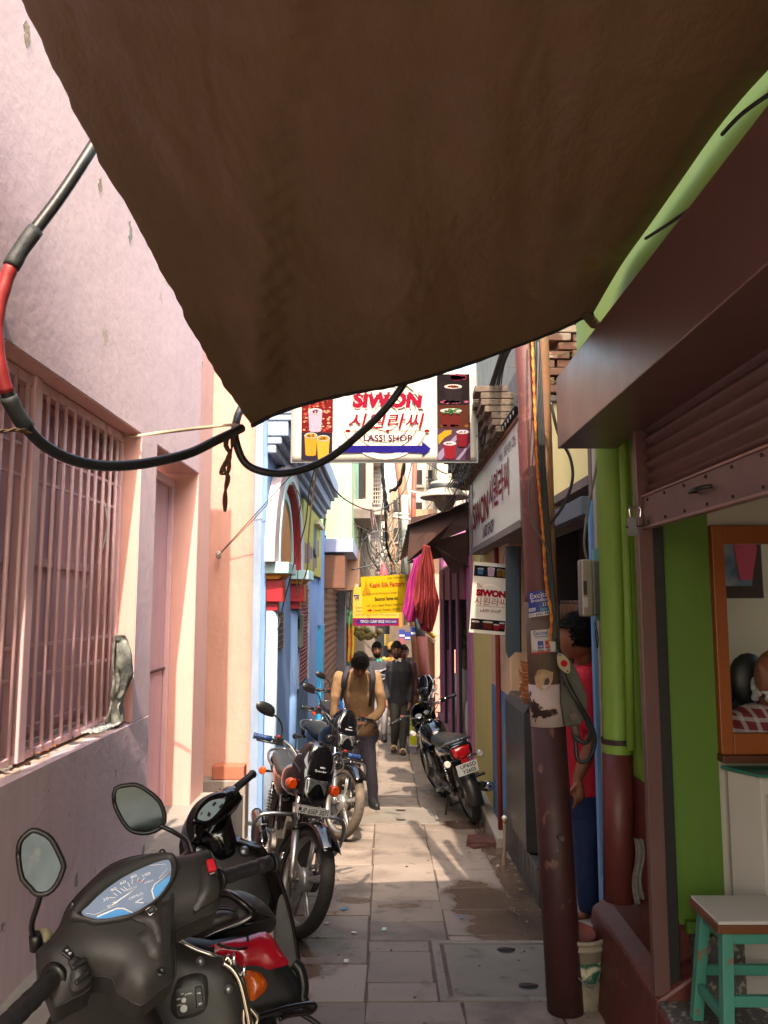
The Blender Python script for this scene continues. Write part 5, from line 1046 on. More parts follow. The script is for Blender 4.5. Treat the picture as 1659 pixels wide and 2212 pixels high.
# --- spice sign behind and below
a = P(762, 1352, 15.0); b = P(862, 1352, 15.0); W4 = b.x-a.x; H4 = (P(762, 1268, 15)-a).z
TS = sign_root('spice_shop_sign', 'yellow and magenta curry spice banner behind the tilted yellow sign', a)
q = MB(); q.bb(0, W4, .001, .02, 0, H4, M('pale_yellow_sign', '#99862a', .5)); q.build('panel', TS)
cells(TS, [('printed_band', cmat('magenta_band', '#8a1c4c'), 2, [('r', 0, W4, 0, H4*.2)]), ('printed_band', cmat('violet_band', '#3a2470'), 3, [('p', [(W4*.06, H4*.11), (W4*.12, H4*.17), (W4*.96, H4*.17), (W4*.96, H4*.05), (W4*.12, H4*.05)])]), ('lettering', cmat('white_ink', '#c4c0b8'), 4, [('t', 'TSPICE I CURRY SPICE', W4*.42, H4*.11, W4*.52, H4*.07, dict(bold=.002)), ('t', '9305216030', W4*.82, H4*.11, W4*.24, H4*.06)]),
 ('lettering', cmat('rust_ink', '#9a4a34'), 3, [('t', 'बिरयानी मटर मसाला, अंजना पूरी विकास सूर्य', W4*.5, H4*.46, W4*.9, H4*.055), ('t', 'बीन्स काजू पनीर मसाला, चटनी पूड़ी मसाली', W4*.5, H4*.37, W4*.86, H4*.055), ('t', 'काली मिर्च पाउडर धनिया, जीरा सब्जी मसाला', W4*.5, H4*.28, W4*.9, H4*.055)]),
 ('lettering', cmat('violet_band', ''), 3, [('t', 'सम', W4*.08, H4*.72, W4*.12, H4*.15, dict(bold=.003))])])
q = MB(); q.bb(W4, W4+.06, .004, .03, -.02, H4*1.1, M('orange_frame', '#b0641c', .6)); q.build('frame', TS)
# yellow advert board on the blue facade
AB = sign_root('advert_board', 'faded yellow advertisement board mounted beside the arch on the blue facade', (-1.03, 9.9, 1.85))
q = MB(); q.bb(0, .03, -.2, 2.6, .25, 1.15, M('faded_yellow_board', '#a3a040', .7, col2='#918f3c', scale=2, streak=.3)); q.build('panel', AB)
random.seed(3); q = MB()
for k in range(6): y0 = .0+k*.37; z0 = random.uniform(.3, .55); q.bb(.03, .032, y0, y0+.3, z0, z0+random.uniform(.15, .35), cmat('faded_mauve', '#a08a98'))
q.bb(.03, .032, 1.2, 1.7, .5, .95, cmat('faded_grey', '#7f9090')); q.build('printed_panel', AB)
q = MB(); q.bb(.0, .1, 1.3, 2.3, .98, 1.04, M('board_lamp_bar', '#b5ae94', .5)); q.build('lamp_bar', AB)
# ================================================================ motorcycles
def tyre_bump(name, c1, c2, dusty):
    return M(name, c1, .8, col2=c2, scale=5, amt=.5, bump=.15, bscale=60, wear=dusty, wscale=3, wt=.58, blend=.2)
tyre_near = tyre_bump('dusty_tyre', '#201e1c', '#2c2824', '#51473b'); tyre_dust = tyre_bump('very_dusty_tyre', '#4c4238', '#3a322b', '#776653')
alloy = M('cast_alloy', '#a7a6a4', .35, .75, col2='#8f8d8a', scale=6, wear='#6b6257', wscale=5, wt=.66)
gblack = M('gloss_black_paint', '#08080a', .12, coat=.6, spec=.6); satb = M('satin_black', '#121213', .38); seatm = M('black_seat_vinyl', '#1b1a1a', .45, bump=.2, bscale=120, col2='#272524', scale=6)
silverp = M('silver_decal', '#5f636a', .3, .5); amber = M('amber_lens', '#c0400a', .15, coat=.5, spec=.7); redl = M('red_lens', '#9a0c10', .12, coat=.6); clearl = M('clear_lens', '#b8b4ae', .08, coat=.6, spec=.8, col2='#8c8478', scale=30)
lamp = M('headlamp_glass', '#3c3d40', .08, .5, col2='#8a8a8a', scale=16, amt=.3, coat=.8); engm = M('dusty_engine_metal', '#57524c', .5, .6, col2='#3c3833', scale=10, bump=.2); platem = M('number_plate_white', '#b7b8b6', .4); platek = M('plate_black', '#0d0d10', .5)
glassm = M('mirror_glass', '#cfd2d4', .04, 1.)
def motorcycle(name, label, loc, heading, lean, steer, tyre_f=tyre_near, front_plate=None, rear_plate=None, ind=amber, blue_grip=False, mirror=True, guard=True, cowl=gblack, group='parked motorcycles', detail=True, mirrors=(1, -1)):
    """local +x forward, +y the rider's left; heading = world angle of +x, lean>0 tips towards the rider's left"""
    root = empty(name, loc, label, 'motorcycle', group)
    root.rotation_mode = 'XYZ'
    root.matrix_world = Matrix.Translation(loc) @ Matrix.Rotation(heading, 4, 'Z') @ Matrix.Rotation(-math.atan(SL)*sin(heading)*-1*-1 if False else math.atan(SL)*sin(heading), 4, 'Y') @ Matrix.Rotation(-lean, 4, 'X')
    ax = V((-.42, 0, .907)); pv_ = V((1.19, 0, .30)); pv_ = V((1.17, 0, .30))
    S_ = Matrix.Translation(pv_) @ Matrix.Rotation(steer, 4, ax) @ Matrix.Translation(-pv_)
    def wheel(cx, tm_, S, nm, front):
        w = MB(S); C = V((cx, 0, .30)); nU, nV = (200 if detail else 64), 14
        def tf(u, v):
            a = u*2*PI; t = -1+2*v; ang = t*1.95; yy = .043*sin(ang); rr = .262+.040*cos(ang)
            if detail and abs(t) < .62: 
                k = (u*44+abs(t)*.9) % 1; rr -= .0035*(k < .16)+.003*(abs(t) < .06)
            return C+V((rr*cos(a), yy, rr*sin(a)))
        w.grid(tf, nU, nV, tm_); o = w.build(nm, root)
        w = MB(S); w.lathe([(.250, -.028), (.252, -.020), (.240, -.012), (.236, 0), (.240, .012), (.252, .020), (.250, .028), (.230, .024), (.226, 0), (.230, -.024)], alloy, C, (0, 1, 0), 48, closed=True)
        for k in range(5):
            a = 2*PI*k/5+.35
            for d, q_ in ((-.02, 1), (.02, -1)):
                p0 = C+V((.045*cos(a+d*6), .012*q_*0, .045*sin(a+d*6))); p1 = C+V((.238*cos(a+d*3.2), 0, .238*sin(a+d*3.2))); w.tube([p0, lerp(p0, p1, .5), p1], [.013, .010, .011], alloy, 6)
            p0 = C+V((.05*cos(a), 0, .05*sin(a))); p1 = C+V((.19*cos(a), 0, .19*sin(a))); w.tube([p0, p1], [.018, .006], alloy, 6)
        w.lathe([(0, -.045), (.062, -.045), (.066, -.03), (.066, .02), (.045, .03), (.03, .05), (0, .05)], alloy, C, (0, 1, 0), 24); r = w.build('rim', root); r.parent = o
        w = MB(S); w.cyl(C+V((0, -.1, 0)), C+V((0, .1, 0)), .011, engm, 10); w.cyl(C+V((0, .045, 0)), C+V((0, .068, 0)), .058, engm, 18); r = w.build('axle', root); r.parent = o
    wheel(1.24, tyre_f, S_, 'front_wheel', True); wheel(0, tyre_near, None, 'rear_wheel', False)
    # ---- steered group
    for s in (1, -1):
        w = MB(S_); a = V((1.24, .088*s, .285)); b = V((1.03, .088*s, .80)); m_ = lerp(a, b, .52)
        w.tube([a, lerp(a, b, .06), m_], [.024, .024, .022], M('fork_aluminium', '#a8a4a0', .28, .85, col2='#8c8880', scale=9), 14); w.tube([m_, lerp(a, b, .55)], [.027, .027], satb, 14); w.tube([lerp(a, b, .54), b], .0165, chrome, 12); w.build('fork_leg', root)
    w = MB(S_)
    def fend(u, v):
        a = rad(lerp(44, 168, u)); t = -1+2*v; r = .338-.028*t*t; return V((1.24+r*cos(a), .068*t*(1-.15*(u-.5)**2), .30+r*sin(a)))
    w.grid(fend, 26, 10, gblack); w.build('front_fender', root, solid=.003)
    if detail:
        w = MB(S_); w.grid(lambda u, v: fend(.34+.09*u, .9+.0*v)+V((0, .0, 0)) if False else V((1.10+.022*u, -.0705, .50+.06*v)), 1, 1, platem); 
    w = MB(S_)      # triple clamps, lamp bracket
    w.box((1.045, 0, .78), (.05, .22, .03), satb); w.box((1.0, 0, .90), (.06, .2, .03), satb); w.cyl((1.06, 0, .72), (.975, 0, .93), .022, satb); w.build('fork_clamp', root, bevel=.004)
    # fairing: outline in the y/z plane, bulging forwards and wrapping back at the sides
    ol = smooth2([(-.075, .715), (-.112, .76), (-.128, .84), (-.138, .90), (-.112, .99), (-.062, 1.06), (0, 1.075), (.062, 1.06), (.112, .99), (.138, .90), (.128, .84), (.112, .76), (.075, .715), (0, .705)], 3)
    def cf_(u, v, h): return V((1.095-2.6*u*u-.2*(v-.72)+h, u, v))
    w = MB(S_); puff(w, ol, cf_, cowl, H=.035, r=.05, t=.05, res=.016, back=False); w.build('headlight_cowl', root)
    for s in (1, -1): w = MB(S_); puff(w, smooth2([(s*.082, .90), (s*.112, .945), (s*.104, .985), (s*.094, 1.01), (s*.096, .97), (s*.088, .93)], 3), lambda u, v, h: cf_(u, v, .037+h), silverp, H=.001, r=.01, t=0, res=.012); w.build('cowl_decal', root)
    w = MB(S_); hl = smooth2([(-.074, .735), (-.080, .80), (-.070, .862), (.070, .862), (.080, .80), (.074, .735), (.055, .722), (-.055, .722)], 4)
    hf_ = lambda u, v, h: V((1.105-.9*u*u-.12*(v-.72)+h, u, v)); puff(w, hl, hf_, lamp, H=.016, r=.03, t=.03, res=.012, back=False); w.build('headlight', root)
    w = MB(S_); w.tube([hf_(p.x*1.06, (p.y-.79)*1.06+.79, .002) for p in hl]+[hf_(hl[0].x*1.06, (hl[0].y-.79)*1.06+.79, .002)], .006, satb, 6); w.build('headlight_rim', root)
    if detail: 
        w = MB(S_); w.text('Splendor', .1, 0, 0, MATS.get('white_print'), w=.085, h=.016, shear=.3, fn=lambda q: cf_(q.x, q.z+.905, .0385)); w.text('HERO', .1, 0, 0, MATS.get('white_print'), w=.036, h=.009, fn=lambda q: cf_(q.x+.01, q.z+.93, .0385)); w.build('lettering', root)
    for s in (1, -1):
        w = MB(S_); w.cyl((1.03, s*.10, .80), (1.03, s*.135, .80), .012, satb, 8); w.tube([(1.0, s*.155, .80), (1.03, s*.155, .80), (1.062, s*.155, .80), (1.07, s*.155, .80)], [.022, .033, .034, .026], ind, 14); w.build('front_indicator', root)
    if front_plate:
        w = MB(S_); w.box((1.125, 0, .672), (.004, .235, .052), platem); w.box((1.128, -.0, .672), (.002, .225, .044), platem); pl_ = w.build('number_plate', root, bevel=.001)
        w = MB(S_); w.text(front_plate, .05, 0, 0, platek, w=.195, h=.030, bold=.001, fn=lambda q: V((1.1305, q.x+.008, q.z+.671)))
        for a, b in (((-.112, .648), (.112, .650)), ((-.112, .694), (.112, .696))): w.box((1.1298, 0, a[1]), (.001, .225, .002), platek)
        w.box((1.1298, .095*-1, .675), (.001, .018, .02), platek); o = w.build('lettering', root); o.parent = pl_
    # handlebar
    S0_ = S_; S_ = S_ @ Matrix.Translation((-.01, 0, -.045))
    hb = [(1.0, .03, .93), (.975, .09, .97), (.93, .15, 1.04), (.90, .22, 1.065), (.86, .38, 1.06)]
    w = MB(S_)
    for s in (1, -1): w.tube(curve_pts([V((x, y*s, z)) for x, y, z in hb], 5), .011, chrome, 10)
    w.tube([(1.0, -.03, .93), (1.0, .03, .93)], .011, chrome, 10); w.build('handlebar', root)
    for s in (1, -1):
        w = MB(S_); gm_ = M('blue_grip', '#1f3f74', .5, col2='#0c1c38', scale=60, amt=.1) if blue_grip else blackpl
        w.tube([(.885, .285*s, 1.064), (.872, .33*s, 1.062), (.857, .385*s, 1.06), (.853, .398*s, 1.06)], [.018, .017, .018, .021], gm_, 14); g_ = w.build('grip', root)
        w = MB(S_); w.box((.90, .245*s, 1.062), (.05, .055, .045), satb); w.box((.905, .25*s, 1.09), (.02, .02, .012), M('switch_red', '#a01a14', .4)); o = w.build('switch_housing', root, bevel=.005); o.parent = g_
        w = MB(S_); w.tube([(.935, .235*s, 1.05), (.965, .27*s, 1.048), (.945, .33*s, 1.045), (.915, .40*s, 1.045)], [.007, .006, .006, .008], satb, 8); w.build('brake_lever', root)
        if mirror and s in mirrors:
            w = MB(S_); w.tube(curve_pts([(.905, .235*s, 1.08), (.90, .24*s, 1.14), (.92, .285*s, 1.19), (.91, .33*s, 1.215)], 5), .006, satb, 8); a_ = w.build('mirror_arm', root)
            w = MB(S_); C = V((.905, .385*s, 1.235))
            oo = smooth2([(-.065, -.02), (-.05, .03), (.02, .042), (.068, .02), (.07, -.015), (.03, -.035), (-.04, -.034)], 3)
            puff(w, oo, lambda u, v, h: C+V((.5*h+.012*0, u*s, v+.15*u)), satb, H=.03, r=.04, t=.006, res=.015); o = w.build('mirror_head', root)
            w = MB(S_); w.poly([C+V((-.0075, p.x*.9*s, p.y*.88+.15*p.x*.9)) for p in oo], glassm); q = w.build('mirror_glass', root); q.parent = o
    w = MB(S_)
    for s in (1, -1): w.tube(curve_pts([(.93, .21*s, 1.05), (1.02, .20*s, 1.0), (1.06, .12*s, .92), (1.03, .05*s, .8)], 6), .0045, wirem, 6)
    w.build('control_cable', root)
    w = MB(S_); w.cyl((.985, .05, .965), (.965, .05, 1.005), .042, satb, 20); w.cyl((.985, -.05, .965), (.965, -.05, 1.005), .036, satb, 20); w.cyl((.9655, .05, 1.0045), (.9645, .05, 1.0065), .037, M('dial_glass', '#4a4d52', .08, coat=.6), 20); w.cyl((.9655, -.05, 1.0045), (.9645, -.05, 1.0065), .031, M('dial_glass', '', 1), 20); w.lathe([(.037, 0), (.043, 0), (.043, .01), (.037, .01)], chrome, (.966, .05, .998), (-.447, 0, .894), 24); w.build('dashboard', root)
    S_ = S0_
    # ---- body
    w = MB()
    def ring(x, zc, hy, hz, n=20, p=2.6):
        out = []
        for k in range(n):
            a = 2*PI*k/n; c, s_ = cos(a), sin(a); out.append(V((x, hy*math.copysign(abs(c)**(2/p), c), zc+hz*math.copysign(abs(s_)**(2/p), s_))))
        return out
    w.loft([ring(.50, .74, .07, .05), ring(.54, .755, .105, .085), ring(.66, .785, .135, .105), ring(.80, .80, .14, .11), ring(.90, .80, .115, .10), ring(.97, .795, .07, .07)], gblack); w.build('fuel_tank', root, sub=1)
    w = MB(); w.cyl((.74, 0, .905), (.74, 0, .918), .032, chrome, 18); w.build('fuel_cap', root)
    w = MB(); w.loft([ring(-.33, .815, .085, .03), ring(-.27, .81, .115, .042), ring(-.05, .80, .13, .045), ring(.12, .785, .13, .042), ring(.28, .765, .125, .040), ring(.44, .765, .105, .038), ring(.53, .775, .07, .03)], seatm); w.build('seat', root, sub=1)
    w = MB(); w.loft([ring(-.36, .755, .06, .03), ring(-.25, .74, .10, .04), ring(.0, .70, .12, .055), ring(.25, .66, .12, .09), ring(.42, .66, .10, .09), ring(.47, .66, .06, .05)], gblack); w.build('side_panel', root, sub=1)
    w = MB()
    for s in (1, -1): w.tube(curve_pts([(.02, .13*s, .76), (-.2, .145*s, .79), (-.33, .12*s, .83), (-.39, .03*s, .84)], 5), .010, steel, 8)
    w.tube([(-.39, -.03, .84), (-.39, .03, .84)], .010, steel, 8); w.build('grab_rail', root)
    w = MB(); tl = smooth2([(-.075, .69), (-.085, .735), (-.07, .775), (.07, .775), (.085, .735), (.075, .69), (.045, .672), (-.045, .672)], 3); puff(w, tl, lambda u, v, h: V((-.37-h+.8*u*u, u, v)), redl, H=.025, r=.04, t=.03, res=.014, back=False); w.bb(-.405, -.37, -.03, .03, .635, .672, redl); w.build('tail_lamp', root)
    w = MB(); w.tube([hp_ for hp_ in [V((-.365+.8*p.x*p.x, p.x*1.13, (p.y-.725)*1.15+.727)) for p in tl]+[V((-.365+.8*tl[0].x**2, tl[0].x*1.13, (tl[0].y-.725)*1.15+.727))]], .012, gblack, 8)
    w.loft([ring(-.37, .79, .085, .02), ring(-.30, .80, .10, .02)], gblack); w.build('tail_fairing', root)
    w = MB()
    def rf_(u, v):
        a = rad(lerp(60, 192, u)); t = -1+2*v; wd = .085-.02*u; r = .36-.03*t*t+.03*max(0, u-.6); return V((r*cos(a)*1.0-.02*u, wd*t, .30+r*sin(a)))
    w.grid(rf_, 26, 10, satb); w.build('rear_fender', root, solid=.003)
    for s in (1, -1):
        w = MB(); w.cyl((-.34, s*.07, .67), (-.355, s*.135, .665), .010, satb, 8); w.tube([(-.325, s*.16, .665), (-.36, s*.16, .665), (-.392, s*.16, .665), (-.40, s*.16, .665)], [.02, .03, .031, .022], clearl if ind is clearl else (ind if not rear_plate else clearl), 14); w.build('rear_indicator', root)
    if rear_plate:
        w = MB(); w.box((-.415, 0, .585), (.004, .20, .105), platem, Matrix.Rotation(rad(-8), 3, 'Y')); pl_ = w.build('number_plate', root, bevel=.002)
        w = MB()
        for i, s_ in enumerate(rear_plate): w.text(s_, .05, 0, 0, platek, w=.15-.02*i, h=.036, bold=.001, fn=lambda q, i=i: V((-.4178-(.585-(q.z+.61-.048*i))*-.14, -q.x-.012, q.z+.61-.048*i)))
        o = w.build('lettering', root); o.parent = pl_
    for s in (1, -1):
        w = MB(); a = V((.0, .115*s, .33)); b = V((.1, .115*s, .66)); w.tube([a, b], .012, chrome, 8)
        pts = [lerp(a, b, .25+.6*i/60)+V((cos(i*.9)*.022, sin(i*.9)*.022, 0)) for i in range(61)]; w.tube(pts, .0045, satb, 5); w.tube([lerp(a, b, .0), lerp(a, b, .3)], .02, satb, 10); w.build('shock_absorber', root)
    w = MB()
    for s in (1, -1): w.tube([(.0, .09*s, .30), (.42, .09*s, .34)], .016, satb, 8); w.tube([(.1, .10*s, .66), (.45, .09*s, .62), (.5, .08*s, .35)], .013, satb, 8)
    w.tube([(1.0, 0, .80), (.82, 0, .5), (.72, 0, .28)], .018, satb, 8); w.tube([(.98, 0, .84), (.5, 0, .70)], .02, satb, 8); w.build('frame', root)
    w = MB(); w.box((.60, 0, .33), (.28, .22, .17), engm); w.cyl((.60, -.14, .33), (.60, .14, .33), .085, engm, 20)
    for k in range(7): w.box((.70+k*.016, 0, .40+k*.021), (.11, .15, .006), engm, Matrix.Rotation(rad(35), 3, 'Y'))
    w.box((.75, 0, .46), (.08, .09, .14), engm, Matrix.Rotation(rad(35), 3, 'Y')); w.build('engine', root, bevel=.008)
    w = MB(); w.box((.22, .105, .33), (.46, .03, .09), satb); w.build('chain_case', root, bevel=.01)
    w = MB(); w.tube(curve_pts([(.80, -.05, .42), (.86, -.09, .30), (.72, -.13, .22), (.35, -.14, .22), (.22, -.145, .25)], 5), .017, chrome, 10); w.tube([(.24, -.15, .25), (.18, -.15, .262), (-.28, -.165, .34), (-.32, -.167, .347)], [.02, .045, .048, .04], gblack, 18); w.tube([(-.322, -.167, .348), (-.335, -.167, .35)], [.042, .03], chrome, 18); w.tube([(-.33, -.167, .35), (-.345, -.168, .351)], [.016, .014], satb, 10); w.build('exhaust', root)
    for s in (1, -1):
        w = MB(); w.tube([(.48, .1*s, .29), (.48, .19*s, .285)], .008, steel, 8); w.box((.48, .235*s, .29), (.045, .095, .028), rubber); w.build('footpeg', root, bevel=.005)
        w = MB(); w.tube([(.10, .12*s, .36), (.12, .17*s, .36)], .008, steel, 8); w.box((.12, .215*s, .363), (.04, .09, .022), rubber); w.build('pillion_peg', root, bevel=.005)
    if guard:
        w = MB()
        for s in (1, -1): w.tube(curve_pts([(.90, .02*s, .60), (.915, .20*s, .60), (.91, .275*s, .57), (.885, .29*s, .48), (.86, .25*s, .36), (.84, .12*s, .27), (.83, .03*s, .26)], 6), .0125, steel, 10)
        w.build('crash_guard', root)
    w = MB(); w.tube([(.42, .08, .26), (.36, .17, .10), (.33, .225, -.0)], .011, satb, 8); w.box((.33, .235, .005), (.06, .05, .01), satb); w.build('side_stand', root)
    w = MB(); w.tube([(.5, -.09, .28), (.40, -.10, .12)], .01, satb, 8); w.tube([(.5, .09, .28), (.40, .10, .12)], .01, satb, 8); w.tube([(.40, -.12, .115), (.40, .12, .115)], .01, satb, 8); w.build('centre_stand', root)
    return root
# nearest on the left, facing the camera
motorcycle('motorcycle', 'nearest black motorcycle on the left with blue grip, amber indicators and a front number plate', (-.80, 6.06, zg(6.06)), rad(-90+13), rad(7), rad(20), tyre_near, 'UP 65EF 3071', None, amber, True, mirrors=(-1,))
motorcycle('motorcycle', 'second black motorcycle on the left, beside the man bending over it', (-.74, 8.27, zg(8.27)), rad(-90+16), rad(5), rad(20), tyre_dust, None, None, satb, False, guard=True, mirrors=(-1,))
motorcycle('motorcycle', 'third motorcycle on the left with blue paint half hidden behind the bending man', (-.80, 10.9, zg(10.9)), rad(-90+14), rad(6), rad(14), tyre_dust, 'UP 65', None, amber, False, guard=True, cowl=M('blue_cowl', '#163a6a', .2, coat=.5), detail=False)
# on the right, seen from behind
motorcycle('motorcycle', 'black motorcycle on the right seen from behind with a red tail lamp and square plate', (.86, 7.70, zg(7.70)), rad(90+9), rad(17), rad(10), tyre_near, None, ('UP65D', 'Y2605'), clearl, False, mirror=False, guard=False)
motorcycle('motorcycle', 'far motorcycle facing the camera between the steel poles and brown balustrade', (.78, 15.2, zg(15.2)), rad(-90-6), rad(6), rad(-18), tyre_near, None, None, clearl, False, detail=False)
# ================================================================ scooters
class Pn:      # a tilted plane: O origin, U across, W up the face; N towards the rider
    def __init__(s, O, U, W): s.O = V(O); s.U = V(U).normalized(); s.N = s.U.cross(V(W)).normalized(); s.W = s.N.cross(s.U).normalized()
    def to2(s, px, py): d = PL(px, py, s.O, s.N)-s.O; return (d.dot(s.U), d.dot(s.W))
    def fn(s, u, v, h=0): return s.O+s.U*u+s.W*v+s.N*h
def R1(l): return [(324+.2279*a, 1782+.2279*b) for a, b in l]
def R2(l): return [(.2279*a, 1782+.2279*b) for a, b in l]
def R3(l): return [(351+.1790*a, 1593+.1790*b) for a, b in l]
def Z3(l): return [(.4557*a, 1512+.4557*b) for a, b in l]
scale_in = lambda pl, k: [(sum(p[0] for p in pl)/len(pl)*(1-k)+p[0]*k, sum(p[1] for p in pl)/len(pl)*(1-k)+p[1]*k) for p in pl]
satg = M('matt_grey_brown_plastic', '#222121', .5, col2='#2a2827', scale=3, bump=.05, bscale=120, spec=.45, wear='#3d3833', wscale=9, wt=.62, blend=.1)
satk = M('matt_black_plastic', '#131314', .4, bump=.05, bscale=90, spec=.4); seatk = M('dusty_seat_vinyl', '#232120', .42, col2='#34302c', scale=4, bump=.2, bscale=90, wear='#5a534b', wscale=9, wt=.70)
redb = M('glossy_red_body', '#a80f26', .2, coat=.5, col2='#970c20', scale=2, wear='#2a1416', wscale=10, wt=.70, blend=.03); dglass = M('dial_cover_blue', '#3f78b8', .06, col2='#b4c6dc', scale=3, amt=1., coat=.5)
def child2(q, name, par, sub=None, **k):
    o = child(q, name, par if sub is None else par, **k)
    if sub is not None: 
        mw = o.matrix_parent_inverse.copy(); o.parent = sub; o.matrix_parent_inverse = sub.matrix_parent_inverse.copy() if False else Matrix.Identity(4)
    return o
def panel(par, name, pn, pts, m, H=.02, r=.03, t=.03, res=.02, off=0., n=3, back=True, sub=None, hf=None):
    q = MB(); p2 = smooth2([pn.to2(*p) for p in pts], n); puff(q, p2, lambda u, v, h: pn.fn(u, v, h+off), m, H=H, r=r, t=t, res=res, back=back, hf=hf); return child2(q, name, par, sub)
# ---------------- scooter A (nearest): handlebar turned left, seen from the rider's side
psi, ln = rad(34), .20
Cc = P(275, 1940, 1.70); F_ = V((-sin(psi), cos(psi), 0)); U_ = V((cos(psi), sin(psi), ln)); tau = rad(46)
A1 = Pn(Cc, U_, F_*sin(tau)+V((0, 0, 1))*cos(tau)-V((cos(psi), sin(psi), 0))*.12)
SA = empty('scooter', (-.35, 1.6, zg(1.6)), 'nearest scooter with grey brown handlebar cover and blue lit dial face', 'scooter', 'parked scooters')
cov = R2([(350, 1230), (358, 1190), (470, 1090), (560, 975), (600, 880), (645, 775), (760, 640), (900, 500), (1050, 380), (1250, 305), (1500, 272), (1560, 285)])+R1([(215, 312), (330, 290), (540, 238), (578, 290), (605, 420), (655, 560), (655, 690), (640, 790), (560, 850), (400, 912), (255, 985), (232, 1100), (240, 1430), (100, 1560)])+R2([(1450, 1620), (1330, 1712), (1200, 1640), (1105, 1580), (1060, 1450), (880, 1440), (850, 1555), (700, 1640), (530, 1722), (488, 1650), (430, 1490), (385, 1470), (360, 1340)])
def hfA(u, v, d): return .012*min(1, d/.05)
panel(SA, 'handlebar_cover', A1, cov, satg, H=.030, r=.035, t=.075, res=.014, n=2, hf=hfA)
q = MB(); oo = smooth2([A1.to2(*p) for p in cov], 2); q.tube([A1.fn(p.x, p.y, .0) for p in oo]+[A1.fn(oo[0].x, oo[0].y, 0)], .0022, blackp, 5); child2(q, 'cover_seam', SA)
def ringloft(par, name, pn, curves, m, sub=None):
    q = MB(); cs = [[pn.fn(p.x, p.y, h) for p in smooth2([pn.to2(*a) for a in c], 5)] for c, h in curves]; q.loft(cs, m, caps=False); return child2(q, name, par, sub)
bez = R2([(640, 985), (700, 850), (800, 720), (950, 590), (1150, 470), (1400, 378), (1570, 366), (1640, 400), (1655, 540), (1610, 660), (1520, 790), (1380, 905), (1200, 1000), (900, 1050), (800, 1025)])
gls = R2([(762, 942), (830, 865), (920, 775), (1050, 670), (1200, 575), (1400, 482), (1530, 440), (1585, 450), (1598, 560), (1565, 670), (1470, 795), (1340, 885), (1210, 952), (1000, 1004), (880, 1000)])
bm2 = [(lerp(a[0], b[0], .45), lerp(a[1], b[1], .45)) for a, b in zip(bez, gls)]
ringloft(SA, 'dial_bezel', A1, [(bez, .034), (bez, .046), (bm2, .060), (gls, .046)], satg)
dialm = M('dial_bright_face', '#66748f', .2, coat=.5, col2='#93a8c6', scale=5, amt=.9); whp = M('dial_white_marks', '#f0f2f6', .4); blp = M('dial_blue', '#3f8ad8', .2, coat=.4, col2='#6aaae4', scale=6)  # lit look of the dial put into these lighter colours
dd_ = panel(SA, 'dial', A1, gls, dialm, H=.002, r=.02, t=.004, res=.02, off=.046, n=5)
def onA(l, m, k, name='dial_print'):
    q = MB(); q.poly([A1.fn(*A1.to2(*p), .0492+k*.0006) for p in R2(l)], m); child(q, name, SA)
onA([(870, 990), (1010, 935), (1100, 912), (1170, 925), (1240, 945), (1200, 955), (1000, 1002), (900, 1000)], blp, 1); onA([(1430, 800), (1415, 730), (1450, 690), (1590, 590), (1585, 640), (1540, 700), (1480, 780)], blp, 1)
def lineA(l, w_, m=whp, k=2):
    q = MB(); pts = [A1.fn(*A1.to2(*p), .0492+k*.0006) for p in R2(l)]; q.tube(pts, w_, m, 4); child(q, 'dial_line', SA)
lineA([(905, 985), (1090, 905), (1150, 905), (1235, 945)], .0016); lineA([(1437, 815), (1415, 735), (1440, 680), (1592, 560)], .0016); lineA([(1270, 845), (1340, 798), (1258, 848), (1365, 852)], .0009); lineA([(800, 950), (885, 965), (1090, 870)], .0005); lineA([(1400, 500), (1540, 485), (1560, 530), (1480, 620)], .0005)
lineA([(1040, 877), (1275, 712)], .0016)
for a, b in (((1040, 877), (1095, 850)), ((1050, 850), (1080, 842)), ((1020, 805), (1080, 800)), ((1055, 760), (1095, 785)), ((1085, 730), (1135, 765)), ((1125, 715), (1160, 740)), ((1150, 700), (1190, 735)), ((1190, 660), (1210, 700)), ((1235, 630), (1230, 675)), ((1295, 610), (1275, 655)), ((1350, 615), (1315, 655)), ((1395, 640), (1345, 670))): lineA([a, b], .0007)
lineA([(1255, 655), (1290, 640), (1330, 650), (1350, 665)], .0006, M('dial_red', '#b03030', .4))
ang = math.atan2(*(lambda a, b: (b[1]-a[1], b[0]-a[0]))(A1.to2(*R2([(1040, 877)])[0]), A1.to2(*R2([(1275, 712)])[0])))
def txA(s_, x, y, wpx, hpx, m=whp, rot=0., name='lettering'):
    u0, v0 = A1.to2(*R2([(x, y)])[0]); k = .2279*1.62/1696; q = MB(); q.text(s_, .05, 0, 0, m, w=wpx*k, h=hpx*k, fn=lambda p: A1.fn(u0+p.x*cos(rot)-p.z*sin(rot), v0+p.x*sin(rot)+p.z*cos(rot), .0512)); child(q, name, SA)
for s_, x, y, w_ in (('0', 1015, 888, 26), ('20', 985, 820, 52), ('40', 1055, 728, 56), ('60', 1145, 663, 56), ('80', 1245, 605, 56), ('100', 1365, 585, 72)): txA(s_, x, y, w_, 26)
txA('km/h', 1405, 648, 50, 18); txA('115525 km', 1215, 720, 120, 16); txA('CRMLO', 1265, 790, 130, 22)
nose = R2([(1200, 990), (1400, 905), (1530, 790), (1600, 700)])+R1([(235, 700), (215, 860), (185, 1000), (170, 1200), (140, 1290), (90, 1360)])+R2([(1460, 1378), (1370, 1360), (1330, 1280), (1240, 1160), (1215, 1130), (1330, 1060)])
panel(SA, 'nose_panel', A1, nose, satg, H=.016, r=.02, t=.02, res=.012, off=.034, n=3)
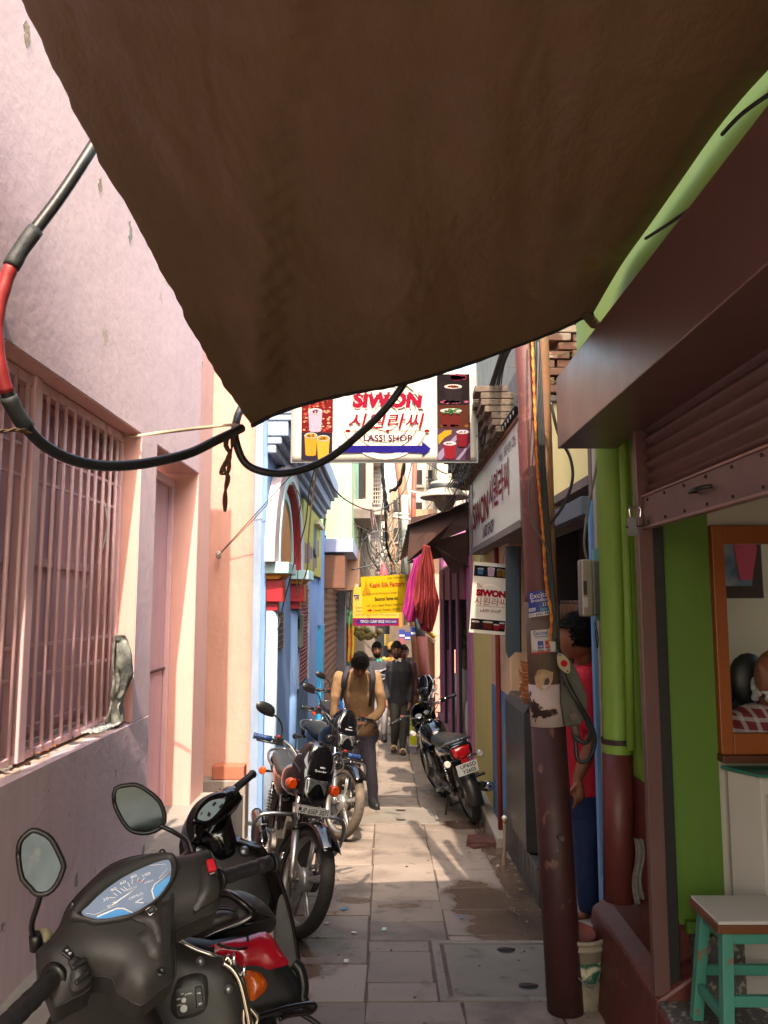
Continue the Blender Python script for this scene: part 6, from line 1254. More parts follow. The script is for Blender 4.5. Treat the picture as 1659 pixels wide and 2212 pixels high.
v_ = R2([(1230, 985), (1420, 915), (1500, 800), (1520, 1000), (1520, 1180), (1490, 1245), (1455, 1235), (1420, 1120), (1340, 1040)]); panel(SA, 'nose_crest', A1, v_, satg, H=.009, r=.012, t=.01, res=.01, off=.048, n=3)
em = R2([(1352, 940), (1420, 890), (1458, 938), (1392, 990)]); q = MB(); q.poly([A1.fn(*A1.to2(*p), .0590) for p in em], blackp); q.tube([A1.fn(*A1.to2(*p), .0592) for p in em+em[:1]], .0008, chrome, 4)
wing = R2([(1380, 950), (1400, 925), (1425, 912), (1418, 928), (1432, 930), (1420, 942), (1428, 948), (1395, 955)]); q.poly([A1.fn(*A1.to2(*p), .0598) for p in wing], silverp); child2(q, 'wing_emblem', SA)
panel(SA, 'switch_pod', A1, R1([(400, 880), (395, 760), (420, 600), (450, 450), (470, 440), (560, 440), (610, 520), (635, 640), (630, 740), (560, 800), (470, 850)]), satg, H=.022, r=.03, t=.02, res=.012, off=.03)
q = MB(); q.prism([A1.fn(*A1.to2(*p), .050) for p in R1([(485, 470), (585, 450), (608, 600), (520, 592)])], A1.N*.006, blackp); child2(q, 'switch_socket', SA)
q = MB(); q.prism([A1.fn(*A1.to2(*p), .054) for p in R1([(495, 476), (560, 462), (590, 565), (515, 580)])], A1.N*.012, M('red_switch', '#b01a28', .35)); child2(q, 'start_switch', SA, bevel=.0015); 
txA_ = (lambda: None); u0, v0 = A1.to2(*R1([(552, 590)])[0]); q = MB(); q.text('START', .05, 0, 0, whp, w=.011, h=.0024, fn=lambda p: A1.fn(u0+p.x, v0+p.z, .0585)); child(q, 'lettering', SA)
panel(SA, 'switch_pod', A1, R2([(545, 1330), (600, 1235), (680, 1245), (800, 1330), (845, 1400), (850, 1540), (700, 1635), (640, 1560), (600, 1440)]), satg, H=.02, r=.03, t=.02, res=.012, off=.026)
q = MB(); q.prism([A1.fn(*A1.to2(*p), .045) for p in R2([(565, 1320), (620, 1245), (690, 1330), (650, 1390)])], A1.N*.006, satk); q.prism([A1.fn(*A1.to2(*p), .047) for p in R2([(650, 1450), (790, 1360), (815, 1400), (680, 1490)])], A1.N*.008, satk); q.prism([A1.fn(*A1.to2(*p), .045) for p in R2([(690, 1590), (820, 1480), (835, 1520), (715, 1630)])], A1.N*.008, satk); child2(q, 'switch_block', SA, bevel=.002)
for k, (x, y) in enumerate(((625, 1302), (652, 1330))): q = MB(); u0, v0 = A1.to2(*R2([(x, y)])[0]); q.text('D' if k else 'D', .05, 0, 0, whp, w=.004, h=.0035, fn=lambda p: A1.fn(u0+p.x, v0+p.z, .0516)); child(q, 'lettering', SA)
for x, y in ((680, 840), (1520, 340)): 
    q = MB(); c = A1.fn(*A1.to2(*R2([(x, y)])[0]), .034); q.lathe([(0, .004), (.004, .004), (.006, .0045), (.0075, .001)], satk, c, A1.N, 14); q.sph(c+A1.N*.004, .0035, steel, 6); child2(q, 'cover_screw', SA)
q = MB(); c = A1.fn(*A1.to2(*R1([(80, 1480)])[0]), .036); q.lathe([(0, .006), (.004, .006), (.006, .008), (.008, .004)], satk, c, A1.N, 14); child2(q, 'cover_screw', SA)
grip = M('black_rubber_grip', '#17181b', .5, bump=.1, bscale=90)
a = P(470, 1900, 1.86); b = P(585, 1863, 1.97); q = MB(); n_ = 26; q.tube([lerp(a, b, i/n_) for i in range(n_+1)], [.0165+.0012*(1 if (i % 5) < 3 else 0)-(.001 if i < 20 else 0) for i in range(n_+1)], grip, 18); q.lathe([(.0, 0), (.024, 0), (.025, .008), (.018, .01)], satk, a, (b-a), 20); q.lathe([(.021, 0), (.023, .004), (.023, .010), (.0, .012)], grip, b, (b-a), 20); child2(q, 'grip', SA)
a = P(122, 2106, 1.55); b = P(-15, 2242, 1.40); q = MB(); q.tube([lerp(a, b, i/n_) for i in range(n_+1)], [.0175+.0012*(1 if (i % 5) < 3 else 0) for i in range(n_+1)], grip, 18); q.lathe([(.0, 0), (.026, 0), (.027, .01), (.018, .012)], satk, a, (b-a), 20); child2(q, 'grip', SA)
q = MB(); q.tube(curve_pts([P(140, 2040, 1.68), P(110, 2110, 1.66), P(60, 2180, 1.6), P(20, 2240, 1.55)], 6), .006, satk, 8); child2(q, 'brake_lever', SA)
def mirror(par, pts, y, U, stem, rs=.0055, tint=glassm, d=.022):
    cx = sum(p[0] for p in pts)/len(pts); cy = sum(p[1] for p in pts)/len(pts); O = P(cx, cy, y); pn = Pn(O, U, V((0, .12, 1)))
    q = MB(); puff(q, smooth2([pn.to2(*p) for p in pts], 2), lambda u, v, h: pn.fn(u, v, -h-.004), satk, H=.03, r=.05, t=0, res=.012, back=False)
    oo = smooth2([pn.to2(*p) for p in pts], 2); q.tube([pn.fn(p.x, p.y, -.001) for p in oo]+[pn.fn(oo[0].x, oo[0].y, -.001)], .0055, satk, 8); h = child2(q, 'mirror_head', par)
    q = MB(); q.poly([pn.fn(p.x*.93, p.y*.93, .0005) for p in oo], tint); g_ = child(q, 'mirror_glass', par)
    q = MB(); q.tube(curve_pts([P(*s) for s in stem], 6), rs, satk, 10); child2(q, 'mirror_stem', par)
dirty_tint = M('dusty_tinted_mirror', '#58636a', .12, .95, col2='#3a4449', scale=7, wear='#6a6d68', wscale=14, wt=.64, blend=.15)  # dark tint paints in the tarpaulin's reflection; the specks are dust
mirror(SA, R2([(175, 260), (190, 160), (245, 95), (310, 52), (400, 75), (485, 135), (555, 260), (602, 375), (595, 430), (540, 560), (450, 648), (345, 655), (290, 600), (212, 510), (182, 370)]), 1.56, V((.93, .30, 0)), [(R2([(390, 620)])[0])+(1.56,), (R2([(365, 730)])[0])+(1.57,), (R2([(310, 900)])[0])+(1.6,), (R2([(302, 1000)])[0])+(1.62,), (R2([(330, 1080)])[0])+(1.63,)], tint=dirty_tint)
q = MB(); q.tube([P(75, 2018, 1.63), P(80, 2048, 1.64)], [.011, .014], satk, 12); q.sph(P(92, 2025, 1.66), (.02, .02, .018), M('yellowed_tape', '#8c8468', .8, bump=.4), 10); child2(q, 'mirror_clamp', SA)
mirror(SA, Z3([(540, 480), (548, 420), (600, 405), (645, 403), (695, 428), (755, 480), (780, 550), (768, 600), (705, 630), (640, 627), (600, 600), (565, 545)]), 1.98, V((.95, .22, -.1)), [(345, 1783, 1.98), (375, 1797, 1.98), (402, 1815, 1.96), (410, 1832, 1.93), (414, 1846, 1.9)], tint=dirty_tint)
# leg shield and its fittings
A2 = Pn(P(450, 2090, 2.02), V((.97, .24, .1)), V((-.02, .25, 1)))
ls = R1([(-250, 1000), (60, 1000), (232, 1072), (350, 1140), (450, 1188), (560, 1228), (700, 1262), (780, 1335), (835, 1430), (870, 1600), (900, 1800), (912, 1950), (900, 2250), (700, 2600), (100, 2650), (-300, 2500), (-320, 1900), (-260, 1500)])
panel(SA, 'leg_shield', A2, ls, satg, H=.03, r=.06, t=.03, res=.022, n=2)
q = MB(); q.tube([A2.fn(*A2.to2(*p), .004) for p in R1([(232, 1072), (350, 1136), (450, 1184), (560, 1222), (640, 1245)])], .005, M('silver_trim', '#b5b1aa', .25, .9), 8); child2(q, 'shield_trim', SA)
panel(SA, 'ignition_surround', A2, R1([(195, 1640), (235, 1480), (290, 1420), (400, 1385), (500, 1390), (552, 1450), (560, 1640), (520, 1745), (400, 1805), (270, 1818), (200, 1750)]), satg, H=.012, r=.018, t=.01, res=.012, off=.028)
ign = panel(SA, 'ignition_panel', A2, R1([(245, 1560), (280, 1520), (420, 1478), (492, 1470), (512, 1520), (520, 1680), (480, 1720), (300, 1775), (262, 1740)]), satk, H=.002, r=.01, t=.01, res=.015, off=.041)
for x, y, r, nm in ((325, 1620, .0055, 'lock_barrel'), (325, 1697, .008, 'lock_barrel')): q = MB(); q.cyl(A2.fn(*A2.to2(*R1([(x, y)])[0]), .042), A2.fn(*A2.to2(*R1([(x, y)])[0]), .048), r, steel, 18); child2(q, nm, SA)
q = MB(); q.prism([A2.fn(*A2.to2(*p), .043) for p in R1([(428, 1500), (490, 1485), (510, 1680), (440, 1695)])], A2.N*.006, satk); child2(q, 'seat_switch', SA, bevel=.002)
for s_, x, y, w_ in (('ON', 312, 1565, .007), ('OFF', 278, 1612, .009), ('LOCK', 285, 1668, .011), ('IGNITION', 368, 1565, .016), ('FUEL', 466, 1553, .009), ('SEAT', 480, 1650, .009)):
    u0, v0 = A2.to2(*R1([(x, y)])[0]); q = MB(); q.text(s_, .05, 0, 0, whp, w=w_, h=.0032, fn=lambda p: A2.fn(u0+p.x, v0+p.z, .0495 if s_ in ('FUEL', 'SEAT') else .0437)); child(q, 'lettering', SA)
for x, y in ((478, 1272), (740, 1535)):
    q = MB(); c = A2.fn(*A2.to2(*R1([(x, y)])[0]), .03); q.lathe([(0, .006), (.006, .006), (.008, .003), (.011, .001)], steel, c, A2.N, 14); child2(q, 'shield_screw', SA)
for i, (l, r) in enumerate((([(690, 1275), (770, 1330), (835, 1430), (875, 1560), (905, 1700), (925, 1800), (935, 1900), (930, 2100)], .0105), ([(925, 1680), (985, 1750), (1010, 1800), (990, 1880), (1000, 2000)], .005), ([(885, 1700), (880, 1790), (890, 1900), (900, 2050)], .008), ([(700, 1270), (735, 1225), (770, 1290)], .007))):
    q = MB(); q.tube(curve_pts([A2.fn(*A2.to2(*p), .045) for p in R1(l)], 5), r, M('dull_chrome', '#9d978f', .16, 1.), 12); child2(q, 'guard_bar', SA)
for l in ([(765, 1290), (792, 1165), (800, 1290)], [(860, 1390), (888, 1280), (890, 1390)]):  # spiky highlights on the chrome guard, shaped as thin cones
    q = MB(); p_ = [A2.fn(*A2.to2(*p), .05) for p in R1(l)]; q.tube([lerp(p_[0], p_[2], .5), p_[1]], [.008, .001], chrome, 8); child2(q, 'guard_glint', SA)
# rest of the body, mostly below the frame
q = MB(); Bx = Matrix.Translation((-.30, .75, zg(.9))) @ Matrix.Rotation(rad(16), 4, 'Z')
def rr_(y, zc, hx, hz, n=18, p=2.8): return [V((hx*math.copysign(abs(cos(2*PI*k/n))**(2/p), cos(2*PI*k/n)), y, zc+hz*math.copysign(abs(sin(2*PI*k/n))**(2/p), sin(2*PI*k/n)))) for k in range(n)]
q.M = Bx; q.loft([rr_(-.42, .66, .08, .06), rr_(-.3, .60, .15, .14), rr_(0, .55, .19, .2), rr_(.25, .52, .16, .17), rr_(.33, .5, .1, .1)], redb); child2(q, 'rear_body', SA)
q = MB(Bx); q.loft([rr_(-.45, .80, .1, .03), rr_(-.2, .80, .15, .05), rr_(.15, .78, .14, .05), rr_(.33, .76, .08, .04)], seatk); child2(q, 'seat', SA)
q = MB(Bx); q.box((0, .62, .30), (.34, .62, .05), satk); child2(q, 'floorboard', SA, bevel=.02)
q = MB(Bx); q.loft([rr_(.95, 1.02, .05, .03), rr_(.98, .9, .10, .10), rr_(1.02, .7, .17, .2), rr_(1.06, .5, .17, .18), rr_(1.02, .34, .1, .05)], satk); q.tube([V((0, 1.05, .9)), V((0, 1.2, .25))], .03, satk, 12); child2(q, 'front_apron', SA)
def small_wheel(par, M_, y):
    q = MB(M_); q.lathe([(.16, -.045), (.20, -.05), (.228, -.03), (.232, 0), (.228, .03), (.20, .05), (.16, .045), (.15, 0)], rubber, (0, y, .232), (1, 0, 0), 40, closed=True); o = child2(q, 'wheel', par)
    q = MB(M_); q.lathe([(0, -.04), (.14, -.042), (.16, -.03), (.16, .03), (.14, .042), (0, .04)], alloy, (0, y, .232), (1, 0, 0), 30); o = child2(q, 'hub', par)
small_wheel(SA, Bx, -.12); small_wheel(SA, Bx, 1.2)
# ---------------- scooter B: black head, red tail, between the near scooter and the first motorcycle
SB = empty('scooter', (-.5, 2.9, zg(2.9)), 'second scooter with glossy black handlebar, oval white dial and red tail panels', 'scooter', 'parked scooters')
kb = M('gloss_black_scooter', '#0a0a0b', .14, coat=.5, col2='#121214', scale=4)
b_psi = rad(46); B1 = Pn(P(455, 1762, 3.35), V((cos(b_psi), sin(b_psi), .30)), V((-sin(b_psi), cos(b_psi), 0))*.75+V((0, 0, .85)))
hd = R3([(285, 1040), (325, 905), (410, 785), (530, 700), (650, 655), (780, 592), (860, 590), (915, 640), (965, 730), (930, 785), (850, 870), (815, 905), (740, 975), (640, 1050), (530, 1110), (470, 1200), (440, 1275), (340, 1275), (300, 1160)])
panel(SB, 'handlebar_cover', B1, hd, kb, H=.035, r=.05, t=.08, res=.014, n=3)
nk = R3([(470, 1120), (640, 1030), (815, 890), (825, 965), (860, 1110), (898, 1260), (885, 1370), (840, 1435), (760, 1465), (690, 1475), (610, 1410), (545, 1300), (480, 1260)]); B1b = Pn(P(475, 1820, 3.42), V((.95, .3, .1)), V((0, .2, 1)))
panel(SB, 'steering_neck', B1b, nk, kb, H=.05, r=.07, t=.06, res=.02)
bz = R3([(318, 1075), (345, 960), (420, 850), (550, 745), (700, 705), (745, 760), (705, 885), (610, 1010), (490, 1095), (400, 1100)]); dl = R3([(392, 1025), (420, 950), (480, 880), (560, 822), (700, 798), (716, 835), (660, 930), (570, 1025), (505, 1066), (425, 1055)])
ringloft(SB, 'dial_bezel', B1, [(bz, .034), (bz, .044), ([(lerp(a[0], b[0], .5), lerp(a[1], b[1], .5)) for a, b in zip(bz, dl)], .052), (dl, .042)], kb)
panel(SB, 'dial', B1, dl, M('white_dial_face', '#a9b3b0', .2, coat=.4, col2='#8fa5a8', scale=8), H=.002, r=.02, t=.004, res=.02, off=.042)
q = MB()
for l in ([(560, 880), (600, 840), (620, 860), (580, 905)], [(640, 905), (690, 860), (700, 890), (655, 930)], [(520, 960), (550, 990), (530, 1030), (500, 1010)], [(420, 1000), (440, 960), (450, 965), (430, 1010)]): q.poly([B1.fn(*B1.to2(*p), .0465) for p in R3(l)], blackp)
child2(q, 'dial_print', SB)
a = P(508, 1704, 3.55); b = P(546, 1672, 3.72); q = MB(); q.tube([a, lerp(a, b, .9), b], [.017, .0165, .020], grip, 14); child2(q, 'grip', SB)
q = MB(); q.prism([B1.fn(*B1.to2(*p), .036) for p in R3([(815, 720), (880, 650), (905, 690), (835, 760)])], B1.N*.008, satk); q.tube([P(472, 1708, 3.6), P(480, 1712, 3.6)], .012, satk, 8); child2(q, 'switch_block', SB, bevel=.002)
a = P(410, 1838, 3.0); q = MB(); q.tube([P(415, 1835, 3.2), P(370, 1880, 2.95)], .017, grip, 14); child2(q, 'grip', SB)
B2 = Pn(P(560, 1850, 3.5), V((.95, .3, .05)), V((-.05, .35, 1)))
panel(SB, 'leg_shield', B2, R1([(300, 60), (560, 120), (830, 108), (900, 140), (1020, 168), (1085, 215), (1135, 300), (1200, 450), (1265, 640), (1300, 760), (1240, 860), (1000, 1000), (600, 1050), (350, 900), (290, 400)]), kb, H=.03, r=.05, t=.03, res=.025, n=2)
q = MB(); c = B2.fn(*B2.to2(*R1([(885, 255)])[0]), .03); q.lathe([(0, .01), (.012, .01), (.018, .006), (.022, .0)], steel, c, B2.N, 20); child2(q, 'lock_barrel', SB)
B3 = Pn(P(620, 2010, 3.25), V((.94, .34, 0)), V((-.2, .6, .75)))
panel(SB, 'floorboard', B3, R1([(1225, 690), (1265, 660), (1310, 760), (1350, 920), (1385, 1180), (1412, 1320), (1412, 1460), (1330, 1350), (1200, 1150), (1180, 960), (1195, 860)]), M('grey_floor_mat', '#6b6864', .6, col2='#56534f', scale=6, bump=.2, bscale=60), H=.004, r=.02, t=.02, res=.02)
q = MB(); q.tube(curve_pts([PL(x, y, B3.O, B3.N)+B3.N*.006 for x, y in R1([(1130, 285), (1205, 450), (1275, 660), (1330, 860), (1375, 1080), (1405, 1290), (1408, 1440)])], 5), .008, kb, 8); child2(q, 'edge_trim', SB)
B4 = Pn(P(500, 1990, 2.78), V((.95, .30, .05)), V((-.2, .62, .75)))
st_ = R1([(262, 1065), (290, 960), (380, 870), (500, 800), (640, 745), (650, 680), (740, 632), (830, 618), (960, 655), (1060, 720), (1140, 800), (1197, 900), (1160, 975), (950, 1040), (700, 1120), (440, 1155), (300, 1120)])
panel(SB, 'seat', B4, st_, seatk, H=.055, r=.10, t=.04, res=.016)
panel(SB, 'seat_bolster', B4, R1([(320, 1070), (390, 950), (540, 870), (690, 845), (810, 875), (835, 940), (720, 1020), (460, 1105)]), seatk, H=.028, r=.05, t=.01, res=.014, off=.045)
q = MB(); q.tube(curve_pts([B4.fn(*B4.to2(*p), .082) for p in R1([(350, 1075), (400, 980), (540, 900), (690, 880), (800, 900)])], 5), .007, satk, 8); child2(q, 'seat_piping', SB)
q = MB(); q.tube(curve_pts([B4.fn(*B4.to2(*p), h) for p, h in zip(R1([(430, 1170), (560, 1120), (800, 1045), (930, 985), (948, 950), (905, 895), (820, 825), (730, 765), (655, 745)]), (.05, .07, .09, .10, .10, .10, .10, .095, .08))], 6), .0125, kb, 12); child2(q, 'grab_rail', SB)
q = MB(); q.prism([B4.fn(*B4.to2(*p), .09) for p in R1([(900, 905), (1000, 925), (1155, 965), (1130, 985), (950, 1035), (760, 1080), (950, 970)])], B4.N*-.012, kb); child2(q, 'rail_plate', SB, bevel=.003)
B5 = Pn(P(560, 2085, 2.62), V((.90, .42, .05)), V((-.25, .45, .85)))
B5d = Pn(B5.O, B5.U, B5.W)
panel(SB, 'tail_body', B5, R1([(230, 1100), (600, 1080), (1080, 1010), (1180, 1095), (1320, 1310), (1425, 1480), (1462, 1620), (1465, 1720), (1200, 1790), (900, 1860), (600, 1900), (300, 1900)]), satk, H=.03, r=.05, t=.16, res=.025, off=-.02, n=2)
panel(SB, 'tail_panel', B5, R1([(520, 1190), (620, 1130), (900, 1065), (1085, 1015), (1180, 1095), (1245, 1200), (1312, 1308), (1240, 1350), (1130, 1390), (1040, 1362), (950, 1345), (860, 1365), (780, 1290), (640, 1240)]), redb, H=.03, r=.05, t=.02, res=.018, off=.005)
q = MB(); q.tube([B5.fn(*B5.to2(*p), .036) for p in R1([(620, 1150), (700, 1180), (820, 1200), (900, 1180)])], .004, satk, 6); q.tube([B5.fn(*B5.to2(*p), .038) for p in R1([(900, 1075), (905, 1130)])], .004, satk, 6); child2(q, 'panel_gap', SB)
amb2 = M('big_amber_lens', '#b84a08', .12, coat=.6, col2='#d2680e', scale=40, amt=.3, bump=.4, bscale=60)
panel(SB, 'tail_indicator', B5, R1([(878, 1395), (985, 1388), (1060, 1430), (1104, 1500), (1085, 1575), (1015, 1642), (958, 1675), (925, 1620), (905, 1500)]), amb2, H=.022, r=.035, t=.02, res=.012, off=.01)
q = MB(); q.tube(curve_pts([B5.fn(*B5.to2(*p), .03) for p in R1([(930, 1850), (1100, 1800), (1250, 1755), (1420, 1722), (1520, 1715), (1535, 1745), (1480, 1785), (1300, 1810), (1200, 1850)])], 6), .009, kb, 10); child2(q, 'bumper_bar', SB)
q = MB(); q.tube(curve_pts([B5.fn(*B5.to2(*p), -.03) for p in R1([(1385, 1290), (1445, 1360), (1478, 1510), (1465, 1640), (1495, 1680), (1470, 1720)])], 5), .018, satk, 10); q.tube(curve_pts([B5.fn(*B5.to2(*p), 0) for p in R1([(1430, 1790), (1520, 1840), (1600, 1900), (1650, 1980)])], 5), .008, satk, 8); child2(q, 'side_guard', SB)
Bx2 = Matrix.Translation((-.48, 2.78, zg(2.8))) @ Matrix.Rotation(rad(20), 4, 'Z'); small_wheel(SB, Bx2, 0); small_wheel(SB, Bx2, 1.2)
q = MB(Bx2); q.box((0, .55, .26), (.3, .75, .06), satk); q.loft([rr_(-.1, .35, .12, .12), rr_(.2, .4, .16, .16), rr_(.35, .36, .12, .12)], satk); q.tube([V((0, .95, .75)), V((0, 1.2, .25))], .03, satk, 12); q.loft([rr_(.92, .78, .05, .03), rr_(.98, .6, .15, .14), rr_(1.02, .4, .15, .14), rr_(1.0, .28, .1, .04)], kb); child2(q, 'under_body', SB)
# ================================================================ people
def skinm(n, c): return M('skin_'+n, c, .5, col2=tuple(x*.85 for x in hexc(c)), scale=9, amt=.6, spec=.4)
hairm = M('black_hair', '#080706', .75, col2='#100d0b', scale=60, bump=.3, bscale=90, spec=.15)
foldt = bpy.data.textures.new('folds', 'CLOUDS'); foldt.noise_scale = .09; foldt.noise_depth = 2
foldt2 = bpy.data.textures.new('folds_fine', 'CLOUDS'); foldt2.noise_scale = .055
def fuse(o, vox=.01, it=6, disp=0., tex=None, fac=.5):
    m = o.modifiers.new('fuse', 'REMESH'); m.mode = 'VOXEL'; m.voxel_size = vox; m.use_smooth_shade = True
    m = o.modifiers.new('soften', 'SMOOTH'); m.iterations = it; m.factor = fac
    if disp: m = o.modifiers.new('fold', 'DISPLACE'); m.texture = tex or foldt; m.strength = disp; m.mid_level = .5; m.texture_coords = 'LOCAL'
    return o
def limb(q, pts, rs, m, n=12):
    c = curve_pts(pts, 5); k = len(c)-1; r = []
    for i in range(len(c)):
        t = i/k*(len(rs)-1); j = min(int(t), len(rs)-2); r.append(lerp(rs[j], rs[j+1], t-j))
    q.tube(c, r, m, n); q.sph(c[0], r[0], m, 10); q.sph(c[-1], r[-1], m, 10)
def torso(q, spine, R, side, m, n=20):
    """spine points, (half width, half depth) each; side = unit vector across the shoulders"""
    c = [V(p) for p in spine]; rings = []
    for i, p in enumerate(c):
        d = (c[min(i+1, len(c)-1)]-c[max(i-1, 0)]).normalized(); s_ = (side-d*side.dot(d)).normalized(); f = d.cross(s_)
        rings.append([p+s_*R[i][0]*cos(2*PI*k/n)*1.0+f*R[i][1]*sin(2*PI*k/n) for k in range(n)])
    q.loft(rings, m)
def head_mesh(q, C, rot, s, m):
    """egg of a skull with brow, nose, lips, chin and ears; local -y is the face"""
    def f(u, v):
        a = u*2*PI; t = PI*v; x = sin(t)*cos(a); y = sin(t)*sin(a); z = cos(t)
        w_ = .076*(1-.18*max(0, -z)**1.5); d = .095; X = x*w_; Y = y*d; Z = z*.118
        if y < 0:
            fx = math.exp(-(X/.014)**2); Y -= .022*fx*math.exp(-((Z+.018)/.018)**2)+.010*fx*math.exp(-((Z-.004)/.03)**2)
            Y -= .006*math.exp(-((Z-.026)/.010)**2)*math.exp(-(X/.04)**2); Y += .006*math.exp(-((Z-.006)/.011)**2)*math.exp(-((abs(X)-.03)/.016)**2)
            Y -= .007*math.exp(-((Z+.056)/.009)**2)*math.exp(-(X/.024)**2); Y -= .010*math.exp(-((Z+.098)/.02)**2)*math.exp(-(X/.035)**2)
        if y > 0: Y *= 1.05; 
        if z < -.5: Y -= .012*min(1, (-z-.5)*2)*(1 if y > -.2 else 0)
        return C+rot @ (V((X, Y, Z))*s)
    q.grid(f, 40, 32, m)
    for sx in (1, -1): q.sph(C+rot @ (V((sx*.078, .008, -.006))*s), (.010*s, .018*s, .031*s), m, 10, rot)
def hair_mesh(par, C, rot, s, n=900, L=.03, low=-.01, curly=True, m=hairm, beard=False, cap=1.):
    q = MB()
    def f(u, v):
        a = u*2*PI; t = PI*v*.62; x = sin(t)*cos(a); y = sin(t)*sin(a); z = cos(t)
        k = 1.07+.05*noise.noise((x*3+s, y*3, z*3)); front = 1 if y < -.35 else 0
        Z = z*.122*k
        if y < -.1: Z = max(Z, .055+.03*noise.noise((x*4, 0, 1)))
        else: Z = max(Z, -.062+ .02*(-y))
        return C+rot @ (V((x*.079*k, y*.10*k*(.96 if y < 0 else 1), Z))*s)
    q.grid(f, 36, 20, m)
    random.seed(int(C.x*1000) % 999)
    for i in range(n):
        u, v = random.random(), random.random()**.8; p = f(u, v); c = C; d = (p-c).normalized(); r = random.uniform(.4, 1)*L*s
        t_ = V((random.uniform(-1, 1), random.uniform(-1, 1), random.uniform(-1, .6))); t_ = (t_-d*t_.dot(d)).normalized()*r; p = p-d*.006*s
        q.tube([p, p+d*r*.6+t_*.5, p+d*r*.5+t_], [.0045*s, .004*s, .001*s], m, 4, caps=False)
    o = child(q, 'hair', par); return o
def eyes(par, C, rot, s, down=False, skin=None):
    for sx in (1, -1):
        q = MB(); c = C+rot @ (V((sx*.031, -.083, .006))*s); q.sph(c, (.011*s, .007*s, .006*s), M('eye_white', '#8a857e', .3), 8, rot); q.sph(c+rot @ (V((0, -.005, 0))*s), (.005*s, .004*s, .005*s), M('eye_dark', '#0c0808', .2), 8, rot); child(q, 'eye', par)
        q = MB(); q.tube([C+rot @ (V((sx*x, -y, z))*s) for x, y, z in ((.014, .093, .027), (.03, .092, .033), (.046, .082, .027))], [.0035*s, .0045*s, .002*s], hairm, 6); child(q, 'eyebrow', par)
    q = MB(); q.tube([C+rot @ (V((x, -y, -.054))*s) for x, y in ((-.022, .088), (-.01, .0975), (0, .099), (.01, .0975), (.022, .088))], [.003*s, .005*s, .0045*s, .005*s, .003*s], M('lips', '#5a3028', .5), 6); child(q, 'lips', par)
def beard(par, C, rot, s, n=260, full=True):
    q = MB(); random.seed(5)
    for i in range(n):
        a = random.uniform(-1.9, 1.9); zz = random.uniform(-.115, -.045 if abs(a) > .5 else -.07)
        if not full and abs(a) > .6 and random.random() < .5: continue
        if random.random() < .2: a = random.uniform(-.4, .4); zz = random.uniform(-.046, -.038)
        k = math.sqrt(max(.05, 1-(zz/.125)**2)); p = V((sin(a)*.073*k, -cos(a)*.092*k-(.006 if abs(a) < .5 else 0), zz)); d = p.normalized()
        q.tube([C+rot @ (p*s), C+rot @ ((p+d*.010+V((0, 0, -.006)))*s)], [.0045*s, .001], hairm, 4, caps=False)
    child(q, 'beard', par)
def hand(q, wr, d, pn, m, s=1., curl=.5, side=1):
    """palm plus five fingers; d = hand direction, pn = palm normal, side = +1 thumb on d x pn side"""
    d = V(d).normalized(); pn = V(pn); pn = (pn-d*pn.dot(d)).normalized(); a = d.cross(pn)*side; wr = V(wr)
    limb(q, [wr, wr+d*.045*s, wr+d*.085*s], [.024*s, .030*s, .034*s], m, 10)
    for k in range(2): q.sph(wr+d*(.05+.03*k)*s, (.030*s,)*3, m, 8)
    for i, (o_, L) in enumerate(((.030, .072), (.010, .082), (-.010, .076), (-.029, .060))):
        p = wr+d*.085*s+a*o_*s; pts = [p]; dr = d.copy()
        for k, l in enumerate((.45, .3, .25)):
            ang = curl*(.5+.45*k)+.06*i; dr = (d*cos(ang)+pn*sin(ang)).normalized(); pts.append(pts[-1]+dr*L*l*s)
        q.tube(pts, [.0095*s, .0090*s, .0082*s, .0065*s], m, 8); q.sph(pts[-1], .0068*s, m, 6)
    p = wr+d*.03*s+a*.028*s; q.tube([p, p+(d*.6+a*.6+pn*.25).normalized()*.035*s, p+(d*.6+a*.6+pn*.25).normalized()*.035*s+(d*.9+pn*.4).normalized()*.03*s], [.013*s, .011*s, .008*s], m, 8)
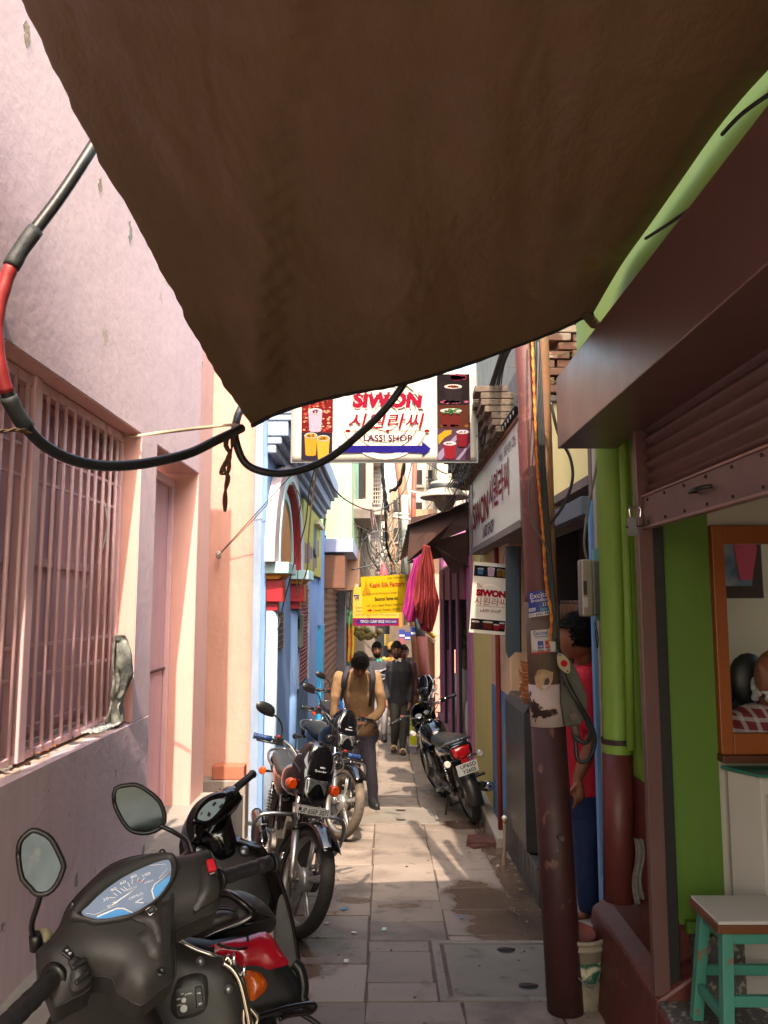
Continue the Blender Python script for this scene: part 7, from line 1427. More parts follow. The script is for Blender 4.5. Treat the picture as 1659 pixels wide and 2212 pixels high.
def person(label, loc, j, skin, top, bottom, shoe, s=1., headrot=(0, 0, 0), vox=.010, group='people in the alley', handL=None, handR=None, topR=1.12, bare_from=None, beardy=0, hairn=900, botR=1.15, sh_style='shoe', collar=None, long_sleeve=True, torsoR=None):
    """j: joints in world space. L = viewer's right side."""
    e = empty('person', loc, label, 'person', group); sk = skin
    J = {k: V(v) for k, v in j.items()}; side = (J['Lsh']-J['Rsh']).normalized(); hip = J['hip']; ch = J['chest']; nk = J['neck']; hd = J['head']
    TR = torsoR or [(.165, .115), (.15, .105), (.165, .115), (.175, .115), (.13, .09), (.065, .06)]
    TR = [(a*s, b*s) for a, b in TR]; sp = [hip-(ch-hip)*.15, lerp(hip, ch, .35), lerp(hip, ch, .75), ch, lerp(ch, nk, .65), nk]
    R_ = Matrix.Rotation(headrot[2], 3, 'Z') @ Matrix.Rotation(headrot[1], 3, 'Y') @ Matrix.Rotation(headrot[0], 3, 'X')
    q = MB(); torso(q, sp, [(a*.9, b*.9) for a, b in TR], side, sk); limb(q, [lerp(ch, nk, .7), nk, lerp(nk, hd, .75)], [.06*s, .055*s, .058*s], sk)
    head_mesh(q, hd, R_, s, sk)
    for S_ in 'LR':
        limb(q, [J[S_+'sh'], J[S_+'el'], J[S_+'wr']], [.048*s, .044*s, .036*s, .038*s, .026*s], sk)
        h_ = (handL if S_ == 'L' else handR)
        if h_: hand(q, J[S_+'wr'], h_[0], h_[1], sk, s, h_[2], h_[3])
        if S_+'kn' in J:
            limb(q, [J[S_+'hip'], J[S_+'kn'], J[S_+'an']], [.08*s, .065*s, .05*s, .052*s, .036*s], sk)
            f_ = J[S_+'toe']-J[S_+'an']; f_.z = 0; an = J[S_+'an']; limb(q, [an+V((0, 0, -.02)), an+f_*.5+V((0, 0, -.055*s)), J[S_+'toe']], [.034*s, .032*s, .026*s], sk)
    fuse(child(q, 'body', e), vox, 4)
    # clothing
    q = MB(); torso(q, [sp[0]-(ch-hip)*.03]+sp[1:], [(a*topR, b*topR*1.03) for a, b in TR], side, top)
    for S_ in 'LR':
        if long_sleeve: limb(q, [J[S_+'sh'], J[S_+'el'], lerp(J[S_+'el'], J[S_+'wr'], .93)], [.060*s, .053*s, .046*s, .045*s, .036*s], top)
        else: limb(q, [J[S_+'sh'], lerp(J[S_+'sh'], J[S_+'el'], .45), lerp(J[S_+'sh'], J[S_+'el'], .78)], [.068*s, .066*s, .062*s], top)
    fuse(child(q, 'sweater' if long_sleeve else 'shirt', e), vox, 4, .012*s, foldt)
    if 'Lkn' in J or 'Rkn' in J:
        q = MB(); torso(q, [hip-(ch-hip)*.42, hip-(ch-hip)*.2, lerp(hip, ch, .05)], [(.155*s, .11*s), (.17*s, .12*s), (.15*s, .105*s)], side, bottom)
        for S_ in 'LR':
            if S_+'kn' in J: limb(q, [J[S_+'hip'], J[S_+'kn'], lerp(J[S_+'kn'], J[S_+'an'], .97)], [.095*s, .08*s, .062*s, .06*s, .052*s], bottom)
        fuse(child(q, 'trousers', e), vox, 4, .014*s, foldt)
        for S_ in 'LR':
            if S_+'kn' not in J: continue
            an, to = J[S_+'an'], J[S_+'toe']; f_ = (to-an); f_.z = 0; f_.normalize(); z0 = to.z-.02
            if sh_style == 'shoe':
                q = MB(); bk = an-f_*.05; zz = z0-.01
                limb(q, [V((bk.x, bk.y, zz+.045)), V((an.x, an.y, zz+.055)), V((lerp(an, to, .55).x, lerp(an, to, .55).y, zz+.045)), V((to.x, to.y, zz+.035))+f_*.03], [.042*s, .050*s, .048*s, .034*s], shoe); limb(q, [an+V((0, 0, -.03)), an+V((0, 0, .0))], [.045*s, .046*s], shoe); fuse(child(q, 'shoe', e), .008, 3)
                q = MB(); g0 = f_.cross(V((0, 0, 1))); q.prism([V((p.x, p.y, zz)) for p in [bk-g0*.035, lerp(an, to, .6)-g0*.048, to+f_*.05-g0*.03, to+f_*.06+g0*.02, lerp(an, to, .6)+g0*.048, bk+g0*.035]], (0, 0, .022), shoe); child(q, 'sole', e, bevel=.006)
            elif sh_style == 'sandal':
                q = MB(); g0 = f_.cross(V((0, 0, 1))); bk = an-f_*.05; zz = z0-.02; q.prism([V((p.x, p.y, zz)) for p in [bk-g0*.035, lerp(an, to, .6)-g0*.048, to+f_*.05-g0*.03, to+f_*.05+g0*.03, lerp(an, to, .6)+g0*.048, bk+g0*.035]], (0, 0, .022), M('sandal_sole', '#2c211b', .7)); 
                for t in (.55, .8): c = lerp(an, to, t); q.tube([V((c.x, c.y, zz+.02))+g0*.045*cos(a)+V((0, 0, .06*sin(a))) for a in [PI*k/8 for k in range(9)]], .012, shoe, 6)
                child(q, 'sandal', e)
    if collar:
        q = MB(); d = (hd-nk).normalized()
        for sx in (1, -1):
            b_ = nk+d*.01; fr = R_ @ V((0, -1, 0)); q.prism([b_+side*sx*.055*s+fr*.02, b_+side*sx*.05*s+fr*.075*s-d*.01, b_+side*sx*.035*s+fr*.10*s-d*.05, b_+fr*.095*s-d*.02, b_+side*sx*.02*s+fr*.07*s+d*.02], d*.008, collar)
        child(q, 'collar', e)
    hair_mesh(e, hd+R_ @ V((0, .006, .012))*s, R_, s, hairn, .022); eyes(e, hd, R_, s)
    if beardy: beard(e, hd, R_, s, 320 if beardy > 1 else 160, beardy > 1)
    return e
sk1 = skinm('brown', '#7a4a34'); sk2 = skinm('deep_brown', '#6e4634'); sk3 = skinm('warm_brown', '#7d4f38')
mustard = M('mustard_knit', '#86684a', .9, col2='#7a5c3f', scale=7, bump=.4, bscale=140); blackknit = M('black_knit', '#15151a', .85, bump=.3, bscale=140)
greyknit = M('charcoal_knit', '#38373f', .9, bump=.3, bscale=140); purpleg = M('purple_grey_trousers', '#3d3846', .8, col2='#46404e', scale=6, bump=.2); darkt = M('charcoal_trousers', '#24231f', .8, col2='#2d2b26', scale=5)
redtee = M('red_polo_shirt', '#b5142c', .75, col2='#a61228', scale=4, bump=.15); navyj = M('dark_blue_jeans', '#14264e', .8, col2='#1a2f5c', scale=5, bump=.2)
# the man bending over the second motorcycle
y0 = 8.25
def W(px, py, y): return P(px, py, y)
j = dict(hip=W(782, 1566, 8.32), chest=W(773, 1480, 8.20), neck=W(775, 1450, 8.05), head=W(778, 1436, 7.90), Lsh=W(812, 1462, 8.14), Lel=W(823, 1532, 8.10), Lwr=W(782, 1563, 7.88), Rsh=W(732, 1462, 8.16), Rel=W(722, 1520, 8.14), Rwr=W(722, 1558, 7.98),
 Lhip=W(792, 1592, 8.33), Lkn=W(801, 1660, 8.27), Lan=W(806, 1722, 8.36), Ltoe=W(812, 1741, 8.26), Rhip=W(768, 1592, 8.33), Rkn=W(765, 1665, 8.33), Ran=W(765, 1725, 8.45), Rtoe=W(763, 1738, 8.36))
e = person('man in mustard sweater with a backpack bending over the second motorcycle', G(790, 1740), j, sk1, mustard, purpleg, M('black_trainer', '#141416', .6), 1.0, (rad(48), 0, rad(4)), handL=((-.9, -.2, -.25), (0, -.3, -1), .35, 1), handR=((.05, -.5, -.8), (0, -.4, .3), .6, -1), botR=1.1, torsoR=[(.135, .10), (.13, .105), (.15, .115), (.165, .115), (.12, .09), (.06, .055)])
for sx, (a, b, c, d) in zip((1, -1), ((W(800, 1440, 8.05), W(806, 1462, 7.99), W(802, 1498, 8.0), W(799, 1525, 8.1)), (W(752, 1440, 8.05), W(744, 1462, 7.99), W(741, 1490, 8.03), W(737, 1512, 8.12)))):
    q = MB(); pts = curve_pts([a, b, c, d], 6); r = [.03 if i < 12 else .016 for i in range(len(pts))]; q.tube(pts, r, M('dark_grey_webbing', '#25242c', .8, bump=.2), 8, flat=.35); child(q, 'backpack_strap', e)
q = MB(); q.loft([[W(777, 1450, 8.42)+V((.13*k_*cos(2*PI*i/16), .07*k_*sin(2*PI*i/16), z)) for i in range(16)] for k_, z in ((.6, .05), (.95, 0), (1, -.2), (.95, -.4), (.6, -.44))], MATS['dark_grey_webbing']); child(q, 'backpack', e)
q = MB(); q.tube(curve_pts([W(722, 1554, 7.99)+V((.03*cos(a), .03*sin(a), .0)) for a in [2*PI*k/10 for k in range(11)]], 2), .004, M('red_thread', '#8e1c1c', .7), 6); child(q, 'wrist_thread', e)
rib = M('sweater_rib', '#5e452c', .9, bump=.3)
q = MB(); q.lathe([(.150, -.02), (.155, 0), (.152, .035), (.146, .037)], rib, W(785, 1578, 8.31), (.03, -.1, 1), 28); child(q, 'hem_band', e)
for el_, wr_ in (('Lel', 'Lwr'), ('Rel', 'Rwr')):
    q = MB(); a_ = lerp(V(j[el_]), V(j[wr_]), .84); d_ = (V(j[wr_])-V(j[el_])).normalized(); q.lathe([(.040, -.02), (.043, 0), (.040, .03), (.034, .031)], rib, a_, d_, 18); child(q, 'cuff', e)
q = MB(); q.tube([W(806, 1716, 8.36), W(807, 1724, 8.36)], [.037, .036], M('white_sock', '#9d9a94', .9), 12); child(q, 'sock', e)
# man in black sweater walking with a bag
j = dict(hip=W(862, 1508, 12.15), chest=W(863, 1448, 12.1), neck=W(861, 1424, 12.1), head=W(857, 1405, 12.05), Lsh=W(880, 1436, 12.1), Lel=W(888, 1482, 12.12), Lwr=W(884, 1517, 12.0), Rsh=W(843, 1436, 12.1), Rel=W(836, 1480, 12.2), Rwr=W(834, 1512, 12.05),
 Lhip=W(872, 1514, 12.15), Lkn=W(872, 1567, 12.1), Lan=W(869, 1615, 12.08), Ltoe=W(871, 1625, 11.92), Rhip=W(853, 1514, 12.15), Rkn=W(852, 1565, 12.0), Ran=W(852, 1607, 12.2), Rtoe=W(850, 1618, 12.05))
e = person('man in black sweater with white collar walking and carrying a yellow bag', G(862, 1628), j, sk2, blackknit, darkt, M('cream_sandal_strap', '#a89070', .6), .98, (rad(4), 0, rad(-8)), vox=.012, handL=((.02, -.15, -1), (-1, 0, 0), 1.1, 1), handR=((.1, -.3, -1), (1, 0, 0), .5, -1), collar=M('pinkish_white_collar', '#b5a49e', .8), beardy=1, sh_style='sandal')
q = MB(); bp = W(893, 1580, 11.95); 
b0, b1, b2, b3 = W(884, 1612, 11.95), W(901, 1613, 12.0), W(902, 1544, 12.0), W(886, 1543, 11.95)
q.prism([b0, b1, b2, b3], (.03, .12, 0), M('white_bag_edge', '#a9a78c', .5)); o_ = q.build('bag_side', None)
BG = empty('shopping_bag', b0, 'yellow green carrier bag with white edges held by the man in black', 'bag'); o_.parent = BG; o_.matrix_parent_inverse = Matrix.Translation(-BG.location)
q = MB(); ins = lambda p, k: lerp(p, (b0+b1+b2+b3)/4, k)+V((0, -.004, 0)); q.prism([ins(b0, .14), ins(b1, .14), ins(b2, .14), ins(b3, .14)], (0, .002, 0), M('yellow_green_bag', '#8f9a10', .5, col2='#a3a81c', scale=9)); child(q, 'bag_face', BG)
q = MB(); q.tube(curve_pts([lerp(b3, b2, .2), W(886, 1530, 11.98), W(885, 1524, 12), W(889, 1530, 12.0), lerp(b3, b2, .8)], 5), .005, M('bag_cord', '#8f8420', .7), 6); child(q, 'handle', BG)
# man in argyle sweater behind
j = dict(hip=W(822, 1497, 13.6), chest=W(818, 1450, 13.6), neck=W(817, 1424, 13.6), head=W(814, 1404, 13.55), Lsh=W(836, 1434, 13.6), Lel=W(842, 1475, 13.7), Lwr=W(842, 1505, 13.6), Rsh=W(800, 1436, 13.6), Rel=W(793, 1475, 13.7), Rwr=W(795, 1505, 13.6),
 Lhip=W(830, 1502, 13.6), Lkn=W(830, 1548, 13.5), Lan=W(829, 1588, 13.6), Ltoe=W(831, 1597, 13.4), Rhip=W(813, 1502, 13.6), Rkn=W(812, 1550, 13.6), Ran=W(810, 1590, 13.8), Rtoe=W(809, 1597, 13.6))
e = person('bearded man in charcoal sweater with pale crossing lines and mint collar', G(820, 1600), j, sk3, greyknit, M('pale_grey_trousers', '#7d7a80', .8), M('dark_shoe', '#1c1a1a', .6), .98, (rad(6), 0, rad(12)), vox=.014, handL=((0, -.2, -1), (-1, 0, 0), .5, 1), handR=((0, -.2, -1), (1, 0, 0), .5, -1), collar=M('mint_collar', '#3f8f7a', .7), beardy=2)
q = MB()
for l in ([(800, 1447), (818, 1455), (838, 1462)], [(800, 1460), (818, 1452), (838, 1443)], [(798, 1478), (818, 1470), (840, 1462)], [(800, 1450), (838, 1447)]): q.tube([W(x, y, 13.415+.06*abs(x-818)/20) for x, y in l], .010, M('pale_grey_yarn', '#8a8890', .9), 6)
child(q, 'knit_lines', e)
# the man in red at the shop doorway
yy = 4.5
j = dict(hip=W(1268, 1675, 4.52), chest=W(1270, 1490, 4.52), neck=W(1266, 1432, 4.50), head=W(1243, 1378, 4.46), Lsh=W(1302, 1468, 4.62), Lel=W(1312, 1580, 4.66), Lwr=W(1300, 1680, 4.6), Rsh=W(1262, 1465, 4.40), Rel=W(1276, 1592, 4.36), Rwr=W(1247, 1682, 4.34),
 Lhip=W(1285, 1690, 4.58), Lkn=W(1285, 1840, 4.60), Lan=W(1288, 1955, 4.66), Ltoe=W(1262, 1978, 4.60), Rhip=W(1262, 1690, 4.46), Rkn=W(1264, 1840, 4.46), Ran=W(1268, 1958, 4.50), Rtoe=W(1240, 1982, 4.46))
e = person('man in red polo shirt and jeans standing in the lassi shop doorway behind the pole', (1.13, 4.5, .02), j, sk3, redtee, navyj, sk3, 1.0, (rad(-4), 0, rad(-118)), vox=.008, handR=((.05, -.1, -1), (-.6, .6, 0), .5, -1), long_sleeve=False, sh_style='bare', hairn=2200, torsoR=[(.165, .125), (.165, .13), (.175, .13), (.185, .125), (.13, .09), (.06, .055)])
q = MB(); d_ = (V(j['head'])-V(j['neck'])).normalized(); q.lathe([(.066, -.02), (.072, .0), (.066, .03), (.062, .028), (.064, 0)], redtee, V(j['neck'])-d_*.01, d_, 24); child(q, 'collar', e)
# more people far behind
def simple(label, px, pt, pb, y, top, bot, skin, hr=0, cap=None):
    s = (W(px, pt, y)-W(px, pb, y)).z/1.70; g_ = G(px, pb); b = W(px, pb, y); k = lambda dx, z, dy=0.: b+V((dx*s, dy*s, z*s))
    j = dict(hip=k(0, .95), chest=k(0, 1.27), neck=k(0, 1.43), head=k(0, 1.57), Lsh=k(.17, 1.38), Lel=k(.21, 1.10), Lwr=k(.2, .85, -.05), Rsh=k(-.17, 1.38), Rel=k(-.21, 1.10), Rwr=k(-.2, .85, -.05), Lhip=k(.09, .9), Lkn=k(.09, .48, -.03), Lan=k(.09, .09), Ltoe=k(.09, .03, -.14), Rhip=k(-.09, .9), Rkn=k(-.09, .48), Ran=k(-.09, .09, .1), Rtoe=k(-.09, .03, -.04))
    return person(label, tuple(b), j, skin, top, bot, MATS['dark_shoe'], s, (0, 0, hr), vox=.018, handL=((0, 0, -1), (-1, 0, 0), .5, 1), handR=((0, 0, -1), (1, 0, 0), .5, -1), hairn=250)
simple('person half hidden behind the shoulder of the man in black', 873, 1394, 1612, 14.3, M('dark_red_shirt', '#4a2626', .8), darkt, sk2, rad(10))
e = simple('person in a mustard shawl walking away in the far bazaar', 846, 1393, 1560, 17.5, M('mustard_shawl', '#a8803c', .8), M('brown_cloth', '#5a4532', .8), sk3, rad(180))
q = MB(); c = W(846, 1400, 17.5); q.sph(c+V((0, 0, .02)), (.10, .12, .13), MATS['mustard_shawl'], 12); child(q, 'shawl_hood', e)
simple('person in a dark shirt at the spice shop front on the left', 738, 1405, 1560, 17.2, M('dark_green_shirt', '#2c3430', .8), darkt, sk2, rad(40))
simple('person with a pale shirt deep in the shaded bazaar', 800, 1390, 1530, 21, M('pale_shirt', '#8f8d90', .8), darkt, sk2, rad(-20))
# customer under a plaid cape stands in for the shop mirror's reflection
# ================================================================ lamp, steel poles, wire tangles
e = empty('street_lamp', P(960, 1000, 7.6), 'old bell shaped street lamp hanging under the wire tangle right of centre', 'lamp')
lm = M('weathered_white_enamel', '#a39d92', .5, col2='#7f786c', scale=8, bump=.1, streak=.3); C = P(958, 1118, 7.6); k = 7.6/1696
q = MB(); C = P(960, 1070, 7.6); q.lathe([(0, .20), (.05, .20), (.055, .15), (.13, .13), (.14, .10), (.145, .055), (.16, .05), (.205, .01), (.24, -.02), (.235, -.03), (.2, -.01), (.1, 0), (0, 0)], lm, C, (0, 0, 1), 32); child(q, 'bell_shade', e)
q = MB(); q.lathe([(.148, .06), (.152, .10), (.146, .105)], M('lamp_dark_band', '#2b3130', .5), C, (0, 0, 1), 32); q.lathe([(.19, .018), (.212, .003), (.214, -.004), (.19, .01)], blackp, C, (0, 0, 1), 32); child(q, 'dark_band', e)
q = MB(); q.lathe([(.115, -.01), (.112, -.05), (.095, -.10), (.055, -.15), (.02, -.165), (0, -.167)], M('dusty_lamp_glass', '#7d735f', .25, col2='#5e5648', scale=7, spec=.6), C, (0, 0, 1), 24); child(q, 'glass_bowl', e)
def wire(ctrl, r=.005, m=wirem, lab=None, nm='overhead_wire', grp='overhead wires', segs=8): return cable(ctrl, r, m, nm, lab or 'thin black overhead wire in the tangle above the lane', 'cable', grp, 5, segs)
# big leaning poles
pm = M('brown_steel_pole', '#75503c', .6, col2='#8a6048', scale=3, bump=.2, wear='#55463c', wscale=4, wt=.6); pm2 = M('red_teal_pole', '#7a3a2c', .6, col2='#6b3226', scale=3, bump=.2)
def post(pts, r, m, lab, nm='street_pole', extra=None):
    q = MB(); q.tube([P(*p) for p in pts], r, m, 16); o = tag(recentre(q.build(nm)), lab, 'pole'); return o
post([(908, 1530, 15.5), (898, 1370, 15.6), (886, 1180, 15.8), (862, 1000, 16), (850, 900, 16.1)], .10, pm, 'brown steel pole leaning left behind the hanging sarees')
post([(922, 1530, 14.9), (911, 1375, 15)], .105, pm2, 'short red painted pole standing against the brown leaning pole')
post([(909.5, 1376, 15), (902, 1310, 15.1), (894, 1180, 15.1)], .098, M('teal_worn_paint', '#3f6a70', .7, col2='#6d4a3c', scale=4, bump=.2), 'worn teal painted section of pole above the red one')
post([(893, 1180, 15.2), (893, 1080, 15.3), (896, 1010, 15.4), (898, 940, 15.5)], .05, M('red_brown_tube', '#7d4030', .6), 'thin red brown steel tube rising beside the lamp')
post([(874, 1240, 15.4), (875, 1150, 15.5), (874, 1070, 15.5)], .07, M('grey_green_sleeve', '#8b928a', .6, col2='#6f766f', scale=5), 'grey green cable sleeve standing between the brown poles', 'pole_sleeve')
post([(878, 1350, 24), (874, 1120, 24)], .08, M('cream_pole', '#b09a7c', .7), 'far cream steel pole between the houses')
for i, (x0, y0_, x1, y1_) in enumerate(((848, 1116, 888, 1122), (852, 1109, 884, 1111), (888, 1062, 908, 1066))):
    q = MB(); q.tube([P(x0, y0_, 15.2), P(x1, y1_, 15.2)], .022, M('white_insulator', '#a9a59c', .4), 8); tag(recentre(q.build('cross_arm')), 'pale cross arm clamped on the brown poles', 'cross arm', 'cross arms on the brown poles')
# twisted service cables
twist([(824, 985, 9.5), (828, 1040, 9.8), (834, 1080, 10), (840, 1105, 10.2)], .022, greycab, 'twisted_cable', 'thick grey twisted cable hanging left of the sky gap')
twist([(826, 985, 9.4), (829, 1060, 9.5), (833, 1120, 9.6), (836, 1180, 9.8), (846, 1212, 10)], .016, wirem, 'twisted_cable', 'black twisted cable dropping through the sky gap')
twist([(876, 985, 9), (868, 1030, 9.2), (856, 1055, 9.4), (842, 1060, 9.6)], .024, M('brown_cable_bundle', '#5a4c3c', .8, col2='#3f372e', scale=12), 'cable_bundle', 'brown twisted bundle of cables arching down to the left')
wire([(690, 990, 6.5), (705, 1030, 6.6), (740, 1075, 7), (790, 1100, 8), (825, 1100, 9), (870, 1065, 9.5), (890, 1000, 9.6)], .007, lab='black wire sagging across the lane from the banner to the poles')
wire([(684, 1000, 6.3), (668, 1060, 6.6), (660, 1130, 7), (640, 1200, 7.2), (616, 1290, 7.2), (600, 1360, 7.1)], .006, lab='black wire dropping in front of the arch to the vent grille')
wire([(686, 1000, 6.3), (672, 1100, 6.4), (665, 1180, 6.6), (663, 1230, 6.8), (648, 1270, 7), (640, 1290, 7.2)], .007, M('tan_wire', '#8a7c5c', .6), lab='tan wire dropping beside the yellow advertisement board')
wire([(620, 1038, 8), (642, 1060, 8.2), (650, 1090, 8.3), (640, 1140, 8.4), (645, 1200, 8.4), (640, 1280, 8.3)], .005, lab='thin wire looping down the far side of the pointed arch')
random.seed(31)
cols_ = [wirem, wirem, greycab, M('tan_wire', '', 1), M('rust_wire', '#6a4a34', .7), wirem]
def tangle(n, x0, x1, y0_, y1_, d0, d1, r0, r1, lab, seed, sag=30, vert=.3):
    random.seed(seed)
    for i in range(n):
        d = random.uniform(d0, d1); xa = random.uniform(x0, x1); ya = random.uniform(y0_, y1_)
        if random.random() < vert: pts = [(xa, y0_-random.uniform(0, 40), d), (xa+random.uniform(-14, 14), lerp(y0_, y1_, .35), d+.3), (xa+random.uniform(-20, 20), lerp(y0_, y1_, .7), d+.3), (xa+random.uniform(-20, 20), y1_, d+.4)]
        else:
            xb = random.uniform(x0, x1); yb = random.uniform(y0_, y1_); m_ = (xa+xb)/2; pts = [(x0-10 if random.random() < .4 else xa, ya, d), (lerp(xa, m_, .6), lerp(ya, yb, .3)+sag*random.random(), d+.2), (lerp(m_, xb, .5), lerp(ya, yb, .7)+sag*random.random(), d+.4), (xb, yb, d+.6)]
        wire(pts, random.uniform(r0, r1), random.choice(cols_), lab, segs=6)
tangle(46, 770, 880, 1085, 1240, 13.5, 24, .008, .018, 'wire among the tangle hanging in the narrow gap above the lane', 1, 34)
tangle(26, 790, 870, 1150, 1250, 20, 34, .012, .022, 'far wire in the dense tangle at the end of the lane', 2, 20, .15)
tangle(20, 930, 1005, 990, 1100, 7, 9, .003, .006, 'thin wire of the bunch around the old street lamp', 3, 30, .5)
tangle(12, 735, 790, 1090, 1330, 14.5, 18, .006, .012, 'wire draped down the fronts on the left above the shutters', 4, 40, .55)
random.seed(6)
for i in range(7):      # cables running to the eave on the right
    o_ = i*9
    wire([(940+o_*.6, 1085-i*2, 7.8), (985+o_, 1020-i*5, 7.0), (1030+o_*.8, 920-i*6, 6.2), (1062+o_*.5, 820-i*5, 5.6), (1088+i*4, 740, 5.2)], .005+.002*(i % 3), lab='black cable of the bundle climbing past the brick eave', grp='cables climbing past the brick eave')
for i, (x, y) in enumerate(((1000, 1000), (1040, 900))): wire([(x+30, y-60, 6.0), (x+10, y, 6.2), (x-20, y+70, 6.6), (x-50, y+110, 7)], .004, lab='thin wire drooping beside the brick eave', grp='cables climbing past the brick eave')
# string of white bunting teeth along the long signboard
q = MB()
for k_ in range(30): p = V((.86, 5.1+k_*.115, 2.99)); q.prism([p, p+V((0, .05, 0)), p+V((0, .025, -.035))], (.004, 0, 0), M('white_plastic_edge', '#b5bdbb', .5))
q.tube([V((.865, 5.0, 2.995)), V((.865, 8.6, 2.995))], .012, blackp, 6); q.tube([V((.9, 5.0, 3.02)), V((.9, 8.6, 3.02))], .03, wirem, 8)
tag(recentre(q.build('eave_edging')), 'black eave edging with a row of small white plastic teeth above the long signboard', 'edging')
# twigs and dry debris on the ruin
random.seed(14); q = MB()
for i in range(70):
    p = V((random.uniform(.95, 1.7), random.uniform(5.2, 5.5), random.uniform(3.1, 3.9))); d = V((random.uniform(-1, 1), random.uniform(-.4, .2), random.uniform(-.6, 1))).normalized(); q.tube([p, p+d*.08, p+d*.15+V((0, 0, -.03))], [.004, .003, .001], random.choice([M('dry_twig', '#7a6244', .9), M('green_twig', '#55703a', .8)]), 4)
tag(recentre(q.build('dry_twigs')), 'dry twigs and weeds growing out of the ruined brickwork', 'twigs', kind='stuff')
# meter on the blue facade, small boxes, shop goods on the left
e = empty('wall_meter', (-.98, 9.3, 1.1), 'dusty grey electricity meter hanging on the blue facade under the advertisement board', 'meter box')
q = MB(); a = P(636, 1400, 9.4); b = P(655, 1325, 9.4); q.bb(a.x, b.x, 9.3, 9.5, a.z, b.z, M('dusty_grey_meter', '#6d6f68', .6, col2='#55564f', scale=9)); child(q, 'case', e, bevel=.02); q = MB(); q.bb(a.x+.02, b.x-.03, 9.29, 9.3, lerp(a.z, b.z, .55), lerp(a.z, b.z, .85), darkin); child(q, 'dial', e)
# green awning and goods in the far left shop
q = MB(); a = P(738, 1330, 17); q.prism([P(738, 1318, 17.2), P(770, 1332, 17.2), P(764, 1348, 17.2), P(738, 1345, 17.2)], (0, 1, .05), M('green_canopy', '#2f8a4a', .7)); tag(recentre(q.build('green_awning')), 'small green shop awning beside the yellow spice banner', 'awning')
random.seed(17); q = MB()
for i in range(22): q.sph(P(random.uniform(770, 822), random.uniform(1358, 1376), 15.6), random.uniform(.05, .08), random.choice([M('gourd_green', '#66703c', .6), M('gourd_tan', '#8a7a4c', .6)]), 8)
tag(recentre(q.build('hanging_gourds')), 'bunches of pale green gourds hanging below the spice banner', 'gourds', kind='stuff')
for i, (x, y0_, y1_, yy_, c) in enumerate(((770, 1380, 1430, 20, '#a33a2a'), (783, 1370, 1400, 22, '#5a6a8a'), (836, 1370, 1395, 26, '#a08a4a'), (868, 1372, 1400, 22, '#8a4a5a'), (758, 1370, 1420, 18.8, '#b0863a'))):
    q = MB(); FB(q, x-6, x+6, y0_, y1_, yy_, .05, M('bazaar_goods_%d' % i, c, .8)); tag(recentre(q.build('hung_garment', bevel=.01)), ['red garment hung in the shade by the brick pier', 'blue grey garment hung deep in the bazaar', 'tan garment hung in the far shade right of centre', 'rose garment hung beside the cream pole', 'ochre garment hung above the spice shop counter'][i], 'garment')
q = MB(); q.sph(P(829, 1232, 13.4), (.05, .05, .05), M('pink_ornament', '#8a3a40', .7), 10); q.lathe([(.08, -.14), (.07, -.06), (.03, .02), (.0, .09)], MATS['pink_ornament'], P(829, 1225, 13.4), (0, 0, 1), 14); tag(recentre(q.build('paper_lantern')), 'small pink paper lantern hanging just above the tilted yellow sign', 'lantern')
# notices on the far pole
for i, (x, y) in enumerate(((893, 1365), (868, 1370), (880, 1375))):
    q = MB(); FB(q, x-6, x+7, y-10, y+8, 15.25 if i == 0 else 20, .01, M('notice_blue', '', 1)); FB(q, x-5, x+6, y+1, y+5, 15.24 if i == 0 else 19.99, .01, M('white_print', '', 1)); tag(recentre(q.build('pole_notice')), ['small blue notice tied to the worn teal pole', 'far small blue notice left of the brown pole', 'second far blue notice left of the brown pole'][i], 'notice')
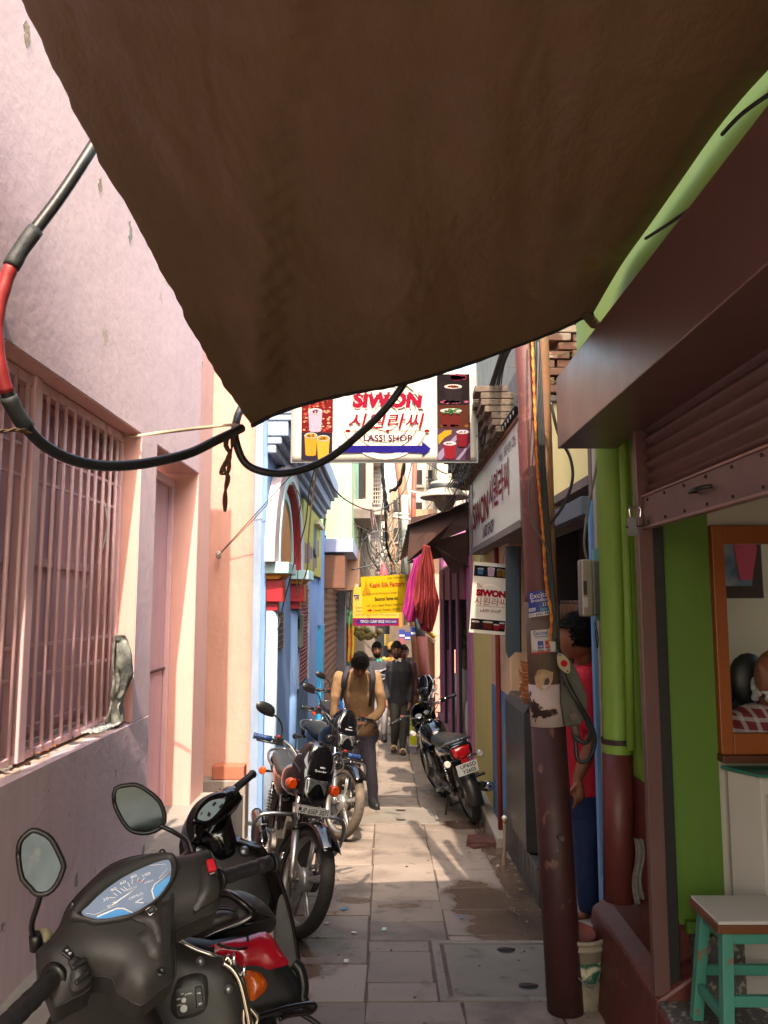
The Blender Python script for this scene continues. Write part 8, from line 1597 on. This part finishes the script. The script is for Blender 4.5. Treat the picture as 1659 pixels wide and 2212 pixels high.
# mirror reflection modelled as a customer under plaid cape beyond the orange frame
e = empty('person', P(1640, 1540, 3.7), 'seated customer with white shaving foam under a red plaid cape in the shop', 'person', 'people in the alley')
R0 = P(1672, 1475, 3.62); q = MB(); head_mesh(q, R0+V((0, 0, .04)), Matrix.Rotation(rad(-60), 3, 'Z') @ Matrix.Rotation(rad(-30), 3, 'X'), 1.0, sk3); limb(q, [R0+V((0, .02, -.05)), R0+V((.02, .08, -.2))], [.055, .07], sk3); torso(q, [R0+V((0, .1, -.62)), R0+V((0, .1, -.35)), R0+V((0, .08, -.18))], [(.2, .13), (.2, .13), (.1, .08)], V((1, 0, 0)), sk3); fuse(child(q, 'body', e), .01, 3)
q = MB()
for i in range(40): a = random.uniform(-2.6, .2); zz = random.uniform(-.07, .015); q.sph(R0+V((.078*sin(a), -.088*cos(a), zz)), random.uniform(.012, .022), M('shaving_foam', '#b5b8ba', .8), 8)
fuse(child(q, 'shaving_foam', e), .008, 2)
pl_ = M('red_plaid_cloth', '#7d2a34', .8); n_ = pl_.node_tree; tc_ = n_.nodes.new('ShaderNodeTexCoord'); b_ = n_.nodes['Principled BSDF']; prev = None
for ax, sc in (('X', 16), ('Z', 16)):
    wv = n_.nodes.new('ShaderNodeTexWave'); wv.bands_direction = ax; wv.inputs['Scale'].default_value = sc*.4; n_.links.new(tc_.outputs['Object'], wv.inputs['Vector']); mr = n_.nodes.new('ShaderNodeMapRange'); mr.inputs[1].default_value = .72; mr.inputs[2].default_value = .8; mr.inputs[4].default_value = .6; n_.links.new(wv.outputs['Fac'], mr.inputs[0])
    mx_ = n_.nodes.new('ShaderNodeMix'); mx_.data_type = 'RGBA'; n_.links.new(mr.outputs[0], mx_.inputs[0]); mx_.inputs[7].default_value = (.6, .55, .55, 1)
    if prev: n_.links.new(prev, mx_.inputs[6])
    else: mx_.inputs[6].default_value = (*hexc('#7d2a34'), 1)
    prev = mx_.outputs[2]
n_.links.new(prev, b_.inputs['Base Color'])
q = MB(); torso(q, [R0+V((-.02, .02, -.65)), R0+V((-.02, .02, -.3)), R0+V((0, .05, -.16)), R0+V((0, .05, -.1))], [(.32, .2), (.3, .2), (.2, .14), (.09, .08)], V((1, 0, 0)), pl_); fuse(child(q, 'plaid_cape', e), .012, 3, .02)
for o in COL.objects:
    if o.parent is None and o.get('category') is None and o.get('kind') is None and o.type in ('MESH',): print('UNTAGGED', o.name)
